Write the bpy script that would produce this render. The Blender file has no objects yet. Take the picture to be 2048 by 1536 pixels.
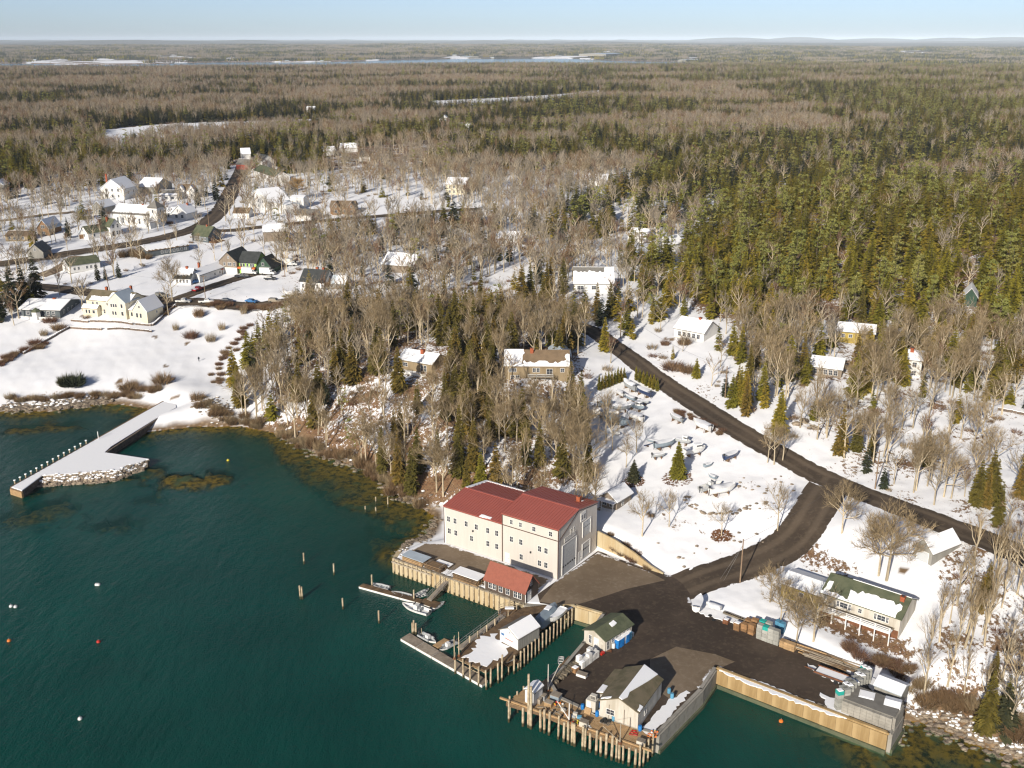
import bpy, math, random
import numpy as np
from mathutils import Vector, Matrix
random.seed(7); rng = np.random.default_rng(11)
R = math.radians
sc = bpy.context.scene
COL = sc.collection
# ---------------------------------------------------------------- camera
CAM_H = 105.0; FPX = 2037.0; PITCH = R(18.66)
cam_data = bpy.data.cameras.new('camera'); cam = bpy.data.objects.new('camera', cam_data); COL.objects.link(cam)
cam.location = (0, 0, CAM_H); cam.rotation_euler = (R(90) - PITCH, 0, 0)
cam_data.sensor_width = 36.0; cam_data.lens = FPX / 2048 * 36.0
cam_data.clip_start = 1.0; cam_data.clip_end = 90000.0
sc.camera = cam
# ---------------------------------------------------------------- light
SUN_EL = R(24.0); SUN_DIR = (0.446, 0.895)          # the way the light travels over the ground
world = bpy.data.worlds.new('World'); sc.world = world; world.use_nodes = True
wn = world.node_tree.nodes; wl = world.node_tree.links; wn.clear()
sky = wn.new('ShaderNodeTexSky'); sky.sky_type = 'NISHITA'; sky.sun_disc = False
sky.sun_elevation = SUN_EL; sky.sun_rotation = math.atan2(-SUN_DIR[0], -SUN_DIR[1])
sky.air_density = 0.40; sky.dust_density = 0.7; sky.ozone_density = 0.25; sky.altitude = 0
bg = wn.new('ShaderNodeBackground'); bg.inputs['Strength'].default_value = 0.10
wo = wn.new('ShaderNodeOutputWorld'); wl.new(sky.outputs[0], bg.inputs[0]); wl.new(bg.outputs[0], wo.inputs[0])
sun_data = bpy.data.lights.new('sun', 'SUN'); sun_data.energy = 4.7; sun_data.angle = R(0.53); sun_data.color = (1.0, 0.92, 0.80)
sun = bpy.data.objects.new('sun', sun_data); COL.objects.link(sun); sun.location = (-200, -300, 400)
_l = Vector((SUN_DIR[0] * math.cos(SUN_EL), SUN_DIR[1] * math.cos(SUN_EL), -math.sin(SUN_EL))).normalized()
sun.rotation_euler = _l.to_track_quat('-Z', 'Y').to_euler()
sc.view_settings.view_transform = 'Standard'; sc.view_settings.look = 'None'
sc.view_settings.exposure = 0.32; sc.view_settings.gamma = 1.0; sc.view_settings.use_curve_mapping = False
sc.render.engine = 'CYCLES'
sc.cycles.max_bounces = 5; sc.cycles.diffuse_bounces = 2; sc.cycles.glossy_bounces = 2; sc.cycles.transmission_bounces = 2
sc.cycles.transparent_max_bounces = 6; sc.cycles.volume_bounces = 0; sc.cycles.caustics_reflective = False; sc.cycles.caustics_refractive = False
sc.cycles.use_denoising = True; sc.cycles.filter_width = 1.25
# ---------------------------------------------------------------- pixels to places
def ray(px, py):
    u = (px - 1024) / FPX; v = (py - 768) / FPX
    return np.array([u, math.cos(PITCH) - v * math.sin(PITCH), -math.sin(PITCH) - v * math.cos(PITCH)])
def un(px, py, h=0.0):
    d = ray(px, py); t = (h - CAM_H) / d[2]
    return np.array([t * d[0], t * d[1], h])
# ---------------------------------------------------------------- terrain
YARD_Z = 3.2
NAT_L = [(-900, 850), (-300, 832), (0, 823), (60, 820), (100, 823), (150, 815), (205, 806), (260, 811), (300, 818), (286, 842), (288, 866), (337, 858), (398, 853), (480, 853),
         (520, 860), (560, 868), (600, 882), (631, 906), (669, 913), (694, 929), (733, 933), (750, 952), (776, 960), (786, 972), (780, 985), (803, 994), (826, 1002),
         (845, 1016), (868, 1032), (866, 1050), (850, 1075), (813, 1083), (799, 1101)]
FILL = [(789, 1117), (1050, 1208), (1078, 1210), (1110, 1213), (1151, 1213), (1209, 1230), (1168, 1290), (1130, 1335), (1098, 1362), (1120, 1398), (1190, 1430), (1285, 1462), (1312, 1470),
        (1400, 1381), (1430, 1336), (1702, 1441), (1777, 1469)]
NAT_R = [(1786, 1480), (1792, 1458), (1806, 1438), (1855, 1447), (1910, 1470), (1945, 1491), (2003, 1507), (2060, 1527), (2300, 1610)]
nat_l = [un(*p)[:2] for p in NAT_L]; fill = [un(p[0], p[1], YARD_Z)[:2] for p in FILL]; nat_r = [un(*p)[:2] for p in NAT_R]
LAND = np.array([(-6000, 900), (-1200, 420)] + nat_l + fill + nat_r + [(160, 95), (900, -50), (9000, -800), (60000, 60000), (-60000, 60000)])
FARW = np.array([un(*p)[:2] for p in [(-700, 131), (25, 127), (150, 129.5), (230, 130), (300, 128), (440, 124.5), (520, 124.5), (600, 125), (740, 122), (800, 119.5), (900, 118), (1040, 117), (1150, 117.5),
        (1230, 121.5), (1300, 123), (1375, 123), (1378, 132), (1290, 136), (1200, 134), (1000, 132), (880, 134), (750, 139), (500, 142), (300, 143), (25, 143), (-700, 146)]])
def inside(poly, x, y):
    c = np.zeros(x.shape, bool); n = len(poly); j = n - 1
    for i in range(n):
        xi, yi = poly[i]; xj, yj = poly[j]
        if yi != yj:
            m = ((yi > y) != (yj > y)) & (x < (xj - xi) * (y - yi) / (yj - yi) + xi)
            c ^= m
        j = i
    return c
def pdist(line, x, y, closed=False):
    d = np.full(x.shape, 1e9); n = len(line)
    for i in range(n if closed else n - 1):
        ax, ay = line[i]; bx, by = line[(i + 1) % n]; ex, ey = bx - ax, by - ay; L = ex * ex + ey * ey + 1e-9
        t = np.clip(((x - ax) * ex + (y - ay) * ey) / L, 0, 1)
        d = np.minimum(d, (x - ax - t * ex) ** 2 + (y - ay - t * ey) ** 2)
    return np.sqrt(d)
def sstep(a, b, v):
    t = np.clip((v - a) / (b - a), 0, 1); return t * t * (3 - 2 * t)
_ph = rng.uniform(0, 6.28, (8, 12, 2)); _an = rng.uniform(0, 3.1416, (8, 12))
def nz(x, y, wl_, k=0):                       # smooth wandering noise, about -1..1
    s = np.zeros_like(x)
    for i in range(7):
        a = _an[k, i]; w = 6.2832 / (wl_ * (0.6 + 0.16 * i))
        s += np.sin((x * math.cos(a) + y * math.sin(a)) * w + _ph[k, i, 0] + 1.7 * np.sin((-x * math.sin(a) + y * math.cos(a)) * w * 0.61 + _ph[k, i, 1]))
    return s / 3.6
CP = [(338,797,2.4),(352,808,2.2),(318,834,1.9),(340,836,1.8),(375,836,1.7),(420,830,2.2),(380,800,3.0),(30,760,3.5),(150,760,3.5),(300,740,4.5),(100,700,5.5),(300,690,6.5),(450,760,4),(420,700,6),(350,640,9),(160,660,8),(240,648,9.5),(40,650,9),(460,640,9.5),(520,620,11),
 (120,580,12.5),(230,592,12.5),(400,604,12.5),(560,604,13),(680,600,14),(60,566,12.5),(0,600,12),(450,562,13.5),(500,548,14),(620,575,14),(380,520,15),(140,505,17),(260,488,17),
 (352,470,17.5),(410,450,18),(445,418,19),(466,380,20),(485,345,21),(300,440,19),(220,390,21),(60,420,19),(0,480,17),(540,450,18),(735,432,20),(823,427,21),(600,400,21),
 (700,350,24),(700,300,26),(900,400,24),(480,800,4),(520,760,7),(560,700,10),(600,800,7),(620,860,3),(680,850,6),(700,780,12),(760,850,8),(780,900,5),(850,930,6),(850,820,12),
 (830,745,15),(760,690,15),(900,700,18),(950,850,10),(1000,940,7),(1070,760,17),(1070,860,11),(1100,700,19),(1150,590,22),(1000,620,19),(860,600,17),(1130,930,8),(1180,1000,6.5),
 (1000,970,5),(960,975,4.5),(1230,985,7.5),(1205,1040,7),(1250,1080,6),(1310,1138,4),(1290,1000,8),(1360,950,10),(1300,880,11.5),(1200,830,11.5),(1260,770,14.5),(1320,760,15.5),
 (1400,840,14),(1480,900,13),(1560,930,12.5),(1620,965,11.5),(1500,1000,10),(1450,960,10.5),(1580,1020,10),(1380,1050,7),(1500,1060,7.5),(1350,1120,4.5),(1450,1110,5.5),(1550,1060,8),
 (1640,975,11.5),(1600,1060,8.5),(1540,1108,6.3),(1460,1140,5),(1380,1160,3.8),(1330,1180,3.4),(1700,990,12),(1830,1035,12.5),(1960,1080,13),(2048,1120,13),(1750,975,12.5),(1850,940,14),
 (1950,850,17),(2040,720,21),(1700,850,16),(1600,830,17),(1800,760,19.5),(1650,740,20),(1500,760,18),(1390,690,19.5),(1230,690,17.5),(1190,660,18.5),(1120,645,18.5),(1690,1060,11),
 (1640,1100,8),(1700,1130,8),(1800,1150,9),(1880,1090,11.5),(1650,1230,4.7),(1790,1290,4.3),(1720,1272,4.2),(1880,1200,8),(2000,1180,11),(1950,1330,7),(2040,1350,7),(1900,1420,2.5),(2040,1460,3),
 (1850,1400,3),(1430,1200,4),(1500,1200,4.5),(1560,1180,5),(1600,1270,4.5),(1720,1330,4.5),(1820,1360,4),(1100,1180,3.2),(1200,1200,3.2),(1300,1300,3.2),(1400,1250,3.2),(1500,1290,3.2),
 (1600,1340,3.2),(1700,1400,3.2),(1250,1250,3.2),(1150,1160,3.2),(950,1120,3.2),(880,1100,3.2),(1600,560,26),(1700,480,33),(1900,480,35),(2048,500,35),(1500,480,28),(1500,410,31),
 (1750,410,37),(2048,420,38),(1350,560,23),(1300,480,25),(1200,450,24),(1100,430,24),(1700,330,26),(2000,330,26),(1400,345,26),(1200,330,26),(1000,300,26),(500,280,25),(200,320,24),
 (0,350,23),(0,300,24),(2300,900,17),(2300,1200,13),(2300,700,24),(-250,700,7),(-250,560,14),(-250,420,20),(2400,480,38)]
_c = [un(*p) for p in CP] + [np.array([p[0], p[1], 0.1]) for p in nat_l[1:]] + [np.array([p[0], p[1], 0.1]) for p in nat_r] + [np.array([p[0], p[1], YARD_Z]) for p in fill]
for a in np.linspace(-0.8, 0.8, 9):
    for d, h in ((1900, 25), (2600, 24)): _c.append(np.array([d * math.sin(a), d * math.cos(a), h]))
_c = np.array(_c)
def _q(x, y):
    d = np.sqrt(x * x + y * y) + 1e-6
    return np.stack([np.arctan2(x, y) * 1.0, np.log(d)], -1)
_Q = _q(_c[:, 0], _c[:, 1]); _n = len(_Q)
_A = np.sqrt(((_Q[:, None] - _Q[None]) ** 2).sum(-1) + 0.0004)
_M = np.block([[_A + np.eye(_n) * 1e-3, np.ones((_n, 1))], [np.ones((1, _n)), np.zeros((1, 1))]])
_W = np.linalg.solve(_M, np.concatenate([_c[:, 2], [0]]))
def rbf(x, y):
    q = _q(x, y); o = np.empty(len(x))
    for i in range(0, len(x), 20000):
        d = np.sqrt(((q[i:i + 20000, None] - _Q[None]) ** 2).sum(-1) + 0.0004)
        o[i:i + 20000] = d @ _W[:-1] + _W[-1]
    return o
YARD = np.array(fill + [un(p[0], p[1], 3.4)[:2] for p in [(1795, 1425), (1760, 1372), (1640, 1318), (1560, 1278), (1470, 1248), (1392, 1222), (1376, 1196), (1352, 1160), (1310, 1143), (1250, 1120), (1197, 1100), (1000, 1040), (890, 1080), (850, 1086)]])
FARH = np.array([[0, 25], [2000, 25], [3000, 21], [3900, 10], [4400, 3], [6200, 4], [7500, 14], [10000, 26], [14000, 36], [20000, 45], [26000, 60], [34000, 80], [50000, 90]], float)
HILLS = [(330, 20000, 150, 1500), (420, 21000, 130, 1400), (540, 22000, 150, 900), (640, 22000, 95, 2000), (970, 22000, 140, 900), (1190, 17000, 120, 900), (1260, 17500, 95, 900), (1430, 34000, 250, 1500), (1545, 35000, 270, 1200),
         (1680, 35000, 220, 1500), (1800, 34000, 240, 1200), (1890, 34000, 260, 1500), (1990, 34000, 250, 1200), (2120, 34000, 230, 1500), (-100, 22000, 120, 2500)]
WEEDS = [(345, 960, 8, 7, -0.06), (428, 958, 8, 7, -0.06), (385, 966, 9, 6, -0.15), (150, 966, 9, 3.5, -0.3), (235, 957, 9, 3.5, -0.3), (298, 938, 6, 4, -0.3), (60, 985, 7, 3.5, -0.4), (60, 1035, 12, 9, -1.1), (230, 1050, 9, 6, -1.3), (110, 1010, 9, 6, -1.2), (300, 1000, 6, 4, -1.6), (40, 860, 9, 6, -0.5), (120, 855, 9, 5, -0.5), (210, 880, 12, 3, -0.9)]
_weeds = [(un(a, b)[0], un(a, b)[1], rx, ry, t) for a, b, rx, ry, t in WEEDS]
BANKW = np.array([un(*p)[:2] for p in [(520, 840), (700, 880), (900, 1000), (880, 1066), (780, 1050), (640, 1000), (560, 930)]])
def landmask(x, y): return inside(LAND, x, y) & ~inside(FARW, x, y)
def T(x, y, rough=True):
    """height of the ground (sea bed where there is water)"""
    x = np.atleast_1d(np.asarray(x, float)); y = np.atleast_1d(np.asarray(y, float))
    d = np.sqrt(x * x + y * y); land = landmask(x, y)
    near = d < 2600; h = np.interp(d, FARH[:, 0], FARH[:, 1])
    fr = d > 1500
    if fr.any():
        xf, yf, df = x[fr], y[fr], d[fr]
        amp = np.interp(df, [1500, 2600, 4300, 6500, 12000, 30000], [4, 6, 2, 4, 14, 26])
        hf = h[fr] + amp * (0.55 * nz(xf, yf, 1100, 0) + 0.45 * nz(xf, yf, 3300, 1)) + np.where(df > 7000, 1, 0) * 0.6 * amp * nz(xf, yf, 9000, 2)
        for px, dd, hh, s in HILLS:
            a = (px - 1024) / FPX / math.cos(PITCH) * 0.965; cx, cy = dd * math.sin(a), dd * math.cos(a)
            hf = np.maximum(hf, hh * 0.72 * np.exp(-(((xf - cx) / (s * 1.3)) ** 2 + ((yf - cy) / (s * 1.2)) ** 2)))
        h[fr] = hf
    if near.any():
        r = rbf(x[near], y[near]); k = sstep(1500, 2500, d[near]); h[near] = r * (1 - k) + h[near] * k
    # natural shore
    dn = np.full(x.shape, 1e9); cl = d < 900
    if cl.any(): dn[cl] = np.minimum(pdist(nat_l, x[cl], y[cl]), pdist(nat_r, x[cl], y[cl]))
    h = np.maximum(h, 0.35)
    if rough: h = h + 0.08 * nz(x, y, 9, 3) * sstep(2, 10, dn) * (d < 700) + 0.05 * nz(x, y, 3.1, 4) * (d < 400)
    h = np.minimum(h, 0.12 + dn * 0.55)
    wy = np.zeros(x.shape); c2 = (d < 330) & (d > 90)
    if c2.any():
        s = pdist(YARD, x[c2], y[c2], True); ins = inside(YARD, x[c2], y[c2])
        wy[c2] = np.where(ins, 1, 1 - sstep(0, 5, s))
    h = h * (1 - wy) + YARD_Z * wy
    w = ~land
    if w.any():
        dw = dn[w] + 2.5 * nz(x[w], y[w], 16, 5); sw = np.where(inside(BANKW, x[w], y[w]), 11.0, np.where(x[w] > 30, 6.0, 2.5)); bed = -np.clip(0.12 + 0.05 * np.clip(dw, 0, sw) + 0.34 * np.clip(dw - sw, 0, 40) + 0.16 * nz(x[w], y[w], 3.4, 6) * (dw < 16), 0.05, 9.0)
        for cx, cy, rx, ry, top in _weeds:
            rr = 1 + 0.35 * nz(x[w], y[w], 7, 4); g = np.exp(-((((x[w] - cx) / (rx * rr)) ** 2 + ((y[w] - cy) / (ry * rr)) ** 2) ** 2)); bed = np.maximum(bed, bed * (1 - g) + (top + 0.25 * nz(x[w], y[w], 3.0, 6)) * g)
        h[w] = np.minimum(bed, -0.06)
    return h
def Tz(x, y): return float(T([x], [y])[0])
_ts = np.concatenate([np.linspace(100, 700, 500), np.geomspace(702, 9000, 500)])
def ground(px, py):
    """where the sight line of a pixel meets the ground or the water"""
    d = ray(px, py); d = d / math.hypot(d[0], d[1])
    z = CAM_H + d[2] * _ts; g = np.maximum(T(d[0] * _ts, d[1] * _ts, False), 0.0)
    i = np.argmax(z < g)
    if i == 0: i = 1
    a, b = z[i - 1] - g[i - 1], z[i] - g[i]; t = _ts[i - 1] + (_ts[i] - _ts[i - 1]) * (a / (a - b) if a != b else 0)
    x, y = d[0] * t, d[1] * t
    return np.array([x, y, max(Tz(x, y), 0.0)])
def pxpoly(pts): return np.array([ground(*p)[:2] for p in pts])
# ---------------------------------------------------------------- materials
def NT(name):
    m = bpy.data.materials.new(name); m.use_nodes = True; nt = m.node_tree
    for n in list(nt.nodes): nt.nodes.remove(n)
    o = nt.nodes.new('ShaderNodeOutputMaterial'); return m, nt, o
def N(nt, t, **kw):
    n = nt.nodes.new(t)
    for k, v in kw.items(): setattr(n, k, v)
    return n
def IN(nt, n, **kw):
    for k, v in kw.items():
        s = n.inputs[k.replace('_', ' ')] if k.replace('_', ' ') in n.inputs else n.inputs[k]
        if hasattr(v, 'is_output'): nt.links.new(v, s)
        else: s.default_value = v
    return n
def rgba(c): return (c[0], c[1], c[2], 1.0)
def noise(nt, vec, scale, detail=4, rough=0.6):
    n = N(nt, 'ShaderNodeTexNoise'); IN(nt, n, Scale=scale, Detail=detail, Roughness=rough)
    if vec is not None: nt.links.new(vec, n.inputs['Vector'])
    return n.outputs['Fac']
def mixc(nt, f, a, b, blend='MIX'):
    m = N(nt, 'ShaderNodeMix', data_type='RGBA', blend_type=blend)
    for s, v in ((m.inputs[0], f), (m.inputs[6], a), (m.inputs[7], b)):
        if hasattr(v, 'is_output'): nt.links.new(v, s)
        else: s.default_value = v if isinstance(v, float) else rgba(v)
    return m.outputs[2]
def math_(nt, op, a, b=0.0, c=None, clamp=False):
    m = N(nt, 'ShaderNodeMath', operation=op, use_clamp=clamp)
    for i, v in enumerate((a, b) if c is None else (a, b, c)):
        if hasattr(v, 'is_output'): nt.links.new(v, m.inputs[i])
        else: m.inputs[i].default_value = v
    return m.outputs[0]
def ramp(nt, f, lo, hi):
    m = N(nt, 'ShaderNodeMapRange', interpolation_type='SMOOTHSTEP'); IN(nt, m, Value=f)
    m.inputs['From Min'].default_value = lo; m.inputs['From Max'].default_value = hi
    return m.outputs[0]
def pos(nt): return N(nt, 'ShaderNodeNewGeometry').outputs['Position']
def objc(nt): return N(nt, 'ShaderNodeTexCoord').outputs['Object']
def prin(nt, o, col, rough=0.8, spec=0.3, bump=None, bs=0.2, bd=0.1, metal=0.0):
    p = N(nt, 'ShaderNodeBsdfPrincipled')
    if hasattr(col, 'is_output'): nt.links.new(col, p.inputs['Base Color'])
    else: p.inputs['Base Color'].default_value = rgba(col)
    if hasattr(rough, 'is_output'): nt.links.new(rough, p.inputs['Roughness'])
    else: p.inputs['Roughness'].default_value = rough
    p.inputs['Specular IOR Level'].default_value = spec; p.inputs['Metallic'].default_value = metal
    if bump is not None:
        b = N(nt, 'ShaderNodeBump'); b.inputs['Strength'].default_value = bs; b.inputs['Distance'].default_value = bd
        nt.links.new(bump, b.inputs['Height']); nt.links.new(b.outputs[0], p.inputs['Normal'])
    nt.links.new(p.outputs[0], o.inputs['Surface']); return p
MATS = {}
def mat(name, col, rough=0.8, var=0.25, scale=0.6, col2=None, spec=0.3, streak=False, rnd=0.0, metal=0.0):
    """weathered plain material: two tones of one colour in blotches (streaks run down), plus a shift per object"""
    if name in MATS: return MATS[name]
    m, nt, o = NT(name); v = objc(nt)
    if streak:
        mp = N(nt, 'ShaderNodeMapping'); mp.inputs['Scale'].default_value = (1, 1, 0.12); nt.links.new(v, mp.inputs['Vector']); v = mp.outputs[0]
    f = noise(nt, v, scale, 5, 0.65); f2 = noise(nt, v, scale * 9, 3)
    c2 = col2 or tuple(c * (1 - var) for c in col)
    c = mixc(nt, ramp(nt, f, 0.38, 0.66), col, c2)
    c = mixc(nt, math_(nt, 'MULTIPLY', f2, 0.35), c, tuple(x * 0.55 for x in col))
    if rnd:
        oi = N(nt, 'ShaderNodeObjectInfo').outputs['Random']
        hs = N(nt, 'ShaderNodeHueSaturation'); nt.links.new(c, hs.inputs['Color'])
        nt.links.new(math_(nt, 'MULTIPLY_ADD', oi, 2 * rnd, 1 - rnd), hs.inputs['Value']); c = hs.outputs[0]
    prin(nt, o, c, rough, spec, f2, 0.15, 0.03, metal); MATS[name] = m; return m
SNOW = (0.80, 0.82, 0.86)
M = {}
def mk():
    m, nt, o = NT('snow'); f = noise(nt, pos(nt), 1.1, 4); prin(nt, o, mixc(nt, f, (0.80, 0.82, 0.86), (0.87, 0.87, 0.87)), 0.8, 0.2, f, 0.25, 0.12); M['snow'] = m
    M['cream'] = mat('cream_siding', (0.58, 0.54, 0.49), 0.55, 0.05, 0.25, streak=True)
    M['white'] = mat('white_paint', (0.74, 0.73, 0.70), 0.5, 0.10, 0.4, streak=True)
    M['oldwhite'] = mat('weathered_white_paint', (0.56, 0.53, 0.47), 0.7, 0.28, 0.7, (0.40, 0.36, 0.29), streak=True)
    M['yellowcream'] = mat('pale_yellow_siding', (0.70, 0.64, 0.48), 0.6, 0.10, 0.4, streak=True)
    M['ochre'] = mat('ochre_siding', (0.42, 0.31, 0.07), 0.7, 0.2, 0.5)
    M['shingle'] = mat('weathered_shingles', (0.27, 0.22, 0.17), 0.9, 0.30, 1.2, streak=True)
    M['darkshingle'] = mat('dark_shingles', (0.10, 0.075, 0.06), 0.9, 0.3, 1.2, streak=True)
    M['tanwall'] = mat('tan_boards', (0.30, 0.23, 0.14), 0.85, 0.2, 0.8, streak=True)
    M['greenwall'] = mat('dark_green_boards', (0.035, 0.075, 0.05), 0.7, 0.2, 0.6)
    M['lime'] = mat('lime_green_panel', (0.33, 0.55, 0.12), 0.6, 0.1, 0.6)
    M['orange'] = mat('orange_panel', (0.60, 0.15, 0.04), 0.6, 0.2, 0.6)
    M['teal'] = mat('teal_plastic', (0.03, 0.42, 0.36), 0.45, 0.12, 0.9, rnd=0.1)
    M['bluegrey'] = mat('slate_blue_boards', (0.11, 0.13, 0.14), 0.7, 0.2, 0.6)
    M['greywall'] = mat('grey_boards', (0.30, 0.29, 0.26), 0.8, 0.25, 0.7, streak=True)
    M['redwall'] = mat('red_boards', (0.45, 0.09, 0.06), 0.7, 0.2, 0.7)
    M['brownwall'] = mat('brown_shingles', (0.24, 0.14, 0.07), 0.85, 0.25, 0.8)
    M['brick'] = mat('red_brick', (0.36, 0.10, 0.045), 0.9, 0.3, 2.5)
    M['stone'] = mat('field_stone', (0.22, 0.17, 0.13), 0.9, 0.55, 1.6, (0.08, 0.06, 0.05), rnd=0.25)
    M['rock'] = mat('shore_rock', (0.33, 0.27, 0.20), 0.9, 0.5, 0.9, (0.13, 0.10, 0.08), rnd=0.3)
    M['concrete'] = mat('stained_concrete', (0.42, 0.30, 0.15), 0.9, 0.35, 0.35, (0.26, 0.17, 0.07), streak=True)
    M['conc_pale'] = mat('pale_concrete', (0.52, 0.44, 0.29), 0.9, 0.3, 0.3, (0.42, 0.30, 0.15), streak=True)
    M['conc_grey'] = mat('grey_concrete', (0.34, 0.32, 0.28), 0.9, 0.3, 0.5)
    M['timber'] = mat('silvered_timber', (0.36, 0.31, 0.24), 0.9, 0.35, 1.4, (0.20, 0.16, 0.11), streak=True, rnd=0.2)
    M['pile'] = mat('pale_timber_pile', (0.50, 0.40, 0.24), 0.9, 0.35, 1.2, (0.28, 0.20, 0.11), streak=True, rnd=0.2)
    M['wetwood'] = mat('brown_wet_timber', (0.20, 0.13, 0.07), 0.8, 0.4, 0.8, (0.10, 0.065, 0.04), rnd=0.25)
    M['palewood'] = mat('weathered_grey_planks', (0.33, 0.28, 0.22), 0.9, 0.3, 0.9, (0.22, 0.18, 0.14), rnd=0.2)
    M['newwood'] = mat('tan_lumber', (0.44, 0.29, 0.15), 0.85, 0.25, 1.2, rnd=0.2)
    M['redmetal'] = mat('red_roof_steel', (0.37, 0.105, 0.080), 0.42, 0.08, 0.3, spec=0.5)
    M['redshingle'] = mat('red_asphalt_shingles', (0.29, 0.10, 0.068), 0.9, 0.15, 1.5)
    M['greenroof'] = mat('mossy_green_shingles', (0.115, 0.125, 0.075), 0.9, 0.35, 0.5, (0.07, 0.085, 0.05))
    M['darkroof'] = mat('charcoal_shingles', (0.055, 0.06, 0.06), 0.9, 0.3, 0.6)
    M['brownroof'] = mat('tan_brown_shingles', (0.22, 0.155, 0.095), 0.9, 0.25, 0.6)
    M['oliveroof'] = mat('olive_brown_shingles', (0.17, 0.14, 0.09), 0.95, 0.35, 0.4, (0.10, 0.09, 0.05))
    M['greyroof'] = mat('grey_shingles', (0.20, 0.19, 0.17), 0.9, 0.25, 0.6)
    M['bluemetal'] = mat('pale_blue_roof_steel', (0.45, 0.52, 0.58), 0.4, 0.1, 0.5, spec=0.5)
    M['trimdark'] = mat('brown_trim', (0.10, 0.06, 0.045), 0.6, 0.2, 1)
    M['trim'] = mat('white_trim', (0.78, 0.77, 0.74), 0.5, 0.06, 1)
    M['door'] = mat('white_overhead_door', (0.52, 0.54, 0.55), 0.45, 0.06, 0.5)
    M['steel'] = mat('galvanised_steel', (0.42, 0.42, 0.42), 0.4, 0.2, 1, metal=0.6)
    M['darksteel'] = mat('dark_steel', (0.05, 0.05, 0.055), 0.5, 0.2, 1)
    M['rust'] = mat('rusty_steel', (0.20, 0.085, 0.04), 0.8, 0.4, 1.5)
    M['tote'] = mat('grey_plastic_tote', (0.36, 0.36, 0.33), 0.6, 0.18, 0.9, rnd=0.2)
    M['tan_crate'] = mat('brown_wooden_crate', (0.30, 0.17, 0.08), 0.85, 0.3, 1.5, rnd=0.25)
    M['blue'] = mat('blue_plastic', (0.02, 0.19, 0.52), 0.4, 0.12, 0.9, rnd=0.12)
    M['paleblue'] = mat('faded_blue_plastic', (0.10, 0.30, 0.46), 0.5, 0.2, 0.9, rnd=0.12)
    M['gel'] = mat('white_gelcoat', (0.76, 0.76, 0.74), 0.25, 0.07, 0.5, spec=0.5)
    M['bluehull'] = mat('navy_gelcoat', (0.03, 0.05, 0.12), 0.25, 0.1, 0.5, spec=0.5)
    M['darkbottom'] = mat('brown_antifouling', (0.10, 0.045, 0.03), 0.8, 0.25, 0.8)
    M['greyin'] = mat('grey_deck_paint', (0.38, 0.40, 0.41), 0.6, 0.15, 1)
    M['greenhull'] = mat('dark_green_hull', (0.02, 0.10, 0.07), 0.4, 0.1, 0.8)
    M['shrink'] = mat('white_boat_cover', (0.72, 0.73, 0.75), 0.5, 0.06, 0.5)
    M['bluetarp'] = mat('blue_grey_tarp', (0.26, 0.32, 0.37), 0.55, 0.2, 0.4)
    M['black'] = mat('black_rubber', (0.02, 0.02, 0.02), 0.6, 0.2, 1)
    M['red'] = mat('red_paint', (0.50, 0.03, 0.02), 0.45, 0.12, 0.9)
    M['pinkbuoy'] = mat('orange_buoy', (0.75, 0.20, 0.03), 0.4, 0.1, 1)
    M['yellow'] = mat('yellow_paint', (0.70, 0.55, 0.04), 0.5, 0.1, 1)
    M['hvac'] = mat('beige_box', (0.58, 0.55, 0.48), 0.6, 0.15, 1, streak=True)
    M['darkbark'] = mat('dark_bark', (0.11, 0.085, 0.06), 0.95, 0.3, 1.5)
    M['bark'] = mat('grey_bark', (0.49, 0.41, 0.285), 0.95, 0.30, 1.5, rnd=0.25)
    M['pole'] = mat('brown_pole_wood', (0.27, 0.19, 0.125), 0.9, 0.3, 0.8)
    M['litter'] = mat('fallen_leaves', (0.19, 0.085, 0.035), 0.95, 0.45, 2.0, rnd=0.2)
    M['trap'] = mat('wire_traps', (0.17, 0.14, 0.10), 0.8, 0.5, 3.0, (0.32, 0.27, 0.19), rnd=0.3)
    for nm, c in (('paint_white', (0.72, 0.72, 0.70)), ('paint_red', (0.32, 0.015, 0.02)), ('paint_grey', (0.22, 0.22, 0.2)), ('paint_dark', (0.03, 0.035, 0.045)), ('paint_tan', (0.30, 0.26, 0.2)), ('paint_blue', (0.05, 0.16, 0.36))):
        M[nm] = mat(nm, c, 0.3, 0.08, 0.8, spec=0.5)
    m, nt, o = NT('tidal_pile'); p = pos(nt); z = N(nt, 'ShaderNodeSeparateXYZ'); nt.links.new(p, z.inputs[0]); f = noise(nt, p, 1.3, 4)
    c = mixc(nt, ramp(nt, f, 0.35, 0.65), (0.49, 0.41, 0.285), (0.30, 0.24, 0.16)); c = mixc(nt, ramp(nt, math_(nt, 'ADD', z.outputs[2], math_(nt, 'MULTIPLY', f, 0.9)), 1.35, 0.95), c, (0.055, 0.05, 0.025)); prin(nt, o, c, 0.9, 0.2, f, 0.2, 0.03); M['pile'] = m
    m, nt, o = NT('window_glass'); f = noise(nt, pos(nt), 0.35, 2)
    prin(nt, o, mixc(nt, f, (0.015, 0.018, 0.022), (0.07, 0.08, 0.10)), 0.08, 0.6); M['glass'] = m
    # snow lying in melting patches on a roof, deck or yard: patches have ragged edges
    # ground -----------------------------------------------------------------
    m, nt, o = NT('snowy_ground'); p = pos(nt)
    at = N(nt, 'ShaderNodeAttribute', attribute_name='cover'); sep = N(nt, 'ShaderNodeSeparateColor'); nt.links.new(at.outputs['Color'], sep.inputs[0])
    lit, shore, far = sep.outputs[0], sep.outputs[1], sep.outputs[2]
    n1 = noise(nt, p, 0.11, 4, 0.6); n2 = noise(nt, p, 0.95, 6, 0.7); n3 = noise(nt, p, 3.2, 3)
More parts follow.
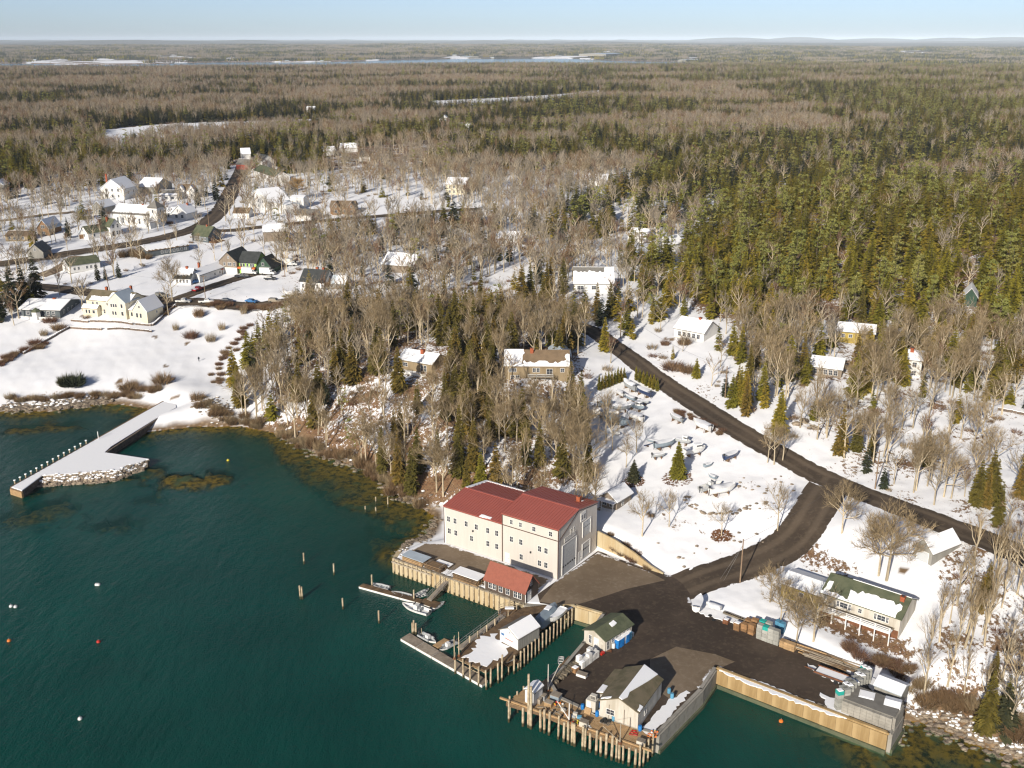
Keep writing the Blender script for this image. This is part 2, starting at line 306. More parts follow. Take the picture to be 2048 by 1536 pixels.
    mp = N(nt, 'ShaderNodeMapping'); mp.inputs['Rotation'].default_value = (0, 0, 0.5); mp.inputs['Scale'].default_value = (1, 0.45, 1); nt.links.new(p, mp.inputs['Vector'])
    n4 = noise(nt, mp.outputs[0], 1.7, 5, 0.7)
    s = math_(nt, 'ADD', math_(nt, 'MULTIPLY', n1, 0.35), math_(nt, 'ADD', math_(nt, 'MULTIPLY', n2, 0.35), math_(nt, 'MULTIPLY', n4, 0.3)))
    thr = math_(nt, 'MULTIPLY_ADD', lit, -0.42, 0.74)
    k = ramp(nt, math_(nt, 'SUBTRACT', s, thr), -0.012, 0.022)
    snowc = mixc(nt, n1, (0.80, 0.82, 0.87), (0.84, 0.84, 0.84))
    litc = mixc(nt, ramp(nt, n2, 0.35, 0.65), (0.17, 0.085, 0.042), (0.26, 0.17, 0.095)); litc = mixc(nt, ramp(nt, n3, 0.45, 0.7), litc, (0.075, 0.05, 0.035))
    c = mixc(nt, k, snowc, litc)
    farc = mixc(nt, ramp(nt, noise(nt, p, 0.012, 6, 0.7), 0.42, 0.6), (0.17, 0.145, 0.12), (0.075, 0.08, 0.055)); c = mixc(nt, far, c, farc)
    vor = N(nt, 'ShaderNodeTexVoronoi'); IN(nt, vor, Scale=0.9); nt.links.new(p, vor.inputs['Vector'])
    rk = mixc(nt, ramp(nt, vor.outputs['Distance'], 0.1, 0.6), (0.34, 0.26, 0.17), (0.13, 0.09, 0.055)); rk = mixc(nt, n3, rk, (0.20, 0.13, 0.07))
    c = mixc(nt, shore, c, rk)
    z = N(nt, 'ShaderNodeSeparateXYZ'); nt.links.new(p, z.inputs[0])
    wf = ramp(nt, noise(nt, p, 0.7, 5, 0.68), 0.36, 0.60)
    weed = mixc(nt, wf, (0.028, 0.018, 0.007), (0.29, 0.145, 0.018)); bedc = mixc(nt, ramp(nt, noise(nt, p, 0.13, 4), 0.52, 0.68), weed, (0.09, 0.10, 0.055))
    shallow = math_(nt, 'GREATER_THAN', z.outputs[2], -1.7)
    bedc = mixc(nt, shallow, (0.03, 0.06, 0.045), bedc)
    c = mixc(nt, ramp(nt, z.outputs[2], 0.12, -0.02), c, bedc)
    hh = math_(nt, 'ADD', math_(nt, 'MULTIPLY', n2, 0.6), math_(nt, 'MULTIPLY', k, 0.25))
    prin(nt, o, c, 0.85, 0.2, hh, 0.32, 0.2); M['ground'] = m
    # water ------------------------------------------------------------------
    m, nt, o = NT('sea_water'); p = pos(nt)
    at = N(nt, 'ShaderNodeAttribute', attribute_name='depth').outputs['Fac']
    big = noise(nt, p, 0.006, 3, 0.5); med = noise(nt, p, 0.05, 4, 0.6)
    deep = mixc(nt, ramp(nt, math_(nt, 'ADD', math_(nt, 'MULTIPLY', big, 0.7), math_(nt, 'MULTIPLY', med, 0.3)), 0.35, 0.65), (0.0015, 0.038, 0.028), (0.003, 0.060, 0.045))
    mp = N(nt, 'ShaderNodeMapping'); mp.inputs['Rotation'].default_value = (0, 0, R(-28)); mp.inputs['Scale'].default_value = (1.0, 0.35, 1); nt.links.new(p, mp.inputs['Vector'])
    w1 = noise(nt, mp.outputs[0], 0.55, 5, 0.65); w2 = noise(nt, mp.outputs[0], 0.12, 3, 0.5); w3 = noise(nt, p, 2.5, 3, 0.6)
    hgt = math_(nt, 'ADD', math_(nt, 'ADD', math_(nt, 'MULTIPLY', w1, 0.5), math_(nt, 'MULTIPLY', w2, 0.7)), math_(nt, 'MULTIPLY', w3, 0.2))
    pw = prin(nt, o, deep, 0.12, 0.28, hgt, 0.9, 0.7); pw.inputs['IOR'].default_value = 1.33
    tr = N(nt, 'ShaderNodeBsdfTransparent'); tr.inputs[0].default_value = (0.80, 0.92, 0.82, 1)
    a = math_(nt, 'SUBTRACT', 1.0, math_(nt, 'POWER', 2.71828, math_(nt, 'MULTIPLY', at, -0.62)))
    a = math_(nt, 'MULTIPLY_ADD', a, 0.93, 0.07)
    mx = N(nt, 'ShaderNodeMixShader'); nt.links.new(a, mx.inputs[0]); nt.links.new(tr.outputs[0], mx.inputs[1]); nt.links.new(pw.outputs[0], mx.inputs[2]); nt.links.new(mx.outputs[0], o.inputs['Surface'])
    M['water'] = m
    # asphalt -----------------------------------------------------------------
    def paving(name, c1, c2, salt, snowamt):
        m, nt, o = NT(name); p = pos(nt); a = noise(nt, p, 0.10, 5, 0.6); b = noise(nt, p, 1.3, 4, 0.6); g = noise(nt, p, 9, 2)
        c = mixc(nt, ramp(nt, a, 0.38, 0.64), c1, c2); c = mixc(nt, math_(nt, 'MULTIPLY', ramp(nt, b, 0.48, 0.72), 0.35), c, salt); c = mixc(nt, math_(nt, 'MULTIPLY', g, 0.25), c, (0.03, 0.025, 0.02))
        at = N(nt, 'ShaderNodeAttribute', attribute_name='edge').outputs['Fac']          # 1 at the ploughed edge
        wob = math_(nt, 'ADD', math_(nt, 'MULTIPLY', noise(nt, p, 0.45, 5, 0.65), 0.9), math_(nt, 'MULTIPLY', b, 0.35))
        k = ramp(nt, math_(nt, 'ADD', at, wob), 1.30 - snowamt, 1.40 - snowamt)
        ln = N(nt, 'ShaderNodeAttribute', attribute_name='lane').outputs['Fac']; tk = ramp(nt, math_(nt, 'ABSOLUTE', math_(nt, 'SUBTRACT', math_(nt, 'ABSOLUTE', ln), 0.27)), 0.16, 0.04)
        c = mixc(nt, math_(nt, 'MULTIPLY', tk, 0.38), c, salt)
        c = mixc(nt, k, c, (0.78, 0.79, 0.82)); prin(nt, o, c, 0.85, 0.25, b, 0.2, 0.05); M[name] = m
    paving('asphalt', (0.048, 0.034, 0.024), (0.078, 0.056, 0.040), (0.15, 0.112, 0.08), 0.0)
    paving('road', (0.058, 0.042, 0.029), (0.088, 0.065, 0.045), (0.17, 0.13, 0.09), 0.04)
    paving('dirt_pave', (0.17, 0.125, 0.08), (0.23, 0.175, 0.12), (0.33, 0.27, 0.20), 0.05)
mk()
# ---------------------------------------------------------------- mesh helpers
class MB:
    def __init__(s): s.v = []; s.f = []; s.m = []
    def add(s, vs, fs, mi=0):
        b = len(s.v); s.v.extend([tuple(map(float, q)) for q in vs]); s.f.extend([tuple(b + i for i in q) for q in fs]); s.m.extend([mi] * len(fs)); return s
    def box(s, c, size, rz=0.0, mi=0, taper=1.0):
        x, y, z = size[0] / 2, size[1] / 2, size[2] / 2; cs, sn = math.cos(rz), math.sin(rz); vs = []
        for k in (-1, 1):
            t = taper if k > 0 else 1.0
            for a, b in ((-1, -1), (1, -1), (1, 1), (-1, 1)):
                px, py = a * x * t, b * y * t; vs.append((c[0] + px * cs - py * sn, c[1] + px * sn + py * cs, c[2] + k * z))
        return s.add(vs, [(3, 2, 1, 0), (4, 5, 6, 7), (0, 1, 5, 4), (1, 2, 6, 5), (2, 3, 7, 6), (3, 0, 4, 7)], mi)
    def bx(s, x0, x1, y0, y1, z0, z1, mi=0): return s.box(((x0 + x1) / 2, (y0 + y1) / 2, (z0 + z1) / 2), (abs(x1 - x0), abs(y1 - y0), abs(z1 - z0)), 0, mi)
    def tube(s, a, b, r0, r1=None, n=6, mi=0, caps=True):
        r1 = r0 if r1 is None else r1; a = Vector(a); b = Vector(b); d = (b - a)
        if d.length < 1e-6: return s
        d.normalize(); u = d.orthogonal().normalized(); w = d.cross(u); vs = []
        for c, r in ((a, r0), (b, r1)):
            for i in range(n):
                t = 6.28318 * i / n; vs.append(c + u * (r * math.cos(t)) + w * (r * math.sin(t)))
        fs = [(i, (i + 1) % n, n + (i + 1) % n, n + i) for i in range(n)]
        if caps: fs += [tuple(range(n - 1, -1, -1)), tuple(range(n, 2 * n))]
        return s.add(vs, fs, mi)
    def prism(s, poly, z0, z1, mi=0):
        n = len(poly); vs = [(p[0], p[1], z0) for p in poly] + [(p[0], p[1], z1) for p in poly]
        area = sum(poly[i][0] * poly[(i + 1) % n][1] - poly[(i + 1) % n][0] * poly[i][1] for i in range(n))
        fs = [tuple(range(n - 1, -1, -1)), tuple(range(n, 2 * n))] + [(i, (i + 1) % n, n + (i + 1) % n, n + i) for i in range(n)]
        if area < 0: fs = [q[::-1] for q in fs]
        return s.add(vs, fs, mi)
    def lathe(s, prof, c=(0, 0, 0), n=12, mi=0):
        vs = [(c[0] + r * math.cos(6.28318 * i / n), c[1] + r * math.sin(6.28318 * i / n), c[2] + z) for r, z in prof for i in range(n)]
        fs = [(k * n + i, k * n + (i + 1) % n, (k + 1) * n + (i + 1) % n, (k + 1) * n + i) for k in range(len(prof) - 1) for i in range(n)]
        fs += [tuple(range(n - 1, -1, -1)), tuple(range((len(prof) - 1) * n, len(prof) * n))]
        return s.add(vs, fs, mi)
    def mesh(s, name, mats, smooth=False):
        me = bpy.data.meshes.new(name); me.from_pydata(s.v, [], s.f)
        for m in (mats if isinstance(mats, (list, tuple)) else [mats]): me.materials.append(M[m] if isinstance(m, str) else m)
        if any(s.m): me.polygons.foreach_set('material_index', s.m)
        if smooth: me.polygons.foreach_set('use_smooth', [True] * len(me.polygons))
        me.update(); return me
    def build(s, name, mats, parent=None, smooth=False, **tags): return link(name, s.mesh(name, mats, smooth), parent, **tags)
def link(name, me, parent=None, label=None, cat=None, group=None, kind=None, loc=None, rz=None):
    o = bpy.data.objects.new(name, me); COL.objects.link(o)
    if parent is not None: o.parent = parent
    if loc is not None: o.location = loc
    if rz is not None: o.rotation_euler = (0, 0, rz)
    return tag(o, label, cat, group, kind)
def tag(o, label=None, cat=None, group=None, kind=None):
    for k, v in (('label', label), ('category', cat), ('group', group), ('kind', kind)):
        if v: o[k] = v
    return o
def thing(name, label, cat, loc, rz=0.0, group=None, scale=None):
    o = bpy.data.objects.new(name, None); COL.objects.link(o); o.location = tuple(loc); o.rotation_euler = (0, 0, rz); o.empty_display_size = 0.5
    if scale: o.scale = (scale,) * 3
    return tag(o, label, cat, group)
def copy_tree(o, parent=None):
    c = o.copy(); COL.objects.link(c)
    if parent is not None: c.parent = parent
    for ch in list(o.children): copy_tree(ch, c)
    return c
# ---------------------------------------------------------------- ground sheet, water, roads
rows = [70.0]
while rows[-1] < 60000:
    d = rows[-1]; rows.append(d * (1.0042 if 130 < d < 420 else 1.009 if d < 1000 else 1.013))
rows = np.array(rows)
cols = np.concatenate([np.linspace(-1.25, -0.57, 22)[:-1], np.linspace(-0.57, 0.57, 420), np.linspace(0.57, 1.25, 22)[1:]])
GX = (rows[:, None] * np.sin(np.arctan(cols))[None]); GY = (rows[:, None] * np.cos(np.arctan(cols))[None])
gx, gy = GX.ravel(), GY.ravel(); gz = T(gx, gy); nr, nc = GX.shape
def grid_mesh(name, xs, ys, zs, nr, nc):
    me = bpy.data.meshes.new(name); n = len(xs); me.vertices.add(n)
    me.vertices.foreach_set('co', np.stack([xs, ys, zs], -1).ravel())
    i = (np.arange(nr - 1)[:, None] * nc + np.arange(nc - 1)[None]).ravel()
    q = np.stack([i, i + 1, i + nc + 1, i + nc], -1); nf = len(q)
    me.loops.add(nf * 4); me.loops.foreach_set('vertex_index', q.ravel()); me.polygons.add(nf)
    me.polygons.foreach_set('loop_start', np.arange(nf) * 4); me.polygons.foreach_set('loop_total', np.full(nf, 4))
    me.polygons.foreach_set('use_smooth', np.ones(nf, bool)); me.update(calc_edges=True); return me
ground_me = grid_mesh('ground', gx, gy, gz, nr, nc)
gd = np.sqrt(gx * gx + gy * gy)
# how bare the ground is (leaf litter showing through the snow), rocky shore, far woodland floor
LITTER = [  # polygon in pixels, amount
    ([(500, 860), (560, 700), (640, 600), (900, 560), (1060, 560), (1180, 650), (1180, 820), (1190, 985), (880, 1010), (740, 945), (600, 880)], 0.60),
    ([(500, 868), (640, 912), (780, 985), (880, 1020), (960, 970), (860, 930), (740, 880), (600, 830)], 0.74),
    ([(1330, 560), (1500, 400), (2060, 420), (2350, 500), (2350, 800), (2048, 690), (1800, 650), (1400, 640)], 0.7),
    ([(1450, 640), (2048, 690), (2048, 760), (1560, 780)], 0.55),
    ([(1560, 780), (2060, 760), (2200, 1050), (1880, 1050), (1640, 930)], 0.46),
    ([(1850, 1060), (2300, 1060), (2400, 1600), (1900, 1460), (1820, 1400), (1840, 1240)], 0.52),
    ([(1800, 1390), (1900, 1400), (2060, 1440), (2060, 1530), (1900, 1480), (1800, 1440)], 0.80),
    ([(1560, 1260), (1700, 1300), (1830, 1350), (1830, 1400), (1700, 1360), (1560, 1290)], 0.36),
    ([(1600, 1190), (1830, 1280), (1830, 1310), (1700, 1290), (1580, 1230)], 0.40),
    ([(1210, 1080), (1330, 1030), (1600, 1050), (1560, 1090), (1400, 1140), (1320, 1140)], 0.36),
    ([(1340, 960), (1450, 930), (1620, 940), (1600, 1010), (1380, 1030)], 0.38),
    ([(1200, 800), (1560, 830), (1620, 940), (1400, 960), (1230, 960)], 0.22),
    ([(1240, 690), (1330, 690), (1500, 800), (1640, 920), (1560, 900), (1330, 760)], 0.40),
    ([(440, 860), (420, 790), (500, 640), (560, 600), (560, 700), (520, 830)], 0.33),
    ([(0, 805), (0, 780), (300, 760), (340, 800), (300, 815), (150, 812)], 0.45),
    ([(0, 560), (0, 380), (480, 330), (700, 350), (900, 380), (900, 440), (700, 480), (520, 600), (300, 600)], 0.32),
    ([(1600, 1090), (1700, 1140), (1850, 1180), (1850, 1250), (1800, 1290), (1640, 1225), (1500, 1200), (1430, 1195), (1560, 1130)], 0.34),
    ([(1600, 1090), (1640, 1104), (1690, 1138), (1640, 1130)], 0.9),
    ([(1640, 1228), (1700, 1255), (1800, 1292), (1806, 1304), (1700, 1276), (1640, 1246)], 0.95),
    ([(1340, 1056), (1400, 1052), (1500, 1044), (1600, 1036), (1600, 1030), (1500, 1038), (1400, 1044), (1340, 1048)], 0.55),
    ([(-50, 700), (200, 668), (330, 668), (440, 700), (420, 770), (200, 765), (-50, 790)], 0.02),
    ([(540, 560), (560, 440), (950, 440), (1060, 500), (1060, 570), (860, 590), (680, 590)], 0.34),
]
lit = np.where(gd < 470, 0.18, 0.18 + 0.5 * sstep(520, 760, gd))
cl = gd < 1400
for poly, a in LITTER:
    P = pxpoly(poly); ins = inside(P, gx[cl], gy[cl]); s = pdist(P, gx[cl], gy[cl], True)
    w = np.where(ins, np.clip(0.5 + s / 8, 0, 1), np.clip(0.5 - s / 8, 0, 1)); lit[cl] = lit[cl] * (1 - w) + a * w
FIELDS = [[(205, 262), (330, 250), (480, 246), (640, 240), (640, 250), (480, 264), (330, 275), (215, 300)], [(860, 204), (960, 200), (1100, 192), (1200, 182), (1200, 192), (1100, 208), (970, 216), (870, 220)],
          [(45, 128), (60, 121), (120, 118), (180, 121), (280, 121), (300, 127), (150, 129.5)], [(170, 119), (200, 117), (290, 118.5), (380, 121), (375, 124), (200, 122)], [(310, 116), (345, 112), (400, 116), (390, 119)], [(445, 118), (462, 115), (478, 117), (455, 121)],
          [(1060, 115), (1110, 112), (1180, 113.5), (1185, 117), (1100, 117)], [(1200, 108), (1250, 106), (1245, 109), (1210, 110)], [(1370, 121), (1375, 114), (1402, 114), (1400, 122)], [(1800, 109), (1795, 105), (1860, 106), (1850, 111)],
          [(885, 115), (905, 112), (960, 114), (1010, 116.5), (930, 117)], [(540, 122), (700, 121), (760, 118), (740, 122), (600, 125)], [(1170, 85), (1200, 82), (1210, 84), (1180, 87)], [(225, 84), (280, 83), (282, 85), (230, 86)]]
fields = [np.array([un(p[0], p[1], 24 if p[1] > 140 else 6)[:2] for p in f]) for f in FIELDS]
open_field = np.zeros(len(gx), bool)
for f in fields: open_field |= inside(f, gx, gy)
open_field &= (gd < 3000) | (nz(gx, gy, 420, 2) > -0.15)
farm = sstep(5200, 6500, gd) * ~open_field
lit[open_field] = 0.0
shore = np.zeros(len(gx)); c2 = (gd < 620)
dn = np.minimum(pdist(nat_l, gx[c2], gy[c2]), pdist(nat_r, gx[c2], gy[c2])); shore[c2] = (1 - sstep(1.0, 3.2 + 1.6 * nz(gx[c2], gy[c2], 11, 7), dn)) * (gz[c2] > -0.2)
ca = ground_me.color_attributes.new('cover', 'FLOAT_COLOR', 'POINT')
ca.data.foreach_set('color', np.stack([lit, shore, farm, np.ones_like(lit)], -1).ravel())
ground_me.materials.append(M['ground'])
link('ground', ground_me, kind='structure')
# water: one sheet at sea level, it knows how deep the bed below it lies
wrows = [20.0]
while wrows[-1] < 62000: wrows.append(wrows[-1] * (1.0075 if 110 < wrows[-1] < 400 else 1.03))
wrows = np.array(wrows); wcols = np.concatenate([np.linspace(-1.5, -0.57, 14)[:-1], np.linspace(-0.57, 0.57, 240), np.linspace(0.57, 1.5, 14)[1:]])
wx = (wrows[:, None] * np.sin(np.arctan(wcols))[None]).ravel(); wy_ = (wrows[:, None] * np.cos(np.arctan(wcols))[None]).ravel()
wz = T(wx, wy_); water_me = grid_mesh('water', wx, wy_, np.zeros(len(wx)), len(wrows), len(wcols))
da = water_me.attributes.new('depth', 'FLOAT', 'POINT'); da.data.foreach_set('value', np.clip(-wz, 0, 12))
water_me.materials.append(M['water']); link('water', water_me, kind='structure')
# ribbons and sheets laid on the ground
def ribbon(name, pts, width, mt='road', lift=0.09, world_pts=False, joins=(0, 0)):
    P = np.array(pts, float) if world_pts else np.array([ground(*p)[:2] for p in pts])
    for _ in range(3):                                            # round the corners
        Q = [P[0]]
        for i in range(len(P) - 1): Q += [P[i] * 0.75 + P[i + 1] * 0.25, P[i] * 0.25 + P[i + 1] * 0.75]
        P = np.array(Q + [P[-1]])
    seg = np.sqrt((np.diff(P, axis=0) ** 2).sum(1)); L = np.concatenate([[0], np.cumsum(seg)]); n = max(4, int(L[-1] / 1.6))
    t = np.linspace(0, L[-1], n); X = np.interp(t, L, P[:, 0]); Y = np.interp(t, L, P[:, 1]); tx = np.gradient(X); ty = np.gradient(Y); l = np.hypot(tx, ty); nx, ny = -ty / l, tx / l
    off = np.array([-0.62, -0.5, -0.42, -0.2, 0, 0.2, 0.42, 0.5, 0.62]) * width; e = np.array([1, 0.55, 0.2, 0, 0, 0, 0.2, 0.55, 1.0])
    xs = (X[:, None] + nx[:, None] * off).ravel(); ys = (Y[:, None] + ny[:, None] * off).ravel()
    zc = T(X, Y, False); zz = np.maximum(T(xs, ys).reshape(n, -1), zc[:, None] - 0.15); zs = (zz + lift).ravel()
    fe_ = np.clip((t - 3 if joins[0] else t * 0 + 9) / 5, 0, 1) * np.clip((L[-1] - t - 3 if joins[1] else t * 0 + 9) / 5, 0, 1); ed = (e[None] * fe_[:, None]).ravel(); zs = zs - 0.12 * (ed > 0.9) 
    me = grid_mesh(name, xs, ys, zs, n, len(off)); a = me.attributes.new('edge', 'FLOAT', 'POINT'); a.data.foreach_set('value', ed * 0.72); a = me.attributes.new('lane', 'FLOAT', 'POINT'); a.data.foreach_set('value', np.tile(off / width, n))
    me.materials.append(M[mt]); ROADS.append((np.stack([X, Y], -1)[::3], width)); return link(name, me, kind='structure')
ROADS = []
main = [(680, 601), (800, 606), (950, 622), (1080, 640), (1150, 650), (1190, 664), (1225, 690), (1300, 748), (1380, 800), (1450, 848), (1530, 895), (1610, 938), (1680, 970), (1770, 1005), (1870, 1042), (1980, 1085), (2100, 1135), (2300, 1220)]
ribbon('road', main, 5.8)
ribbon('road', [(1672, 958), (1650, 985), (1622, 1035), (1590, 1080), (1545, 1108), (1480, 1136), (1400, 1160), (1335, 1182)], 7.6, lift=0.11, joins=(1, 1))
ribbon('road', [(-200, 560), (-60, 566), (60, 570), (130, 579), (230, 592), (330, 604), (420, 607), (560, 606), (690, 601)], 7.0, lift=0.10)
ribbon('road', [(345, 604), (400, 582), (450, 564), (500, 549), (530, 545)], 5.5, lift=0.12, joins=(1, 0))
ribbon('road', [(-200, 552), (0, 528), (70, 518), (141, 507), (258, 489), (352, 470), (410, 451), (445, 418), (464, 379), (482, 345), (492, 318)], 8.5, lift=0.10)
ribbon('road', [(405, 457), (440, 463), (490, 458), (560, 449), (650, 441), (735, 434), (823, 427), (900, 421), (960, 418)], 6.0, lift=0.12, joins=(1, 0))
ribbon('path', [(80, 552), (110, 541), (140, 526), (155, 512)], 5.5, 'dirt_pave', lift=0.12)
ribbon('path', [(-100, 452), (20, 440), (80, 430), (150, 424), (185, 420)], 5.0, 'dirt_pave', lift=0.12)
def sheet(name, poly, z, mt, step=1.0, edge_w=1.5, snow_edges=None, drape=False, **tags):
    """flat paving filling a polygon (world xy); the attribute 'edge' rises towards chosen borders"""
    P = np.array(poly); lo, hi = P.min(0), P.max(0); nx_, ny_ = [int((hi[i] - lo[i]) / step) + 2 for i in (0, 1)]
    xs, ys = np.meshgrid(lo[0] + np.arange(nx_) * step, lo[1] + np.arange(ny_) * step); ins = inside(P, xs.ravel(), ys.ravel())
    import bmesh
    bm = bmesh.new(); vv = [bm.verts.new((p[0], p[1], z)) for p in P]; bm.faces.new(vv); bm.normal_update()
    bmesh.ops.triangulate(bm, faces=bm.faces[:])
    for _ in range(6):
        es = [e for e in bm.edges if e.calc_length() > 2.2 * step]
        if not es: break
        bmesh.ops.subdivide_edges(bm, edges=es, cuts=1); bmesh.ops.triangulate(bm, faces=[f for f in bm.faces if len(f.verts) > 3])
    for f in bm.faces:
        if f.normal.z < 0: f.normal_flip()
    me = bpy.data.meshes.new(name); bm.to_mesh(me); bm.free(); n = len(me.vertices); co = np.empty(n * 3); me.vertices.foreach_get('co', co); co = co.reshape(-1, 3)
    ed = np.zeros(n)
    for ln in (snow_edges if snow_edges is not None else [np.vstack([P, P[:1]])]): ed = np.maximum(ed, 0.72 * (1 - np.clip(pdist(ln, co[:, 0], co[:, 1]) / edge_w, 0, 1)))
    if drape: co[:, 2] = T(co[:, 0], co[:, 1]) + drape; me.vertices.foreach_set('co', co.ravel())
    a = me.attributes.new('edge', 'FLOAT', 'POINT'); a.data.foreach_set('value', ed); me.materials.append(M[mt]); me.update(); return link(name, me, **tags)
def w3(pts, z=YARD_Z): return [un(p[0], p[1], z)[:2] for p in pts]
yard_px = [(1080, 1208), (1110, 1212), (1151, 1214), (1209, 1231), (1168, 1291), (1131, 1336), (1100, 1362), (1122, 1396), (1190, 1427), (1290, 1462), (1312, 1468), (1400, 1380), (1430, 1337), (1700, 1441), (1762, 1464), (1790, 1432), (1757, 1376), (1700, 1350),
           (1640, 1320), (1590, 1292), (1530, 1268), (1470, 1246), (1405, 1226), (1384, 1212), (1378, 1196), (1384, 1180), (1352, 1156), (1310, 1145), (1245, 1122), (1196, 1103), (1120, 1158), (1075, 1190)]
yard = w3(yard_px)
sheet('pavement', yard, YARD_Z + 0.16, 'asphalt', 2.0, 2.6, [np.array(w3([(1430, 1337), (1700, 1441), (1762, 1464), (1790, 1432), (1757, 1376), (1640, 1320)])), np.array(w3([(1470, 1246), (1405, 1226), (1384, 1212), (1378, 1196), (1384, 1180)])), np.array(w3([(1352, 1156), (1310, 1145), (1245, 1122), (1196, 1103)]))], kind='structure')
sheet('pavement', w3([(1078, 1205), (1112, 1164), (1196, 1106), (1245, 1126), (1300, 1146), (1330, 1162), (1250, 1180), (1215, 1192), (1170, 1206), (1150, 1211), (1110, 1209)]), YARD_Z + 0.165, 'dirt_pave', 1.5, 2.5, [np.array(w3([(1112, 1164), (1196, 1106), (1300, 1146)]))], kind='structure')
sheet('pavement', w3([(1300, 1320), (1352, 1295), (1430, 1310), (1470, 1325), (1446, 1335), (1426, 1336), (1398, 1378), (1340, 1400), (1300, 1370)]), YARD_Z + 0.165, 'dirt_pave', 1.5, 2.0, [np.array(w3([(1446, 1335), (1426, 1336), (1398, 1378)]))], kind='structure')
sheet('pavement', w3([(800, 1108), (850, 1088), (890, 1090), (1000, 1126), (1100, 1160), (1072, 1186), (1045, 1203), (960, 1172), (850, 1134)]), YARD_Z + 0.165, 'dirt_pave', 1.5, 2.5, None, kind='structure')
# ---------------------------------------------------------------- buildings
_wc = {}
def win_mesh(w, h, trim, bars):
    k = (round(w, 2), round(h, 2), trim, bars)
    if k not in _wc:
        b = MB(); t = 0.08
        b.bx(-w/2 - t, w/2 + t, -0.05, 0.06, h/2, h/2 + t); b.bx(-w/2 - t, w/2 + t, -0.09, 0.06, -h/2 - t, -h/2)
        b.bx(-w/2 - t, -w/2, -0.05, 0.06, -h/2, h/2); b.bx(w/2, w/2 + t, -0.05, 0.06, -h/2, h/2)
        if bars:
            b.bx(-0.018, 0.018, -0.03, 0.0, -h/2, h/2); b.bx(-w/2, w/2, -0.03, 0.0, -0.02, 0.02)
        _wc[k] = (b.mesh('window', trim), MB().bx(-w/2, w/2, -0.02, 0.03, -h/2, h/2).mesh('pane', 'glass'))
    return _wc[k]
def window(parent, W, D, face, a, z, w=0.9, h=1.3, trim='trim', bars=True):
    loc, rz = {'F': ((a * W, 0, z), 0), 'B': ((a * W, D, z), math.pi), 'R': ((W, a * D, z), math.pi / 2), 'L': ((0, a * D, z), -math.pi / 2)}[face]
    fm, pm = win_mesh(w, h, trim, bars); o = link('window', fm, parent, loc=loc, rz=rz); link('pane', pm, o); return o
def row(face, n, z, w=0.9, h=1.3, a0=0.1, a1=0.9, **k): return [(face, a0 + (a1 - a0) * (i + 0.5) / n, z, w, h, k) for i in range(n)]
def ragged(pts, j, keep):
    """a closed outline resampled with wobble; keep(p) is False on borders that stay straight"""
    out = []
    for i in range(len(pts)):
        a, b = np.array(pts[i]), np.array(pts[(i + 1) % len(pts)]); n = max(1, int(np.hypot(*(b - a)) / 0.55))
        for k in range(n):
            p = a + (b - a) * k / n
            if keep((a + b) / 2): d = np.array([-(b - a)[1], (b - a)[0]]) / (np.hypot(*(b - a)) + 1e-6); p = p + d * random.uniform(-j, j)
            out.append(p)
    return out
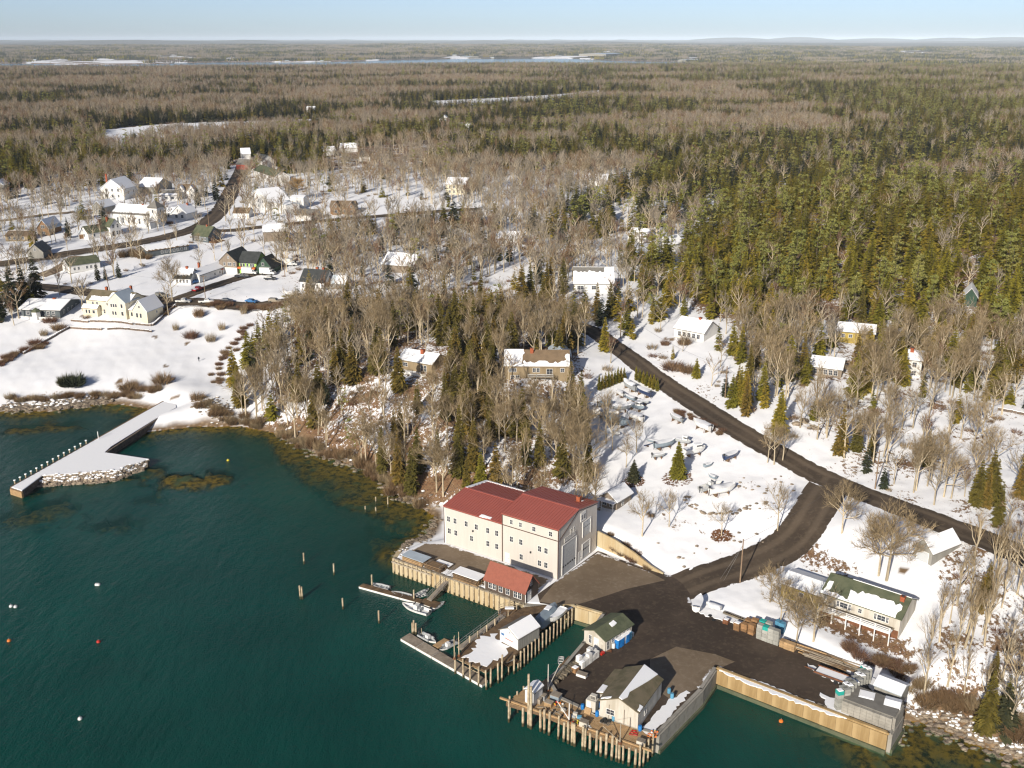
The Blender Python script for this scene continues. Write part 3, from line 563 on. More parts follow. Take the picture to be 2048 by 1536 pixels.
def roof_parts(parent, W, D, h, rh, ridge, over, roof, snow, rp=0.5, thick=0.16, seams=False, name='roof'):
    """gable roof over a W x D plan; u runs along the ridge, v across it"""
    LU, LV = (W, D) if ridge == 'x' else (D, W)
    def P(u, v, z): return (u, v, z) if ridge == 'x' else (v, u, z)
    flip = ridge != 'x'
    b = MB(); vr = LV * rp; sl = {}
    for s in (0, 1):
        ve, run = (-over, vr + over) if s == 0 else (LV + over, LV - vr + over); sg = 1 if s == 0 else -1
        slope = rh / (vr if s == 0 else LV - vr); ze = h - over * slope; zr = h + rh
        vs = [P(u, v, z) for u in (-over, LU + over) for v, z in ((ve, ze), (vr, zr), (vr, zr + thick), (ve, ze + thick))]
        fs = [(0, 1, 2, 3), (7, 6, 5, 4), (3, 2, 6, 7), (1, 0, 4, 5), (0, 3, 7, 4), (1, 5, 6, 2)]
        if (s == 1) != flip: fs = [q[::-1] for q in fs]
        b.add(vs, fs); sl[s] = (ve, sg, slope, ze + thick, run)
    ro = b.build(name, roof, parent)
    if seams:
        for s in (0, 1):
            ve, sg, slope, z0, run = sl[s]; n = int((LU + 2 * over) / seams); me = None
            for i in range(n + 1):
                u = -over + (LU + 2 * over) * i / n
                if me is None:
                    m = MB(); a = 0.035; vs = [P(du, ve + sg * t, z0 + slope * t + dz) for t in (0.02, run - 0.02) for du, dz in ((-a, 0.0), (a, 0.0), (a, 0.09), (-a, 0.09))]
                    m.add(vs, [(0, 1, 5, 4), (1, 2, 6, 5), (2, 3, 7, 6), (3, 0, 4, 7), (3, 2, 1, 0), (4, 5, 6, 7)]); me = m.mesh('seam', roof)
                link('seam', me, ro, loc=(u, 0, 0) if ridge == 'x' else (0, u, 0))
    for sp in (snow or []):
        s, u0, u1, v0, v1 = sp[:5]; j = sp[5] if len(sp) > 5 else 0.25
        ve, sg, slope, z0, run = sl[s]; Lu = LU + 2 * over
        rect = [(u0 * Lu, v0 * run), (u1 * Lu, v0 * run), (u1 * Lu, v1 * run), (u0 * Lu, v1 * run)]
        full = lambda p: 0.05 * Lu < p[0] < 0.95 * Lu or 0.05 * run < p[1] < 0.95 * run
        def keep(p): return not (p[0] < 0.01 or p[0] > Lu * 0.99 or p[1] < 0.01 or p[1] > run * 0.99)
        out = ragged(rect, j, keep); m = MB(); n = len(out); vs = []
        for dz in (0.0, 0.13):
            ins = 0.04 if dz else 0.0
            for q in out:
                uu = min(max(q[0], 0.02 + ins), Lu - 0.02 - ins); tt = min(max(q[1], 0.02 + ins), run - 0.005); vs.append(P(-over + uu, ve + sg * tt, z0 + slope * tt + dz + 0.01))
        m.add(vs, [tuple(range(n, 2 * n)), ] + [(i, (i + 1) % n, n + (i + 1) % n, n + i) for i in range(n)])
        m.build('snow_layer', 'snow', ro)
    return ro
def wall_parts(parent, W, D, h, rh, ridge, wall, rp=0.5, z0=-1.2, name='wall'):
    b = MB()
    if ridge == 'x':
        prof = [(0, z0), (D, z0), (D, h), (D * rp, h + rh), (0, h)]; vs = [(x, p[0], p[1]) for x in (0, W) for p in prof]
        b.add(vs, [(4, 3, 2, 1, 0), (5, 6, 7, 8, 9), (0, 5, 9, 4), (1, 2, 7, 6)])
    else:
        prof = [(0, z0), (W, z0), (W, h), (W * rp, h + rh), (0, h)]; vs = [(p[0], y, p[1]) for y in (0, D) for p in prof]
        b.add(vs, [(0, 1, 2, 3, 4), (9, 8, 7, 6, 5), (0, 4, 9, 5), (1, 6, 7, 2)])
    return b.build(name, wall, parent)
def chimney(parent, x, y, z0, z1, w=0.8, mt='brick', snow=True):
    b = MB().bx(x - w/2, x + w/2, y - w/2, y + w/2, z0, z1).bx(x - w/2 - 0.07, x + w/2 + 0.07, y - w/2 - 0.07, y + w/2 + 0.07, z1, z1 + 0.14); c = b.build('chimney', mt, parent)
    MB().bx(x - w/4, x + w/4, y - w/4, y + w/4, z1 + 0.143, z1 + 0.25).build('flue', 'darksteel', c); return c
def door(parent, W, D, face, a, w=1.0, h=2.1, mt='trim', z=0.0, name='door'):
    loc, rz = {'F': ((a * W, 0, z), 0), 'R': ((W, a * D, z), math.pi / 2), 'L': ((0, a * D, z), -math.pi / 2), 'B': ((a * W, D, z), math.pi)}[face]
    b = MB().bx(-w/2 - 0.12, -w/2, -0.06, 0.05, 0, h + 0.12).bx(w/2, w/2 + 0.12, -0.06, 0.05, 0, h + 0.12).bx(-w/2, w/2, -0.06, 0.05, h, h + 0.12); o = b.build(name, 'trim', parent); o.location = loc; o.rotation_euler = (0, 0, rz)
    MB().bx(-w/2, w/2, -0.03, 0.03, 0, h).build('leaf', mt, o)
    if w < 1.6: MB().bx(w/2 - 0.16, w/2 - 0.08, -0.09, -0.03, 1.0, 1.08).build('handle', 'darksteel', o)
    return o
HOUSES = []
def frame(A, B, z=None):
    if z is None:
        a, b = ground(*A), ground(*B); z = (a[2] + b[2]) / 2
    else: a, b = un(A[0], A[1], z), un(B[0], B[1], z)
    d = b - a; return (a[0], a[1], z), math.atan2(d[1], d[0]), math.hypot(d[0], d[1])
def house(name, label, A, B, D, h, rh, ridge='x', wall='white', roof='darkroof', snow=None, over=0.35, wins=(), doors=(), chims=(), cat='house', z=None, parent=None, rp=0.5, group=None, seams=False, sk=-1.5, W=None, trim='trim', found=True):
    loc, rz, Wd = frame(A, B, z)
    W = W or Wd
    t = thing(name, label, cat, loc, rz, group)
    wall_parts(t, W, D, h, rh, ridge, wall, rp, 0.0)
    if found: MB().bx(0.06, W - 0.06, 0.06, D - 0.06, sk, 0.0).build('foundation', 'conc_grey', t)
    roof_parts(t, W, D, h, rh, ridge, over, roof, snow, rp, seams=seams)
    for w in wins: window(t, W, D, w[0], w[1], w[2], w[3], w[4], trim, **(w[5] if len(w) > 5 else {}))
    for d in doors: door(t, W, D, *d)
    for c in chims: chimney(t, c[0] * W, c[1] * D, h + rh * 0.2, h + rh + c[2], c[3] if len(c) > 3 else 0.8)
    c_, s_ = math.cos(rz), math.sin(rz); HOUSES.append(np.array([(loc[0] + x * c_ - y * s_, loc[1] + x * s_ + y * c_) for x, y in ((-1, -1.5), (W + 1, -1.5), (W + 1, D + 1), (-1, D + 1))]))
    t['_w'] = W; return t
def wing(t, x, y, W, D, h, rh, ridge, wall, roof, snow=None, over=0.3, wins=(), z=0.0, rz=0.0, sk=-1.5, rp=0.5, name='wing', doors=()):
    """an added volume of the same house: walls and roof as parts"""
    w = wall_parts(t, W, D, h, rh, ridge, wall, rp, sk, name); w.location = (x, y, z); w.rotation_euler = (0, 0, rz)
    roof_parts(w, W, D, h, rh, ridge, over, roof, snow, rp)
    for q in wins:
        fm, pm = win_mesh(q[3], q[4], 'trim', False); loc, r2 = {'F': ((q[1] * W, 0, q[2]), 0), 'R': ((W, q[1] * D, q[2]), math.pi / 2), 'L': ((0, q[1] * D, q[2]), -math.pi / 2)}[q[0]]
        me = MB(); o = link('window', fm, w, loc=loc, rz=r2)
        p = MB().bx(-q[3]/2, q[3]/2, -0.02, 0.03, -q[4]/2, q[4]/2); pn = p.build('pane', 'glass', w); pn.location = loc; pn.rotation_euler = (0, 0, r2)
    return w
BOTH = [(0, 0, 1, 0, 1), (1, 0, 1, 0, 1)]; FRONT = [(0, 0, 1, 0, 1)]; BACK = [(1, 0, 1, 0, 1)]
YZ = YARD_Z + 0.17
# --- the big boat shed: two joined volumes, cream walls, red steel roofs
loc, rz, _ = frame((890, 1084), (1115, 1157.5), YZ)
bs = thing('boat_shed', 'large cream boat storage building with two stepped red metal roofs by the wharf', 'building', loc, rz)
W1, W2, BD = 14.9, 13.3, 15.5; HOUSES.append(np.array([(loc[0] + x * math.cos(rz) - y * math.sin(rz), loc[1] + x * math.sin(rz) + y * math.cos(rz)) for x, y in ((-1, -2), (30, -2), (30, BD + 1), (-1, BD + 1))]))
wl_ = wall_parts(bs, W1, BD, 8.4, 1.25, 'x', 'cream', z0=-0.1); wr_ = wall_parts(bs, W2, BD, 10.7, 1.35, 'x', 'cream', z0=-0.1); wr_.location = (W1 + 0.002, 0, 0)
MB().bx(0, W1 + W2, 0.05, BD, -1.0, -0.1).build('foundation', 'conc_grey', bs)
hl = thing('roof_carrier', None, None, (0, 0, 0)); bpy.data.objects.remove(hl)
r1 = roof_parts(bs, W1 - 0.18, BD, 8.4, 1.25, 'x', 0.16, 'redmetal', [(1, 0, 0.05, 0.0, 1.0, 0.2), (1, 0.05, 0.7, 0.0, 0.07, 0.12), (0, 0.62, 0.80, 0.02, 0.10, 0.15)], seams=0.62)
r2 = roof_parts(bs, W2, BD, 10.7, 1.35, 'x', 0.16, 'redmetal', [(1, 0.78, 0.83, 0.28, 0.36, 0.1)], seams=0.62); r2.location = (W1 + 0.002, 0, 0)
for s_, z_ in ((r1, 8.4 + 1.25), (r2, 10.7 + 1.35)):
    MB().box(((W1 if s_ is r1 else W2) / 2, BD / 2, z_ + 0.19), ((W1 if s_ is r1 else W2) + 0.3, 0.5, 0.09)).build('ridge_cap', 'redmetal', s_)
MB().bx(-0.1, W1, -0.12, -0.02, 8.25, 8.42).build('gutter', 'trimdark', bs); MB().bx(W1, W1 + W2 + 0.1, -0.12, -0.02, 10.5, 10.68).build('gutter', 'trimdark', bs)
MB().bx(W1, W1 + W2 + 0.03, -0.05, 0.02, 8.2, 8.38).build('belt_board', 'trimdark', bs)
for x in (-0.03, W1, W1 + W2 + 0.01): MB().bx(x - 0.09, x + 0.09, -0.10, 0.02, -0.1, 8.3 if x < 1 else 10.5).build('downspout', 'trimdark', bs)
MB().bx(W1 + W2 - 0.12, W1 + W2 + 0.06, -0.06, 0.45, -0.1, 10.6).build('corner_board', 'trim', bs)
MB().bx(-0.06, 0.3, -0.06, -0.0, -0.1, 8.2).build('corner_board', 'trim', bs)
# dark raking boards on the gable
g = MB()
def gb(y0, z0, y1, z1): g.tube((W1 + W2 + 0.03, y0, z0), (W1 + W2 + 0.03, y1, z1), 0.09, n=4)
gb(0.2, 8.2, BD / 2, 11.8); g.build('rake_board', 'trimdark', bs); g = MB(); gb(BD / 2, 11.75, BD, 10.4); g.build('rake_board', 'trimdark', bs)
for fx, z in ((0.075, 5.75), (0.19, 5.75), (0.385, 5.9), (0.56, 5.9), (0.755, 5.9), (0.905, 5.9), (0.085, 3.0), (0.20, 3.0), (0.475, 2.9), (0.755, 2.9), (0.905, 2.9)): window(bs, W1, BD, 'F', fx, z, 0.75, 1.15)
for x, z, w in ((2.2, 9.45, 0.6), (4.4, 9.45, 0.6), (7.6, 9.4, 0.75), (11.5, 9.4, 0.75), (2.2, 5.6, 0.75), (4.5, 5.6, 0.75), (9.0, 5.4, 0.75), (10.5, 5.4, 0.75), (4.6, 2.3, 0.75), (9.0, 2.2, 0.75), (10.5, 2.2, 0.75)): window(bs, 1, BD, 'F', W1 + x, z, w, 1.15 if z < 9 else 0.95)
door(bs, 1, BD, 'F', W1 + 1.2, 0.95, 2.1, 'white')
for x in (6.8, ): MB().bx(W1 + x, W1 + x + 0.25, -0.3, 0, 3.9, 4.25).build('wall_lamp', 'darksteel', bs)
MB().bx(7.4, 7.65, -0.3, 0, 4.6, 4.95).build('wall_lamp', 'darksteel', bs)
def bigdoor(y0, y1, z0, z1, zw, nw):
    b = MB(); x = W1 + W2; t = 0.18
    b.bx(x - 0.1, x + 0.12, y0 - t, y0, z0, z1 + t).bx(x - 0.1, x + 0.12, y1, y1 + t, z0, z1 + t).bx(x - 0.1, x + 0.12, y0, y1, z1, z1 + t); o = b.build('overhead_door', 'trim', bs)
    n = max(2, int((z1 - z0) / 0.62)); me = MB().bx(x - 0.02, x + 0.035, y0, y1, 0.012, (z1 - z0) / n - 0.012).mesh('panel', 'door')
    for i in range(n): link('panel', me, o, loc=(0, 0, z0 + (z1 - z0) * i / n))
    for i in range(nw):
        yc = y0 + (y1 - y0) * (i + 0.5) / nw; MB().bx(x + 0.02, x + 0.05, yc - 0.28, yc + 0.28, zw, zw + 0.34).build('pane', 'glass', o)
bigdoor(1.6, 6.9, 0.05, 6.5, 1.55, 6); bigdoor(9.6, 12.6, 5.0, 8.4, 6.9, 4); bigdoor(9.6, 12.6, 0.3, 3.4, 1.9, 4)
door(bs, W1 + W2, BD, 'R', 8.55 / BD, 1.0, 2.2, 'white')
for y in (4.9, 6.1): window(bs, W1 + W2, BD, 'R', y / BD, 8.4, 0.6, 1.2)
b = MB().bx(W1 + W2 - 0.02, W1 + W2 + 0.1, 8.6, 10.6, 8.9, 10.9).build('loft_window', 'trim', bs)
for y in (9.15, 10.1): MB().bx(W1 + W2 + 0.09, W1 + W2 + 0.12, y - 0.28, y + 0.28, 9.3, 10.3).build('pane', 'glass', b)
sg_ = MB().bx(W1 + W2 + 0.02, W1 + W2 + 0.10, 2.2, 6.6, 7.0, 7.9).build('sign_board', 'trim', bs)
fr = MB(); x_ = W1 + W2 + 0.11
for a in ((2.2, 6.6, 7.0, 7.05), (2.2, 6.6, 7.85, 7.9), (2.2, 2.25, 7.05, 7.85), (6.55, 6.6, 7.05, 7.85)): fr.bx(x_ - 0.02, x_ + 0.02, a[0], a[1], a[2], a[3])
fr.build('sign_frame', 'darksteel', sg_)
ln = MB()
for i, (z, y0, y1) in enumerate(((7.52, 2.6, 6.2), (7.28, 3.2, 5.7))):       # two lines of lettering too small to read in the photograph
    y = y0
    while y < y1:
        w = random.uniform(0.10, 0.22); ln.bx(x_ - 0.02, x_ + 0.005, y, y + w, z, z + 0.13); y += w + (0.05 if random.random() > 0.15 else 0.2)
tag(ln.build('lettering', 'steel', sg_), kind='stuff')
chimney(bs, W1 + W2 * 0.80, BD * 0.80, 11.0, 12.4, 0.8)
# --- red roofed wharf office
t = house('wharf_office', 'small shingled wharf office with red shingle roof on the bulkhead edge', (970, 1178), (1050, 1206.5), 4.5, 2.35, 2.6, 'x', 'darkshingle', 'redshingle', over=0.3, z=YZ, cat='building',
          wins=[('F', 0.14, 1.35, 0.72, 1.3), ('F', 0.24, 1.35, 0.72, 1.3), ('F', 0.40, 1.3, 0.75, 1.4), ('F', 0.575, 1.3, 0.75, 1.4), ('F', 0.77, 1.3, 0.75, 1.45), ('F', 0.87, 1.3, 0.75, 1.45), ('R', 0.45, 3.4, 0.5, 0.8)], doors=[('R', 0.3, 1.2, 2.0, 'white')], chims=(), found=False)
for x in (0.0, 9.5): MB().bx(x - 0.06, x + 0.06, -0.05, 0.1, 0, 2.3).build('corner_board', 'trim', t)
# --- white shed on the middle pier
t = house('pier_shed', 'white plank shed with snow covered roof standing on the middle pier', (1000, 1281.5), (1036, 1301), 5.5, 2.3, 1.3, 'y', 'white', 'greyroof', [(1, 0, 1, 0, 1)], 0.2, z=YZ, cat='shed', wins=[('F', 0.55, 2.75, 0.3, 0.3)], found=False)
for i in range(12): MB().bx(t['_w'] + 0.0, t['_w'] + 0.03, i * 0.46, i * 0.46 + 0.42, 0, 2.15).build('board', 'greywall', t)
sgn = MB().bx(1.2, 3.3, -0.05, 0.0, 1.05, 1.35).build('sign_board', 'trim', t)
lt = MB(); x = 1.3
for ch in range(7): lt.bx(x, x + 0.2, -0.065, -0.05, 1.1, 1.3); lt.bx(x + 0.06, x + 0.14, -0.07, -0.049, 1.16, 1.24); x += 0.28
tag(lt.build('lettering', 'red', sgn), kind='stuff')
MB().bx(0.35, 1.1, -0.06, 0.0, 1.5, 1.9).build('notice', 'paint_blue', t)
# --- green roofed bait shed on the working wharf
t = house('bait_shed', 'weathered shingled shed with mossy green roof beside blue plastic bins', (1168, 1284), (1210, 1306), 7.4, 2.5, 1.0, 'y', 'oldwhite', 'greenroof', [(1, 0.45, 0.62, 0.62, 0.85, 0.2)], 0.3, z=YZ, cat='shed',
          wins=[('F', 0.30, 1.3, 0.55, 1.5), ('R', 0.10, 1.2, 0.6, 1.5)] + [('R', 0.28 + 0.14 * i, 1.7, 0.55, 0.7) for i in range(5)], doors=[('F', 0.58, 0.9, 2.0, 'white')], found=False)
MB().bx(3.6, 4.5, -0.05, 0, 1.35, 1.85).build('sign_board', 'hvac', t)
# --- big work shed on the wharf
t = house('work_shed', 'cream sheet metal work shed with mossy olive roof and lean-to on the timber wharf', (1199, 1434), (1275, 1460), 9.8, 3.2, 1.45, 'y', 'oldwhite', 'oliveroof', [(1, 0.04, 0.16, 0.0, 0.12, 0.2), (0, 0.02, 0.06, 0.1, 0.6, 0.1)], 0.22, z=YZ, cat='shed', wins=[('R', 0.30, 1.5, 0.7, 0.9), ('F', 0.28, 1.6, 1.3, 0.9)], found=False)
Ws = t['_w']; rf = [c for c in t.children if c.name.startswith('roof')][0]
# the wind-drifted wedge of snow on its right slope
m = MB(); pts = [(-0.1, 0.85), (-0.15, 1.0), (5.0, 1.0), (10.2, 1.0), (10.2, 0.30), (7.5, 0.45), (5.0, 0.62), (2.5, 0.80), (1.2, 0.74)]; n = len(pts); vs = []
sl_ = 1.45 / (Ws / 2)
for dz in (0.17, 0.29):
    for u, v in pts:
        x = Ws + 0.22 - v * (Ws / 2 + 0.22); vs.append((x, u if dz < 0.2 else min(max(u, -0.1), 10.0), 3.2 - 0.22 * sl_ + (Ws + 0.22 - x) * sl_ + dz))
m.add(vs, [tuple(range(2 * n - 1, n - 1, -1))] + [(i, n + i, n + (i + 1) % n, (i + 1) % n) for i in range(n)]); m.build('snow_layer', 'snow', rf)
lean = MB().bx(-1.7, 0, 2.6, 9.6, 0, 2.2).build('lean_to', 'oldwhite', t); rr = MB().add([(-1.9, 2.4, 2.25), (0, 2.4, 2.75), (0, 9.9, 2.75), (-1.9, 9.9, 2.25), (-1.9, 2.4, 2.4), (0, 2.4, 2.9), (0, 9.9, 2.9), (-1.9, 9.9, 2.4)], [(0, 3, 2, 1), (4, 5, 6, 7), (0, 1, 5, 4), (3, 7, 6, 2), (0, 4, 7, 3)]).build('lean_to_roof', 'oliveroof', t)
MB().add([(-1.8, 2.5, 2.43), (-0.6, 2.5, 2.75), (-0.7, 4.6, 2.72), (-1.8, 5.0, 2.43), (-1.8, 2.5, 2.50), (-0.7, 2.6, 2.84), (-0.8, 4.5, 2.80), (-1.75, 4.9, 2.52)], [(4, 5, 6, 7), (0, 1, 5, 4), (1, 2, 6, 5), (2, 3, 7, 6), (3, 0, 4, 7)]).build('snow_layer', 'snow', rr)
for x in (1.6, 4.2): MB().bx(x - 0.04, x + 0.04, -0.03, 0.0, 0, 2.9).build('batten', 'trimdark', t)
# --- green roofed house above the yard with a long raised deck
t = house('shore_house', 'shingled house with green roof half under snow and long white deck above the yard', (1641, 1222), (1796, 1276), 8.2, 3.9, 2.1, 'x', 'oldwhite', 'greenroof', [(0, 0.34, 0.94, 0.0, 0.52, 0.5), (0, 0.0, 0.35, 0.0, 0.13, 0.3), (1, 0.3, 1.0, 0.0, 1.0, 0.3), (0, 0.03, 0.09, 0.05, 0.6, 0.2)], 0.35, z=5.0,
          wins=[('F', 0.29, 2.75, 1.4, 0.95), ('F', 0.215, 2.75, 0.4, 1.1), ('F', 0.365, 2.75, 0.4, 1.1), ('F', 0.50, 2.75, 0.6, 0.8), ('F', 0.77, 2.75, 1.4, 0.95), ('F', 0.695, 2.75, 0.4, 1.1), ('F', 0.845, 2.75, 0.4, 1.1)], chims=[(0.93, 0.40, 0.35, 0.75)])
W = t['_w']; MB().bx(0.1, W - 0.1, -0.03, 0.0, -1.0, 1.3).build('brick_base', 'rust', t)
dk = MB().bx(0.3, W - 0.8, -2.3, 0, 1.55, 1.72).build('deck', 'timber', t)
for x in np.linspace(0.4, W - 0.9, 6): MB().bx(x - 0.09, x + 0.09, -2.3, -2.12, -1.0, 2.7).build('deck_post', 'trim', t)
for z in (1.95, 2.25, 2.6): MB().bx(0.3, W - 0.8, -2.31, -2.24, z, z + 0.13).build('rail', 'trim', t)
MB().bx(0.3, W - 0.8, -2.33, -2.25, 1.5, 1.8).build('fascia', 'trim', t)
MB().bx(0.3, W - 0.8, -2.2, -1.0, 1.725, 1.80).build('snow_layer', 'snow', dk)
wing(t, -8.2, 0.6, 8.0, 6.5, 2.6, 1.0, 'x', 'ochre', 'greyroof', BOTH, wins=[('F', 0.5, 1.5, 0.8, 0.9)])
house('garage', 'small garage with snow covered roof under the big bare tree', (1826, 1112), (1862, 1132), 8, 2.6, 2.0, 'y', 'greywall', 'greyroof', BOTH, z=None, cat='garage', doors=[('F', 0.5, 2.4, 2.1, 'door')])
t = house('boat_house', 'little shingled cottage with snow roof and open porch behind the red roofed building', (1199, 1013), (1233, 1024), 6.0, 2.5, 1.6, 'y', 'shingle', 'greyroof', BOTH, 0.4, cat='cottage', wins=[('F', 0.3, 1.4, 0.9, 1.1), ('F', 0.7, 1.4, 0.9, 1.1), ('R', 0.4, 1.4, 0.8, 1.0)], z=7.0)
for x in (0.1, 1.4, t['_w'] - 0.1): MB().bx(x - 0.07, x + 0.07, -1.5, -1.36, -1, 2.4).build('porch_post', 'trim', t)
MB().bx(0, t['_w'], -1.6, 0, -0.25, -0.05).build('porch_floor', 'timber', t); MB().bx(-0.2, t['_w'] + 0.2, -1.7, 0.1, 2.4, 2.55).build('porch_roof', 'snow', t)
for z in (0.4, 0.8): MB().bx(0.1, t['_w'] - 0.1, -1.48, -1.42, z, z + 0.07).build('rail', 'trim', t)
# --- houses on the wooded bank and along the road
t = house('bank_house', 'tan shingled house with brown roof edged in snow and a raised rear deck', (1010, 760), (1137, 765), 10, 4.4, 3.0, 'x', 'tanwall', 'brownroof', [(0, 0, 0.30, 0, 1.0, 0.5), (0, 0.28, 1.0, 0, 0.26, 0.5), (0, 0.93, 1.0, 0.2, 0.7, 0.3)], chims=[(0.42, 0.42, 0.7, 0.9)],
          wins=[('F', 0.08, 3.2, 0.9, 1.0), ('F', 0.15, 3.2, 0.9, 1.0), ('F', 0.46, 3.2, 0.8, 1.1), ('F', 0.52, 3.2, 0.8, 1.1), ('F', 0.70, 2.7, 1.6, 1.6), ('F', 0.90, 3.2, 1.0, 1.0), ('F', 0.12, 1.1, 1.0, 1.1), ('F', 0.2, 1.1, 1.0, 1.1)])
MB().bx(6.2, 13.2, -3.0, 0, 1.9, 2.05).build('deck', 'timber', t)
for x in (6.3, 8.6, 10.9, 13.1): MB().bx(x - 0.08, x + 0.08, -3.0, -2.84, -1.5, 3.0).build('deck_post', 'greywall', t)
for z in (2.4, 2.9): MB().bx(6.2, 13.2, -3.0, -2.93, z, z + 0.1).build('rail', 'trim', t)
wing(t, 12.4, 10, 6.0, 9, 4.0, 2.4, 'y', 'tanwall', 'bluemetal', None)
t = house('bank_cottage', 'low cottage with snowy roof and brick chimney among trees on the bank', (798, 739), (864, 746), 8, 2.9, 1.9, 'x', 'tanwall', 'greyroof', FRONT, chims=[(0.55, 0.4, 0.9, 1.0)], wins=[('F', 0.2, 1.6, 1.5, 1.0), ('F', 0.7, 1.3, 0.8, 1.8), ('F', 0.8, 1.3, 0.8, 1.8)], cat='cottage')
MB().bx(-0.5, 11, -2.6, 0, -0.5, -0.3).build('deck', 'timber', t); MB().bx(-0.5, 11, -2.62, -2.5, -0.3, 0.5).build('rail', 'trim', t)
house('snowy_white_house', 'white house with tall snow covered roof in the clearing above the road', (1148, 585), (1227, 585), 11, 3.2, 4.4, 'x', 'white', 'greyroof', [(0, 0, 1, 0, 0.72, 0.4), (0, 0.76, 1, 0.7, 1, 0.3), (1, 0, 1, 0, 1)], wins=[('F', 0.12, 1.7, 1.0, 1.2), ('F', 0.2, 1.7, 1.0, 1.2), ('F', 0.5, 1.7, 1.5, 1.2)])
t = house('roadside_house', 'white ranch house with thick snow roof and brick chimney across the road', (1348, 676), (1407, 684), 9, 2.9, 2.6, 'x', 'white', 'greyroof', BOTH, chims=[(0.62, 0.5, 0.6)], wins=row('F', 5, 1.5))
house('yellow_house', 'long ochre yellow house with snow roof among bare trees', (1673, 684), (1747, 691), 8, 3.4, 1.6, 'x', 'ochre', 'greyroof', BOTH, wins=[('F', 0.16, 2.2, 0.9, 0.9), ('F', 0.36, 2.2, 0.9, 0.9), ('F', 0.72, 2.2, 0.9, 0.9)])
house('grey_cottage', 'low grey cottage with snow roof below the yellow house', (1618, 749), (1682, 757), 8, 2.4, 1.8, 'x', 'shingle', 'greyroof', BOTH, cat='cottage', wins=row('F', 5, 1.3))
house('narrow_white_house', 'narrow tall white house with brick chimney at the wood edge', (1812, 753), (1840, 757), 7, 4.8, 1.6, 'x', 'white', 'greyroof', BOTH, chims=[(0.2, 0.4, 0.8, 0.9)], wins=[('F', 0.5, 3.6, 1.0, 1.2), ('F', 0.5, 1.2, 1.0, 1.2)])
house('wood_cabin', 'dark green cabin with snow roof deep in the conifers', (1925, 612), (1952, 614), 9, 3.0, 2.6, 'y', 'greenwall', 'greyroof', BOTH, cat='cabin')
house('wood_house', 'house with snow roof behind a tall pine', (1255, 484), (1292, 486), 9, 3.0, 2.2, 'x', 'white', 'greyroof', BOTH)
house('white_gable_house', 'small white gabled house beside the tall pine', (1308, 500), (1336, 505), 9, 3.0, 2.6, 'y', 'white', 'greyroof', BOTH, wins=[('F', 0.5, 3.6, 0.8, 0.8)])
house('hidden_house', 'snow roofed house glimpsed between dark conifers', (1170, 372), (1214, 372), 12, 3.2, 2.6, 'x', 'white', 'greyroof', BOTH)
house('low_white_house', 'long low white house with snow roof behind bare trees', (994, 492), (1041, 491), 10, 2.8, 2.4, 'x', 'white', 'greyroof', BOTH)
house('steep_snow_house', 'house with steep snow roof peak behind bare oaks', (764, 545), (826, 546), 13, 3.0, 3.6, 'x', 'shingle', 'greyroof', BOTH)
t = house('cream_house', 'large cream house on the snowy rise with tall gable', (892, 389), (932, 389), 11, 5.4, 3.0, 'x', 'yellowcream', 'brownroof', BOTH, wins=row('F', 4, 1.6) + row('F', 4, 4.0))
t = house('brown_gabled_house', 'dark brown house with two white edged gables', (661, 429), (709, 428), 9, 3.6, 2.6, 'x', 'brownwall', 'brownroof', None, wins=row('F', 4, 1.6, 1.0, 1.4))
for x in (1.2, 9.2): wing(t, x, -1.6, 4.2, 5, 3.6, 2.6, 'y', 'brownwall', 'brownroof', FRONT, wins=[('F', 0.5, 1.6, 1.2, 1.4), ('F', 0.5, 4.2, 0.8, 1.0)])
# --- village
t = house('church_hall', 'long white meeting hall with snow roof and arched side windows', (226, 448), (298, 454), 13, 5.6, 3.6, 'x', 'white', 'greyroof', [(0, 0, 1, 0.16, 1, 0.2), (1, 0, 1, 0, 1)], wins=row('F', 6, 2.4, 1.0, 2.6, 0.08, 0.98), chims=[(0.66, 0.5, 0.6)], cat='church')
W = t['_w']; wing(t, W - 0.3, 1.0, 5.2, 5.2, 9.0, 0.3, 'x', 'white', 'greyroof', None, wins=[('F', 0.5, 2.0, 0.9, 2.0), ('F', 0.5, 7.4, 0.8, 1.4), ('R', 0.5, 7.4, 0.8, 1.4), ('R', 0.5, 3.0, 0.9, 2.0)], name='tower')
MB().add([(W - 0.8, 0.5, 9.3), (W + 5.4, 0.5, 9.3), (W + 5.4, 6.7, 9.3), (W - 0.8, 6.7, 9.3), (W + 2.3, 3.6, 12.6)], [(3, 2, 1, 0), (0, 1, 4), (1, 2, 4), (2, 3, 4), (3, 0, 4)]).build('spire', 'greyroof', t)
wing(t, W + 0.2, -3.2, 3.2, 4.2, 2.8, 1.4, 'y', 'white', 'greyroof', BOTH, wins=[('F', 0.5, 1.4, 1.0, 1.8)], name='porch')
t = house('green_roof_farmhouse', 'white gabled farmhouse with pale green roof and lower wing by the bend', (222, 473), (244, 469), 9, 4.6, 3.2, 'y', 'white', 'greenroof', None, wins=[('F', 0.3, 4.6, 0.9, 1.6), ('F', 0.68, 4.6, 0.9, 1.6), ('F', 0.6, 1.4, 0.9, 1.6), ('F', 0.8, 1.4, 0.9, 1.6)], doors=[('F', 0.25, 1.2, 2.2, 'darksteel')], chims=[(0.3, 0.5, 0.6)])
wing(t, -10.5, 1.5, 10.4, 6.5, 2.8, 2.8, 'x', 'white', 'greenroof', None, wins=[('F', 0.3, 1.5, 0.9, 1.2), ('F', 0.6, 1.5, 0.9, 1.2), ('L', 0.5, 1.6, 0.9, 1.4)])
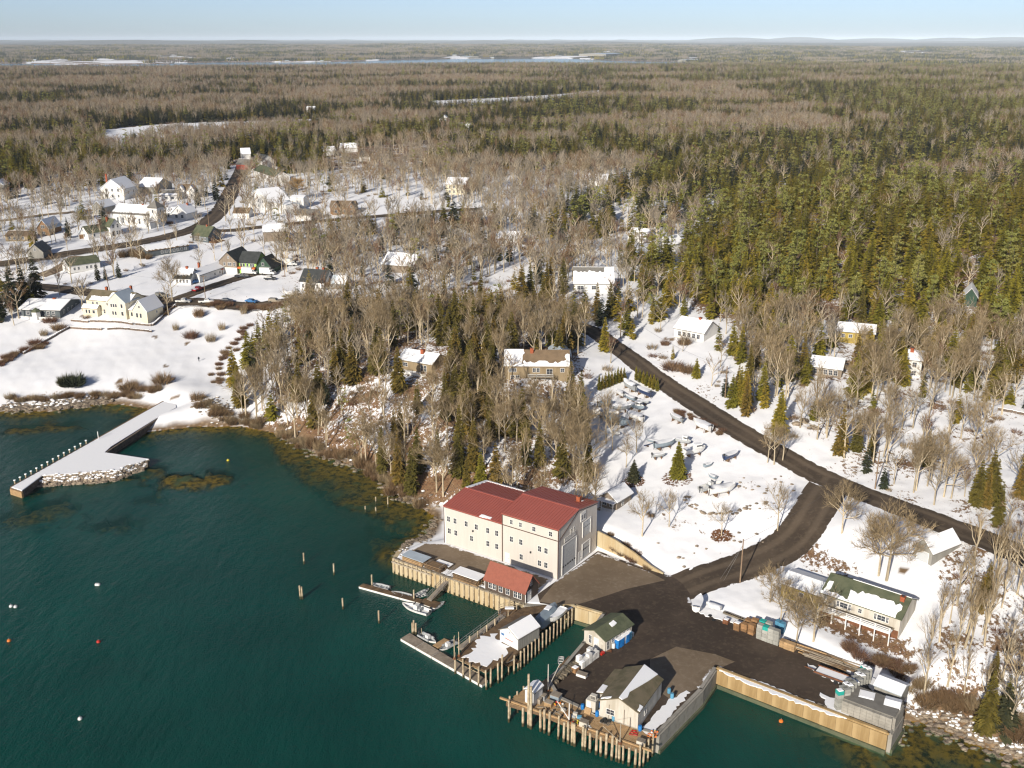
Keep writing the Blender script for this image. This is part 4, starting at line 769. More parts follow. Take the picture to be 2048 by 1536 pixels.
house('little_garage', 'tiny white gabled garage beside the farmhouse', (158, 478), (171, 477), 5, 2.4, 2.0, 'y', 'white', 'bluemetal', FRONT, cat='garage', doors=[('F', 0.5, 2.3, 2.0, 'brownwall')])
house('white_barn', 'big white barn like house with steep snow roof and brick chimney', (203, 398), (250, 400), 15, 6.0, 5.0, 'y', 'white', 'bluemetal', BOTH, wins=[('F', x, z, 1.0, 1.5) for x in (0.25, 0.5, 0.75) for z in (2.0, 5.2)] + [('R', 0.3, 3.5, 1.0, 1.4), ('R', 0.7, 3.5, 1.0, 1.4)], chims=[(0.2, 0.2, 2.6)], cat='barn')
house('grey_saltbox', 'grey shingled house with snow roof in front of the white barn', (186, 429), (208, 430), 10, 4.0, 2.8, 'y', 'greywall', 'bluemetal', BOTH, wins=[('F', 0.35, 1.8, 0.9, 1.4), ('F', 0.65, 1.8, 0.9, 1.4)])
house('small_blue_shed', 'small shed with blue grey roof behind the evergreen', (152, 432), (166, 431), 6, 2.6, 1.8, 'x', 'greywall', 'bluemetal', None, cat='shed')
house('white_cape', 'white cape house with snow roof and porch at the wood edge', (312, 388), (345, 380), 12, 4.0, 4.0, 'y', 'greywall', 'bluemetal', BOTH, wins=[('F', 0.4, 4.8, 0.8, 1.3), ('F', 0.6, 4.8, 0.8, 1.3)])
t = house('solar_house', 'low white building with dark solar panels on its roof', (323, 401), (355, 401), 8, 3.0, 2.2, 'x', 'white', 'greyroof', [(0, 0, 1, 0, 0.35, 0.2), (1, 0, 1, 0, 1)], wins=[('F', 0.3, 1.4, 1.6, 1.6), ('F', 0.7, 1.4, 1.6, 1.6)], cat='building')
MB().add([(0.8, 1.2, 3.62), (8.8, 1.2, 3.62), (8.8, 3.7, 5.0), (0.8, 3.7, 5.0), (0.8, 1.2, 3.52), (8.8, 1.2, 3.52), (8.8, 3.7, 4.9), (0.8, 3.7, 4.9)], [(0, 1, 2, 3), (7, 6, 5, 4), (0, 4, 5, 1), (2, 6, 7, 3)]).build('solar_panel', 'glass', t)
t = house('twin_gable_house', 'white house with tan roof and two front gables', (356, 396), (385, 396), 10, 4.4, 2.6, 'x', 'white', 'brownroof', None, wins=row('F', 3, 1.5))
for x in (0.6, 6.2): wing(t, x, -1.5, 3.4, 4, 4.6, 2.6, 'y', 'white', 'brownroof', BOTH, wins=[('F', 0.5, 4.8, 0.8, 1.1), ('F', 0.5, 1.6, 0.9, 1.3)])
t = house('white_cottage', 'white gabled cottage with snow roof beside the upper road', (345, 438), (374, 441), 9, 3.4, 3.8, 'y', 'white', 'bluemetal', BOTH, wins=[('F', 0.3, 1.7, 1.4, 1.5), ('F', 0.7, 1.7, 1.4, 1.5), ('F', 0.4, 4.6, 0.7, 1.2)], cat='cottage', chims=[(0.6, 0.7, 0.4)])
wing(t, -6.5, 1.5, 6.4, 6, 2.8, 2.2, 'x', 'white', 'bluemetal', BOTH, wins=[('F', 0.5, 1.5, 0.9, 1.2)])
t = house('slate_blue_house', 'slate blue house with grey green roof at the road fork', (385, 481), (417, 486), 8.5, 3.0, 3.8, 'x', 'bluegrey', 'greenroof', None, wins=row('F', 5, 1.6, 0.8, 1.3) + [('R', 0.5, 4.2, 0.9, 1.3), ('R', 0.3, 1.6, 0.9, 1.3), ('R', 0.7, 1.6, 0.9, 1.3)], chims=[(0.6, 0.5, 0.5)])
MB().bx(t['_w'], t['_w'] + 3.6, 0.5, 7, -0.4, 0.5).build('deck', 'brownwall', t)
house('dark_ranch', 'long dark slate ranch house with dusty snow roof below the upper road', (296, 515), (378, 501), 10, 2.6, 1.6, 'x', 'bluegrey', 'brownroof', [(0, 0, 1, 0.1, 1, 0.5), (1, 0, 1, 0, 1)], wins=row('F', 7, 1.4, 0.9, 1.1, 0.3, 0.97), chims=())
house('white_long_house', 'long white house with dark green roof beside the road', (140, 549), (201, 536), 8, 3.2, 2.2, 'x', 'white', 'greenroof', None, wins=row('F', 6, 1.6, 0.8, 1.1) + [('L', 0.5, 1.6, 0.9, 1.2)], doors=[('F', 0.42, 1.2, 2.2, 'white')])
house('grey_gable_cottage', 'grey gabled cottage behind tall dark spruces', (56, 518), (88, 517), 9, 3.0, 3.2, 'y', 'greywall', 'greyroof', FRONT, wins=[('F', 0.5, 4.0, 0.9, 1.1)], cat='cottage')
t = house('gambrel_barn', 'brown gambrel barn house with snow roof on the upper left', (76, 471), (100, 471), 11, 3.6, 3.8, 'y', 'brownwall', 'bluemetal', [(1, 0, 1, 0.3, 1), (0, 0, 1, 0, 1)], wins=[('F', 0.5, 4.2, 1.6, 1.3), ('F', 0.5, 1.2, 1.4, 1.2)], cat='barn', over=0.5)
house('tan_ranch', 'low tan ranch with snow roof at the far left of the village', (12, 483), (56, 482), 9, 2.4, 1.6, 'x', 'tanwall', 'brownroof', BACK, wins=row('F', 4, 1.4))
house('edge_cottage', 'grey cottage at the picture edge under dark conifers', (-14, 384), (9, 384), 8, 4.0, 2.6, 'y', 'greywall', 'bluemetal', BOTH, cat='cottage')
t = house('snow_roof_bungalow', 'dark bungalow with broad snow roof, corner turret and long ramp', (44, 632), (121, 637), 15, 3.0, 1.8, 'x', 'bluegrey', 'greyroof', BOTH, over=0.9, wins=row('F', 6, 1.5, 1.0, 1.3) + row('R', 4, 1.6, 0.9, 1.2), chims=[(0.62, 0.5, 0.5, 1.0)])
MB().bx(1, 13, -2.2, 0, -1.2, -0.2).build('porch', 'greywall', t); MB().bx(1, 13, -2.22, -2.12, -0.2, 0.7).build('rail', 'trim', t)
MB().prism([(6.5 + 1.6 * math.cos(a), -1.6 + 1.6 * math.sin(a)) for a in np.linspace(0, 5.24, 6)], -1.2, 2.6).build('turret', 'white', t)
MB().add([(6.5 + 2.0 * math.cos(a), -1.6 + 2.0 * math.sin(a), 2.6) for a in np.linspace(0, 5.24, 6)] + [(6.5, -1.6, 4.0)], [tuple(range(5, -1, -1))] + [(i, (i + 1) % 6, 6) for i in range(6)]).build('turret_roof', 'greenroof', t)
MB().add([(7.6, -3.0, -0.2), (9.4, -3.0, -0.2), (7.6, -9.5, -1.9), (5.6, -9.5, -1.9), (7.6, -3.0, -0.4), (9.4, -3.0, -0.4), (7.6, -9.5, -2.1), (5.6, -9.5, -2.1)], [(3, 2, 1, 0), (4, 5, 6, 7), (0, 1, 5, 4), (1, 2, 6, 5), (2, 3, 7, 6), (3, 0, 4, 7)]).build('ramp', 'snow', t)
# the pale yellow inn above its stone terraces
t = house('yellow_inn', 'rambling pale yellow inn with several gables above stone terraces', (176, 627), (262, 635), 9, 5.4, 2.6, 'x', 'yellowcream', 'oliveroof', [(0, 0.1, 0.55, 0, 0.35, 0.3), (0, 0.5, 1, 0.0, 0.8, 0.4)], wins=[('F', 0.1, 1.5, 0.7, 1.4), ('F', 0.15, 1.5, 0.7, 1.4), ('F', 0.27, 1.6, 1.1, 1.1), ('F', 0.40, 1.4, 0.8, 1.5), ('F', 0.25, 4.2, 0.7, 1.1), ('F', 0.15, 4.2, 0.7, 1.1), ('F', 0.5, 4.2, 1.2, 1.0)], chims=[(0.28, 0.6, 1.0, 0.8), (0.78, 0.8, 1.6, 0.7)], cat='inn')
W = t['_w']
wing(t, -0.4, -2.0, 6.2, 2.2, 2.8, 0.9, 'x', 'yellowcream', 'brownroof', FRONT, wins=[('F', 0.25, 1.5, 0.7, 1.3), ('F', 0.45, 1.5, 0.7, 1.3), ('F', 0.75, 1.5, 1.0, 1.2)])
wing(t, 11.0, -2.4, 7.4, 8.0, 6.0, 3.2, 'y', 'yellowcream', 'bluemetal', [(0, 0, 1, 0, 1)], wins=[('F', 0.2, 4.6, 0.7, 1.2), ('F', 0.33, 4.6, 0.7, 1.2), ('F', 0.46, 4.6, 0.7, 1.2), ('F', 0.78, 4.6, 0.8, 1.4), ('F', 0.25, 1.8, 0.7, 1.3), ('F', 0.4, 1.8, 0.7, 1.3), ('F', 0.78, 1.8, 0.9, 1.4)], rz=0.0)
wing(t, 18.5, -1.2, 2.6, 7, 3.0, 1.4, 'x', 'yellowcream', 'brownroof', FRONT, wins=[('F', 0.5, 1.6, 0.8, 1.4)])
wing(t, 20.6, -1.8, 6.0, 9.5, 3.2, 3.8, 'y', 'yellowcream', 'bluemetal', BOTH, wins=[('F', 0.3, 1.5, 0.8, 1.6), ('F', 0.55, 1.5, 0.8, 1.6), ('F', 0.5, 4.6, 0.6, 0.9), ('R', 0.6, 1.8, 0.6, 0.8)])
HOUSES.append(pxpoly([(262, 640), (328, 642), (332, 612), (262, 612)]))
# cape and shop row
t = house('dormer_cape', 'white cape with snowy dormer and brick chimney behind the bare street tree', (348, 569), (382, 570), 8, 2.6, 3.0, 'x', 'white', 'darkroof', [(0, 0, 1, 0.5, 1, 0.1), (1, 0, 1, 0, 1)], wins=row('F', 4, 1.4, 0.7, 1.2), chims=[(0.6, 0.5, 0.8, 0.9)])
wing(t, 0.5, 1.0, t['_w'] - 1.0, 3.0, 3.9, 0.6, 'x', 'white', 'greyroof', FRONT, wins=[('F', x, 3.4, 0.6, 0.7) for x in (0.15, 0.4, 0.6, 0.85)], name='dormer')
house('white_annex', 'long low white annex with snow roof between cape and shop', (400, 566), (450, 546), 7, 2.8, 1.6, 'x', 'white', 'greyroof', BOTH, wins=[('F', 0.6, 1.3, 0.8, 1.0), ('F', 0.8, 1.3, 0.8, 1.0)], chims=[(0.35, 0.6, 2.0, 0.7)], cat='building')
t = house('village_shop', 'village shop with dark roof, lime green front and orange awning boards', (440, 546), (475, 548), 13, 5.2, 3.6, 'y', 'shingle', 'darkroof', [(0, 0.0, 0.12, 0.0, 1, 0.2)], wins=[('F', 0.3, 4.0, 0.8, 1.3), ('F', 0.55, 4.0, 0.7, 1.3), ('F', 0.65, 4.0, 0.7, 1.3), ('F', 0.86, 4.0, 0.8, 1.3), ('F', 0.6, 1.3, 0.6, 1.3), ('F', 0.72, 1.3, 0.6, 1.3), ('F', 0.84, 1.3, 0.6, 1.3), ('F', 0.55, 6.8, 0.6, 0.9)], cat='shop')
W = t['_w']; MB().bx(0, W, -0.04, 0.0, 0, 2.6).build('lower_boards', 'white', t)
wing(t, W, 1.5, 8.0, 10, 4.6, 3.6, 'x', 'lime', 'darkroof', None, wins=[('F', x, 3.6, 0.8, 1.2) for x in (0.15, 0.3, 0.5, 0.7, 0.82)])
MB().bx(W + 0.3, W + 8.0, -0.3, 1.4, 2.3, 3.0).build('awning', 'orange', t)
wing(t, W + 8.0, 1.0, 7.0, 8, 3.0, 4.2, 'y', 'greenwall', 'darkroof', None, wins=[('F', 0.4, 1.4, 0.9, 1.2), ('F', 0.45, 4.4, 0.9, 1.1)])
HOUSES.append(pxpoly([(470, 552), (548, 548), (550, 515), (470, 515)]))
house('market_stall_shed', 'little lean shed with green and orange roof beside the shop', (428, 552), (446, 548), 5, 2.2, 1.4, 'x', 'tanwall', 'orange', [(0, 0, 0.4, 0, 1, 0.2)], cat='shed')
t = house('dark_roof_farmhouse', 'white house with plain dark roof and two chimneys facing the snowy field', (601, 580), (650, 582), 9, 3.4, 3.8, 'x', 'white', 'darkroof', None, wins=[('F', 0.12, 1.6, 0.8, 1.4), ('F', 0.55, 1.6, 0.8, 1.4), ('F', 0.70, 1.6, 0.8, 1.4), ('F', 0.90, 1.6, 0.8, 1.4), ('R', 0.5, 4.4, 0.8, 1.2), ('R', 0.3, 1.6, 0.8, 1.3)], chims=[(0.5, 0.55, 0.7), (0.75, 0.55, 0.7)])
wing(t, t['_w'], 3, 7, 6, 2.6, 2.4, 'x', 'greywall', 'bluemetal', [(0, 0.4, 1, 0, 1, 0.2)])
house('brown_barn', 'brown barn with snow roof among bare trees', (528, 484), (572, 481), 10, 4.4, 2.6, 'x', 'shingle', 'greyroof', FRONT, cat='barn')
t = house('white_gambrel_house', 'tall white house with steep gables beside the upper road', (497, 412), (540, 424), 12, 5.0, 5.4, 'y', 'white', 'bluemetal', BOTH, wins=[('F', x, z, 0.9, 1.4) for x in (0.3, 0.5, 0.7) for z in (1.6, 4.4)] + [('F', 0.45, 7.0, 0.8, 1.2)])
wing(t, t['_w'], 3, 12, 8, 4.6, 0.6, 'x', 'white', 'bluemetal', FRONT)
house('boxy_white_house', 'plain boxy white building with flat snow roof', (582, 418), (608, 418), 8, 6.0, 0.6, 'x', 'white', 'bluemetal', BOTH, cat='building', wins=[('F', 0.5, 2.2, 0.9, 1.2)])
house('tan_roof_garage', 'low white garage with tan roof beside the junction', (467, 436), (498, 436), 8, 2.6, 2.0, 'x', 'white', 'brownroof', None, cat='garage')
house('grey_roof_house', 'wide house with grey hip roof behind bare trees', (592, 441), (632, 441), 10, 2.8, 2.2, 'x', 'white', 'greyroof', None)
house('green_roof_house', 'white house with green roof up the village street', (508, 355), (549, 369), 10, 4.8, 3.0, 'x', 'white', 'greenroof', None, wins=row('F', 4, 1.5) + row('F', 4, 3.8))
house('red_front_house', 'house with red front at the top of the street', (473, 339), (498, 340), 9, 3.6, 3.0, 'x', 'redwall', 'greyroof', BACK)
house('street_white_house', 'white house with dark gable at the street top', (505, 332), (525, 337), 9, 5.0, 3.4, 'x', 'white', 'darkroof', None, wins=row('F', 3, 3.6))
house('back_street_house', 'white cottage half hidden behind the street top houses', (484, 322), (502, 321), 8, 5.0, 3.4, 'x', 'white', 'bluemetal', BOTH)
house('far_tan_house', 'tan roofed house on the far side of the village', (684, 306), (716, 304), 9, 3.4, 3.0, 'x', 'white', 'brownroof', FRONT)
house('far_dark_house', 'small house with dark roof near the far fields', (719, 323), (741, 323), 8, 3.6, 3.0, 'x', 'white', 'darkroof', None)
house('far_snow_house', 'snow roofed house at the far end of the village', (648, 312), (672, 310), 8, 3.4, 2.6, 'x', 'white', 'bluemetal', BOTH)
house('far_white_house', 'white house alone in the grey woods', (879, 252), (899, 252), 10, 6.0, 4.0, 'y', 'white', 'bluemetal', BOTH)
house('far_low_house', 'low white house next to the lone wood house', (914, 261), (938, 262), 10, 4.0, 2.6, 'x', 'white', 'bluemetal', BOTH)
house('distant_house', 'distant white house by the dark spruce belt', (613, 229), (630, 229), 12, 5.0, 3.5, 'x', 'white', 'bluemetal', BOTH)
for i, (A, B) in enumerate((((60, 122), (72, 122)), ((118, 119), (128, 119)), ((312, 113), (322, 113)), ((415, 114), (424, 114)), ((462, 117), (476, 118)), ((570, 124), (578, 124)), ((640, 124), (647, 124)), ((905, 112), (913, 112)), ((920, 114), (938, 115)), ((980, 117), (988, 117)), ((1212, 110), (1246, 108)), ((1372, 122), (1401, 121)), ((1655, 117), (1662, 117)))):
    lb = ['white waterside building at the far left of the opposite shore', 'small white farm building on the far snowy point', 'pale house on the slope above the opposite shore', 'pale building at the top of the far snowfield', 'long pale building at the right end of the far snowfield', 'small white shore house left of the channel bend', 'small white shore house just before the channel bend',
          'white house high in the far waterside village', 'long white building in the far waterside village', 'last white house of the far waterside village', 'large pale building on the far hilltop right of centre', 'long white industrial hall beside the far inlet', 'lone pale house in the far woods on the right'][i]
    z = 8.0; a, b = un(A[0], A[1], z), un(B[0], B[1], z); L = np.hypot(*(b - a)[:2]); zz = Tz((a[0] + b[0]) / 2, (a[1] + b[1]) / 2)
    if L > 1: house('far_shore_building', lb, A, B, max(12, L * 0.3), 4.5, 3.0, 'x', 'greywall', 'bluemetal', BACK, cat='building', z=max(zz, 1.0), group='buildings on the far shore', sk=-6)
# ---------------------------------------------------------------- vegetation
def veg_mat(name, c1, c2, c3, rough=0.9, scale=0.35):
    m, nt, o = NT(name); oi = N(nt, 'ShaderNodeObjectInfo').outputs['Random']; cr = N(nt, 'ShaderNodeValToRGB'); e = cr.color_ramp.elements
    e[0].color = rgba(c1); e[0].position = 0.0; e[1].color = rgba(c3); e[1].position = 1.0; x = e.new(0.55); x.color = rgba(c2); nt.links.new(oi, cr.inputs[0])
    f = noise(nt, objc(nt), scale * 3, 3, 0.6); c = mixc(nt, ramp(nt, f, 0.35, 0.7), cr.outputs[0], (c1[0] * 0.65, c1[1] * 0.65, c1[2] * 0.65))
    p = prin(nt, o, c, rough, 0.15); M[name] = m
veg_mat('needles', (0.185, 0.172, 0.022), (0.28, 0.236, 0.028), (0.37, 0.26, 0.036))
veg_mat('warm_needles', (0.125, 0.110, 0.024), (0.185, 0.140, 0.028), (0.26, 0.165, 0.038))
veg_mat('dark_needles', (0.038, 0.050, 0.028), (0.055, 0.062, 0.032), (0.085, 0.080, 0.036))
veg_mat('pine_needles', (0.19, 0.20, 0.05), (0.24, 0.235, 0.065), (0.28, 0.245, 0.08))
veg_mat('twigs', (0.25, 0.19, 0.112), (0.31, 0.237, 0.14), (0.38, 0.285, 0.165))
veg_mat('far_twigs', (0.24, 0.205, 0.16), (0.30, 0.255, 0.20), (0.37, 0.31, 0.235))
veg_mat('red_twigs', (0.16, 0.085, 0.055), (0.19, 0.11, 0.07), (0.23, 0.15, 0.09))
veg_mat('willow_twigs', (0.40, 0.25, 0.10), (0.44, 0.28, 0.11), (0.46, 0.30, 0.12))
veg_mat('dry_brush', (0.19, 0.12, 0.065), (0.23, 0.15, 0.08), (0.27, 0.19, 0.11))
def rdir(d, ang):
    d = Vector(d).normalized(); u = d.orthogonal().normalized(); w = d.cross(u); a = random.uniform(0, 6.283)
    return (d * math.cos(ang) + (u * math.cos(a) + w * math.sin(a)) * math.sin(ang)).normalized()
def tri(b, p, d, L, w):
    s = rdir(d, math.pi / 2) * (w / 2); e = p + d * L; b.add([p - s, p + s, e], [(0, 1, 2)])
def hardwood(seed, H=12.0, forks=5, lean=0.0, slim=1.0, dens=1.0, tw=0.026, up=0.42, lod=0):
    """trunk mesh and crown mesh of a bare tree, height H"""
    random.seed(seed); t = MB(); c = MB()
    clear = H * random.uniform(0.22, 0.36); r0 = H * 0.0145
    p = Vector((0, 0, -0.5)); d = Vector((lean, random.uniform(-0.05, 0.05), 1)).normalized()
    q = p + d * (clear + 0.5); t.tube(p, q, r0 * 1.25, r0 * 0.9, 5 if not lod else 4, caps=False)
    top = q + rdir((d + Vector((0, 0, 0.4))), 0.12) * (H * 0.32)
    leaders = [(q, (top - q), r0 * 0.8)]
    t.tube(q, top, r0 * 0.85, r0 * 0.4, 4, caps=False)
    def sub(p, d, L, r, lev):
        n = 2 if lev == 1 else 1; pts = [p]; dd = d
        for i in range(n):
            dd = (rdir(dd, 0.22) + Vector((0, 0, up * 0.22))).normalized(); e = pts[-1] + dd * (L / n)
            (t if lev == 1 else c).tube(pts[-1], e, r * (1 - 0.45 * i / n), r * (1 - 0.45 * (i + 1) / n) * (0.75 if i == n - 1 else 1), 4 if lev == 1 else 3, caps=False); pts.append(e)
        if lev == 1: k = int((6 if not lod else 5) * dens)
        elif lev == 2: k = int((6 if not lod else 5) * dens)
        else: k = 0
        if lev < 3 and not (lod and lev == 2):
            for i in range(k):
                f = random.uniform(0.25, 1.0); j = min(int(f * n), n - 1); pp = pts[j].lerp(pts[j + 1], f * n - j)
                nd = (rdir(dd, random.uniform(0.45, 0.95)) + Vector((0, 0, up * 0.55))).normalized(); sub(pp, nd, L * random.uniform(0.42, 0.66), r * 0.42, lev + 1)
        if lev == 3 or (lod and lev == 2):
            for i in range(int((5 if not lod else 8) * dens)):
                f = random.uniform(0.1, 1.0); pp = pts[0].lerp(pts[-1], f); nd = (rdir(dd, random.uniform(0.25, 0.9)) + Vector((0, 0, up * 0.5))).normalized()
                tri(c, pp, nd, random.uniform(0.5, 1.5) * H / 12, tw * random.uniform(0.6, 1.3))
    for i in range(forks + 3):
        f = i / (forks + 2); pp = q.lerp(top, f * 0.95); a = i * 2.4 + random.uniform(-0.4, 0.4); tilt = (1.0 - 0.55 * f) * slim * random.uniform(0.75, 1.15)
        dd = Vector((math.cos(a) * math.sin(tilt), math.sin(a) * math.sin(tilt), math.cos(tilt))); sub(pp, dd, H * random.uniform(0.30, 0.42) * (1 - 0.25 * f), r0 * 0.62, 1)
    return t, c
def spruce(seed, H=12.0, rad=0.17, whorls=30, nb=9, droop=0.35, gap=0.06, lod=0, ragged_=0.3):
    random.seed(seed); t = MB(); c = MB(); t.tube((0, 0, -0.5), (0, 0, H * 0.96), H * 0.012, H * 0.002, 5 if not lod else 3, caps=False)
    for i in range(whorls):
        f = gap + (1 - gap) * (i + random.uniform(-0.4, 0.4)) / whorls; f = min(max(f, gap), 0.985); z = H * f; R_ = H * rad * (1 - f) ** 0.85 * (0.75 if f < gap + 0.08 else 1.0) + 0.12
        for k in range(nb if f < 0.7 else max(4, nb - 3)):
            a = random.uniform(0, 6.283); L = R_ * random.uniform(1 - ragged_ * 1.4, 1 + ragged_ * 0.6); dr = droop * random.uniform(0.4, 1.4) - 0.5 * f
            ca, sa = math.cos(a), math.sin(a); tip = Vector((ca * L, sa * L, z - L * dr)); base = Vector((0, 0, z)); w = L * random.uniform(0.22, 0.36) + 0.05
            side = Vector((-sa, ca, 0)); mid = base.lerp(tip, 0.55) + Vector((0, 0, 0.07 * L))
            c.add([base, mid - side * w, tip, mid + side * w], [(0, 1, 2), (0, 2, 3)])
            if not lod:
                for s in (-1, 1):
                    p2 = base.lerp(tip, random.uniform(0.35, 0.75)); e = p2 + (side * s * 0.9 + (tip - base).normalized() * 0.6).normalized() * w * random.uniform(1.1, 1.7) + Vector((0, 0, random.uniform(-0.25, 0.12) * w * 2))
                    c.add([p2 + Vector((0, 0, 0.10)), p2 - Vector((ca, sa, 0)) * 0.12 * L + Vector((0, 0, -0.12)), e], [(0, 1, 2)])
                c.add([mid + Vector((0, 0, 0.05)), tip.lerp(mid, 0.3) + Vector((0, 0, -0.25 * w - 0.08)), tip + side * random.uniform(-0.3, 0.3) * w], [(0, 1, 2)])
    return t, c
def pine(seed, H=15.0, lod=0):
    random.seed(seed); t = MB(); c = MB(); t.tube((0, 0, -0.5), (random.uniform(-.3, .3), 0, H * 0.95), H * 0.013, H * 0.003, 5 if not lod else 3, caps=False)
    for i in range(34 if not lod else 18):
        f = random.uniform(0.30, 0.98); a = random.uniform(0, 6.283); L = H * 0.24 * (1.15 - f) ** 0.6 * random.uniform(0.5, 1.1); b0 = Vector((0, 0, H * f)); e = b0 + Vector((math.cos(a) * L, math.sin(a) * L, L * random.uniform(-0.05, 0.35)))
        if not lod: t.tube(b0, e, 0.05, 0.02, 3, caps=False)
        for k in range(22 if not lod else 12):
            g = random.uniform(0.35, 1.1); p = b0.lerp(e, g) + Vector((random.gauss(0, .30), random.gauss(0, .30), random.gauss(0.1, .16))) * (H / 15); s = H / 15 * random.uniform(0.45, 0.95)
            d = rdir((math.cos(a) * 0.7, math.sin(a) * 0.7, 0.45), 0.9); tri(c, p, d, s, s * 0.55)
    return t, c
def pair(mk_, trunk_m, crown_m, name): return (mk_[0].mesh('trunk', trunk_m), mk_[1].mesh('crown', crown_m))
HW = [pair(hardwood(100 + i, 12, forks=random.choice((4, 5, 6)), slim=(0.95, 0.75, 1.1, 0.85, 1.0, 0.7)[i]), 'bark', 'twigs', 'hw') for i in range(6)]
HWS = [pair(hardwood(140 + i, 12, forks=3, slim=0.45, dens=0.75, up=0.9, lean=(0.05, -0.08, 0.1)[i]), 'bark', 'twigs', 'slim') for i in range(3)]
HWR = [pair(hardwood(160 + i, 12, forks=4, slim=0.8), 'bark', 'red_twigs', 'red') for i in range(2)]
SPW = [pair(spruce(200 + i, 12, (0.22, 0.18, 0.25, 0.16)[i], 34, 11), 'darkbark', 'warm_needles', 'sp') for i in range(4)]
SPG = [pair(spruce(210 + i, 12, (0.24, 0.21, 0.28, 0.19)[i], 32, 11), 'darkbark', 'needles', 'sp') for i in range(4)]
SPD = [pair(spruce(220 + i, 16, (0.19, 0.22)[i], 36, 10, droop=0.5, gap=0.1, ragged_=0.5), 'darkbark', 'dark_needles', 'sp') for i in range(2)]
PIN = [pair(pine(230 + i, 15), 'darkbark', 'pine_needles', 'pine') for i in range(3)]
def join(*parts):
    b = MB()
    for m, mi in parts: b.add(m.v, m.f, mi)
    return b
veg = {}
def far_variant(key, objs):
    col = bpy.data.collections.new(key); veg[key] = col
    for i, me in enumerate(objs):
        o = bpy.data.objects.new('%s_%02d' % (key, i), me); col.objects.link(o)
_h = [hardwood(300 + i, 12, forks=4, slim=(0.9, 0.7, 1.05, 0.8)[i], lod=1, tw=0.085, dens=1.0) for i in range(4)]
far_variant('bare_tree_form', [join((a, 0), (b, 1)).mesh('bare_tree_form', ['bark', tm]) for (a, b), tm in zip(_h + _h[:3], ('far_twigs',) * 4 + ('twigs', 'red_twigs', 'dry_brush'))])
_s = [spruce(320 + i, 12, (0.27, 0.23, 0.31, 0.20)[i], 20, 10, gap=0.03, lod=1) for i in range(4)]
far_variant('green_spruce_form', [join((a, 0), (b, 1)).mesh('green_spruce_form', ['darkbark', 'needles']) for a, b in _s + _s[:2]] + [join((a, 0), (b, 1)).mesh('pine_form', ['darkbark', 'pine_needles']) for a, b in [pine(330, 14, 1)]])
far_variant('dark_spruce_form', [join((a, 0), (b, 1)).mesh('dark_spruce_form', ['darkbark', 'dark_needles']) for a, b in _s[:3]] + [join((a, 0), (b, 1)).mesh('brown_spruce_form', ['darkbark', 'needles']) for a, b in _s[3:]])
def clump(seed, kind, n=9, size=18.0):
    random.seed(seed); b = MB()
    for i in range(n):
        x, y, h = random.uniform(-size, size), random.uniform(-size, size), random.uniform(9, 15)
        if kind == 0:
            for k in range(16): tri(b, Vector((x, y, h * 0.25)), rdir((0, 0, 1), random.uniform(0.1, 0.75)), h * random.uniform(0.5, 0.8), 0.75)
        else:
            for k in range(7):
                z = h * (0.1 + 0.8 * k / 7); r = h * 0.2 * (1 - z / h) + 0.3
                for a in range(4):
                    t = random.uniform(0, 6.28); b.add([(x, y, z + r * 0.8), (x + r * math.cos(t), y + r * math.sin(t), z - 0.3 * r), (x + r * math.cos(t + 1.2), y + r * math.sin(t + 1.2), z - 0.3 * r)], [(0, 1, 2)])
    return b
far_variant('bare_clump_form', [clump(400 + i, 0).mesh('bare_clump_form', 'far_twigs') for i in range(3)])
far_variant('conifer_clump_form', [clump(410 + i, 1).mesh('conifer_clump_form', 'dark_needles' if i else 'needles') for i in range(3)])
def scatter(name, P, scl, key, label=None):
    """a wood that reads as one mass: points that carry trees"""
    n = len(P); me = bpy.data.meshes.new(name); me.vertices.add(n); me.vertices.foreach_set('co', np.asarray(P, np.float32).ravel())
    a = me.attributes.new('sz', 'FLOAT_VECTOR', 'POINT'); jit = rng.uniform(0.85, 1.15, n); a.data.foreach_set('vector', np.stack([scl * jit, scl * jit, scl], -1).astype(np.float32).ravel())
    a = me.attributes.new('turn', 'FLOAT_VECTOR', 'POINT'); a.data.foreach_set('vector', np.stack([rng.normal(0, 0.03, n), rng.normal(0, 0.03, n), rng.uniform(0, 6.283, n)], -1).astype(np.float32).ravel())
    a = me.attributes.new('form', 'INT', 'POINT'); a.data.foreach_set('value', rng.integers(0, len(veg[key].objects), n).astype(np.int32))
    ng = bpy.data.node_groups.new(name, 'GeometryNodeTree'); ng.interface.new_socket('Geometry', in_out='INPUT', socket_type='NodeSocketGeometry'); ng.interface.new_socket('Geometry', in_out='OUTPUT', socket_type='NodeSocketGeometry')
    gi = ng.nodes.new('NodeGroupInput'); go = ng.nodes.new('NodeGroupOutput'); ip = ng.nodes.new('GeometryNodeInstanceOnPoints'); ci = ng.nodes.new('GeometryNodeCollectionInfo'); ci.inputs['Collection'].default_value = veg[key]
    ci.inputs['Separate Children'].default_value = True; ci.inputs['Reset Children'].default_value = True; ip.inputs['Pick Instance'].default_value = True
    def at(nm, ty, sock):
        x = ng.nodes.new('GeometryNodeInputNamedAttribute'); x.data_type = ty; x.inputs['Name'].default_value = nm; ng.links.new(x.outputs['Attribute'], sock)
    at('form', 'INT', ip.inputs['Instance Index']); at('sz', 'FLOAT_VECTOR', ip.inputs['Scale'])
    er = ng.nodes.new('FunctionNodeEulerToRotation'); at('turn', 'FLOAT_VECTOR', er.inputs[0]); ng.links.new(er.outputs[0], ip.inputs['Rotation'])
    ng.links.new(gi.outputs[0], ip.inputs['Points']); ng.links.new(ci.outputs[0], ip.inputs['Instance']); ng.links.new(ip.outputs[0], go.inputs[0])
    o = link(name, me, kind='stuff', label=label); md = o.modifiers.new('trees', 'NODES'); md.node_group = ng; return o
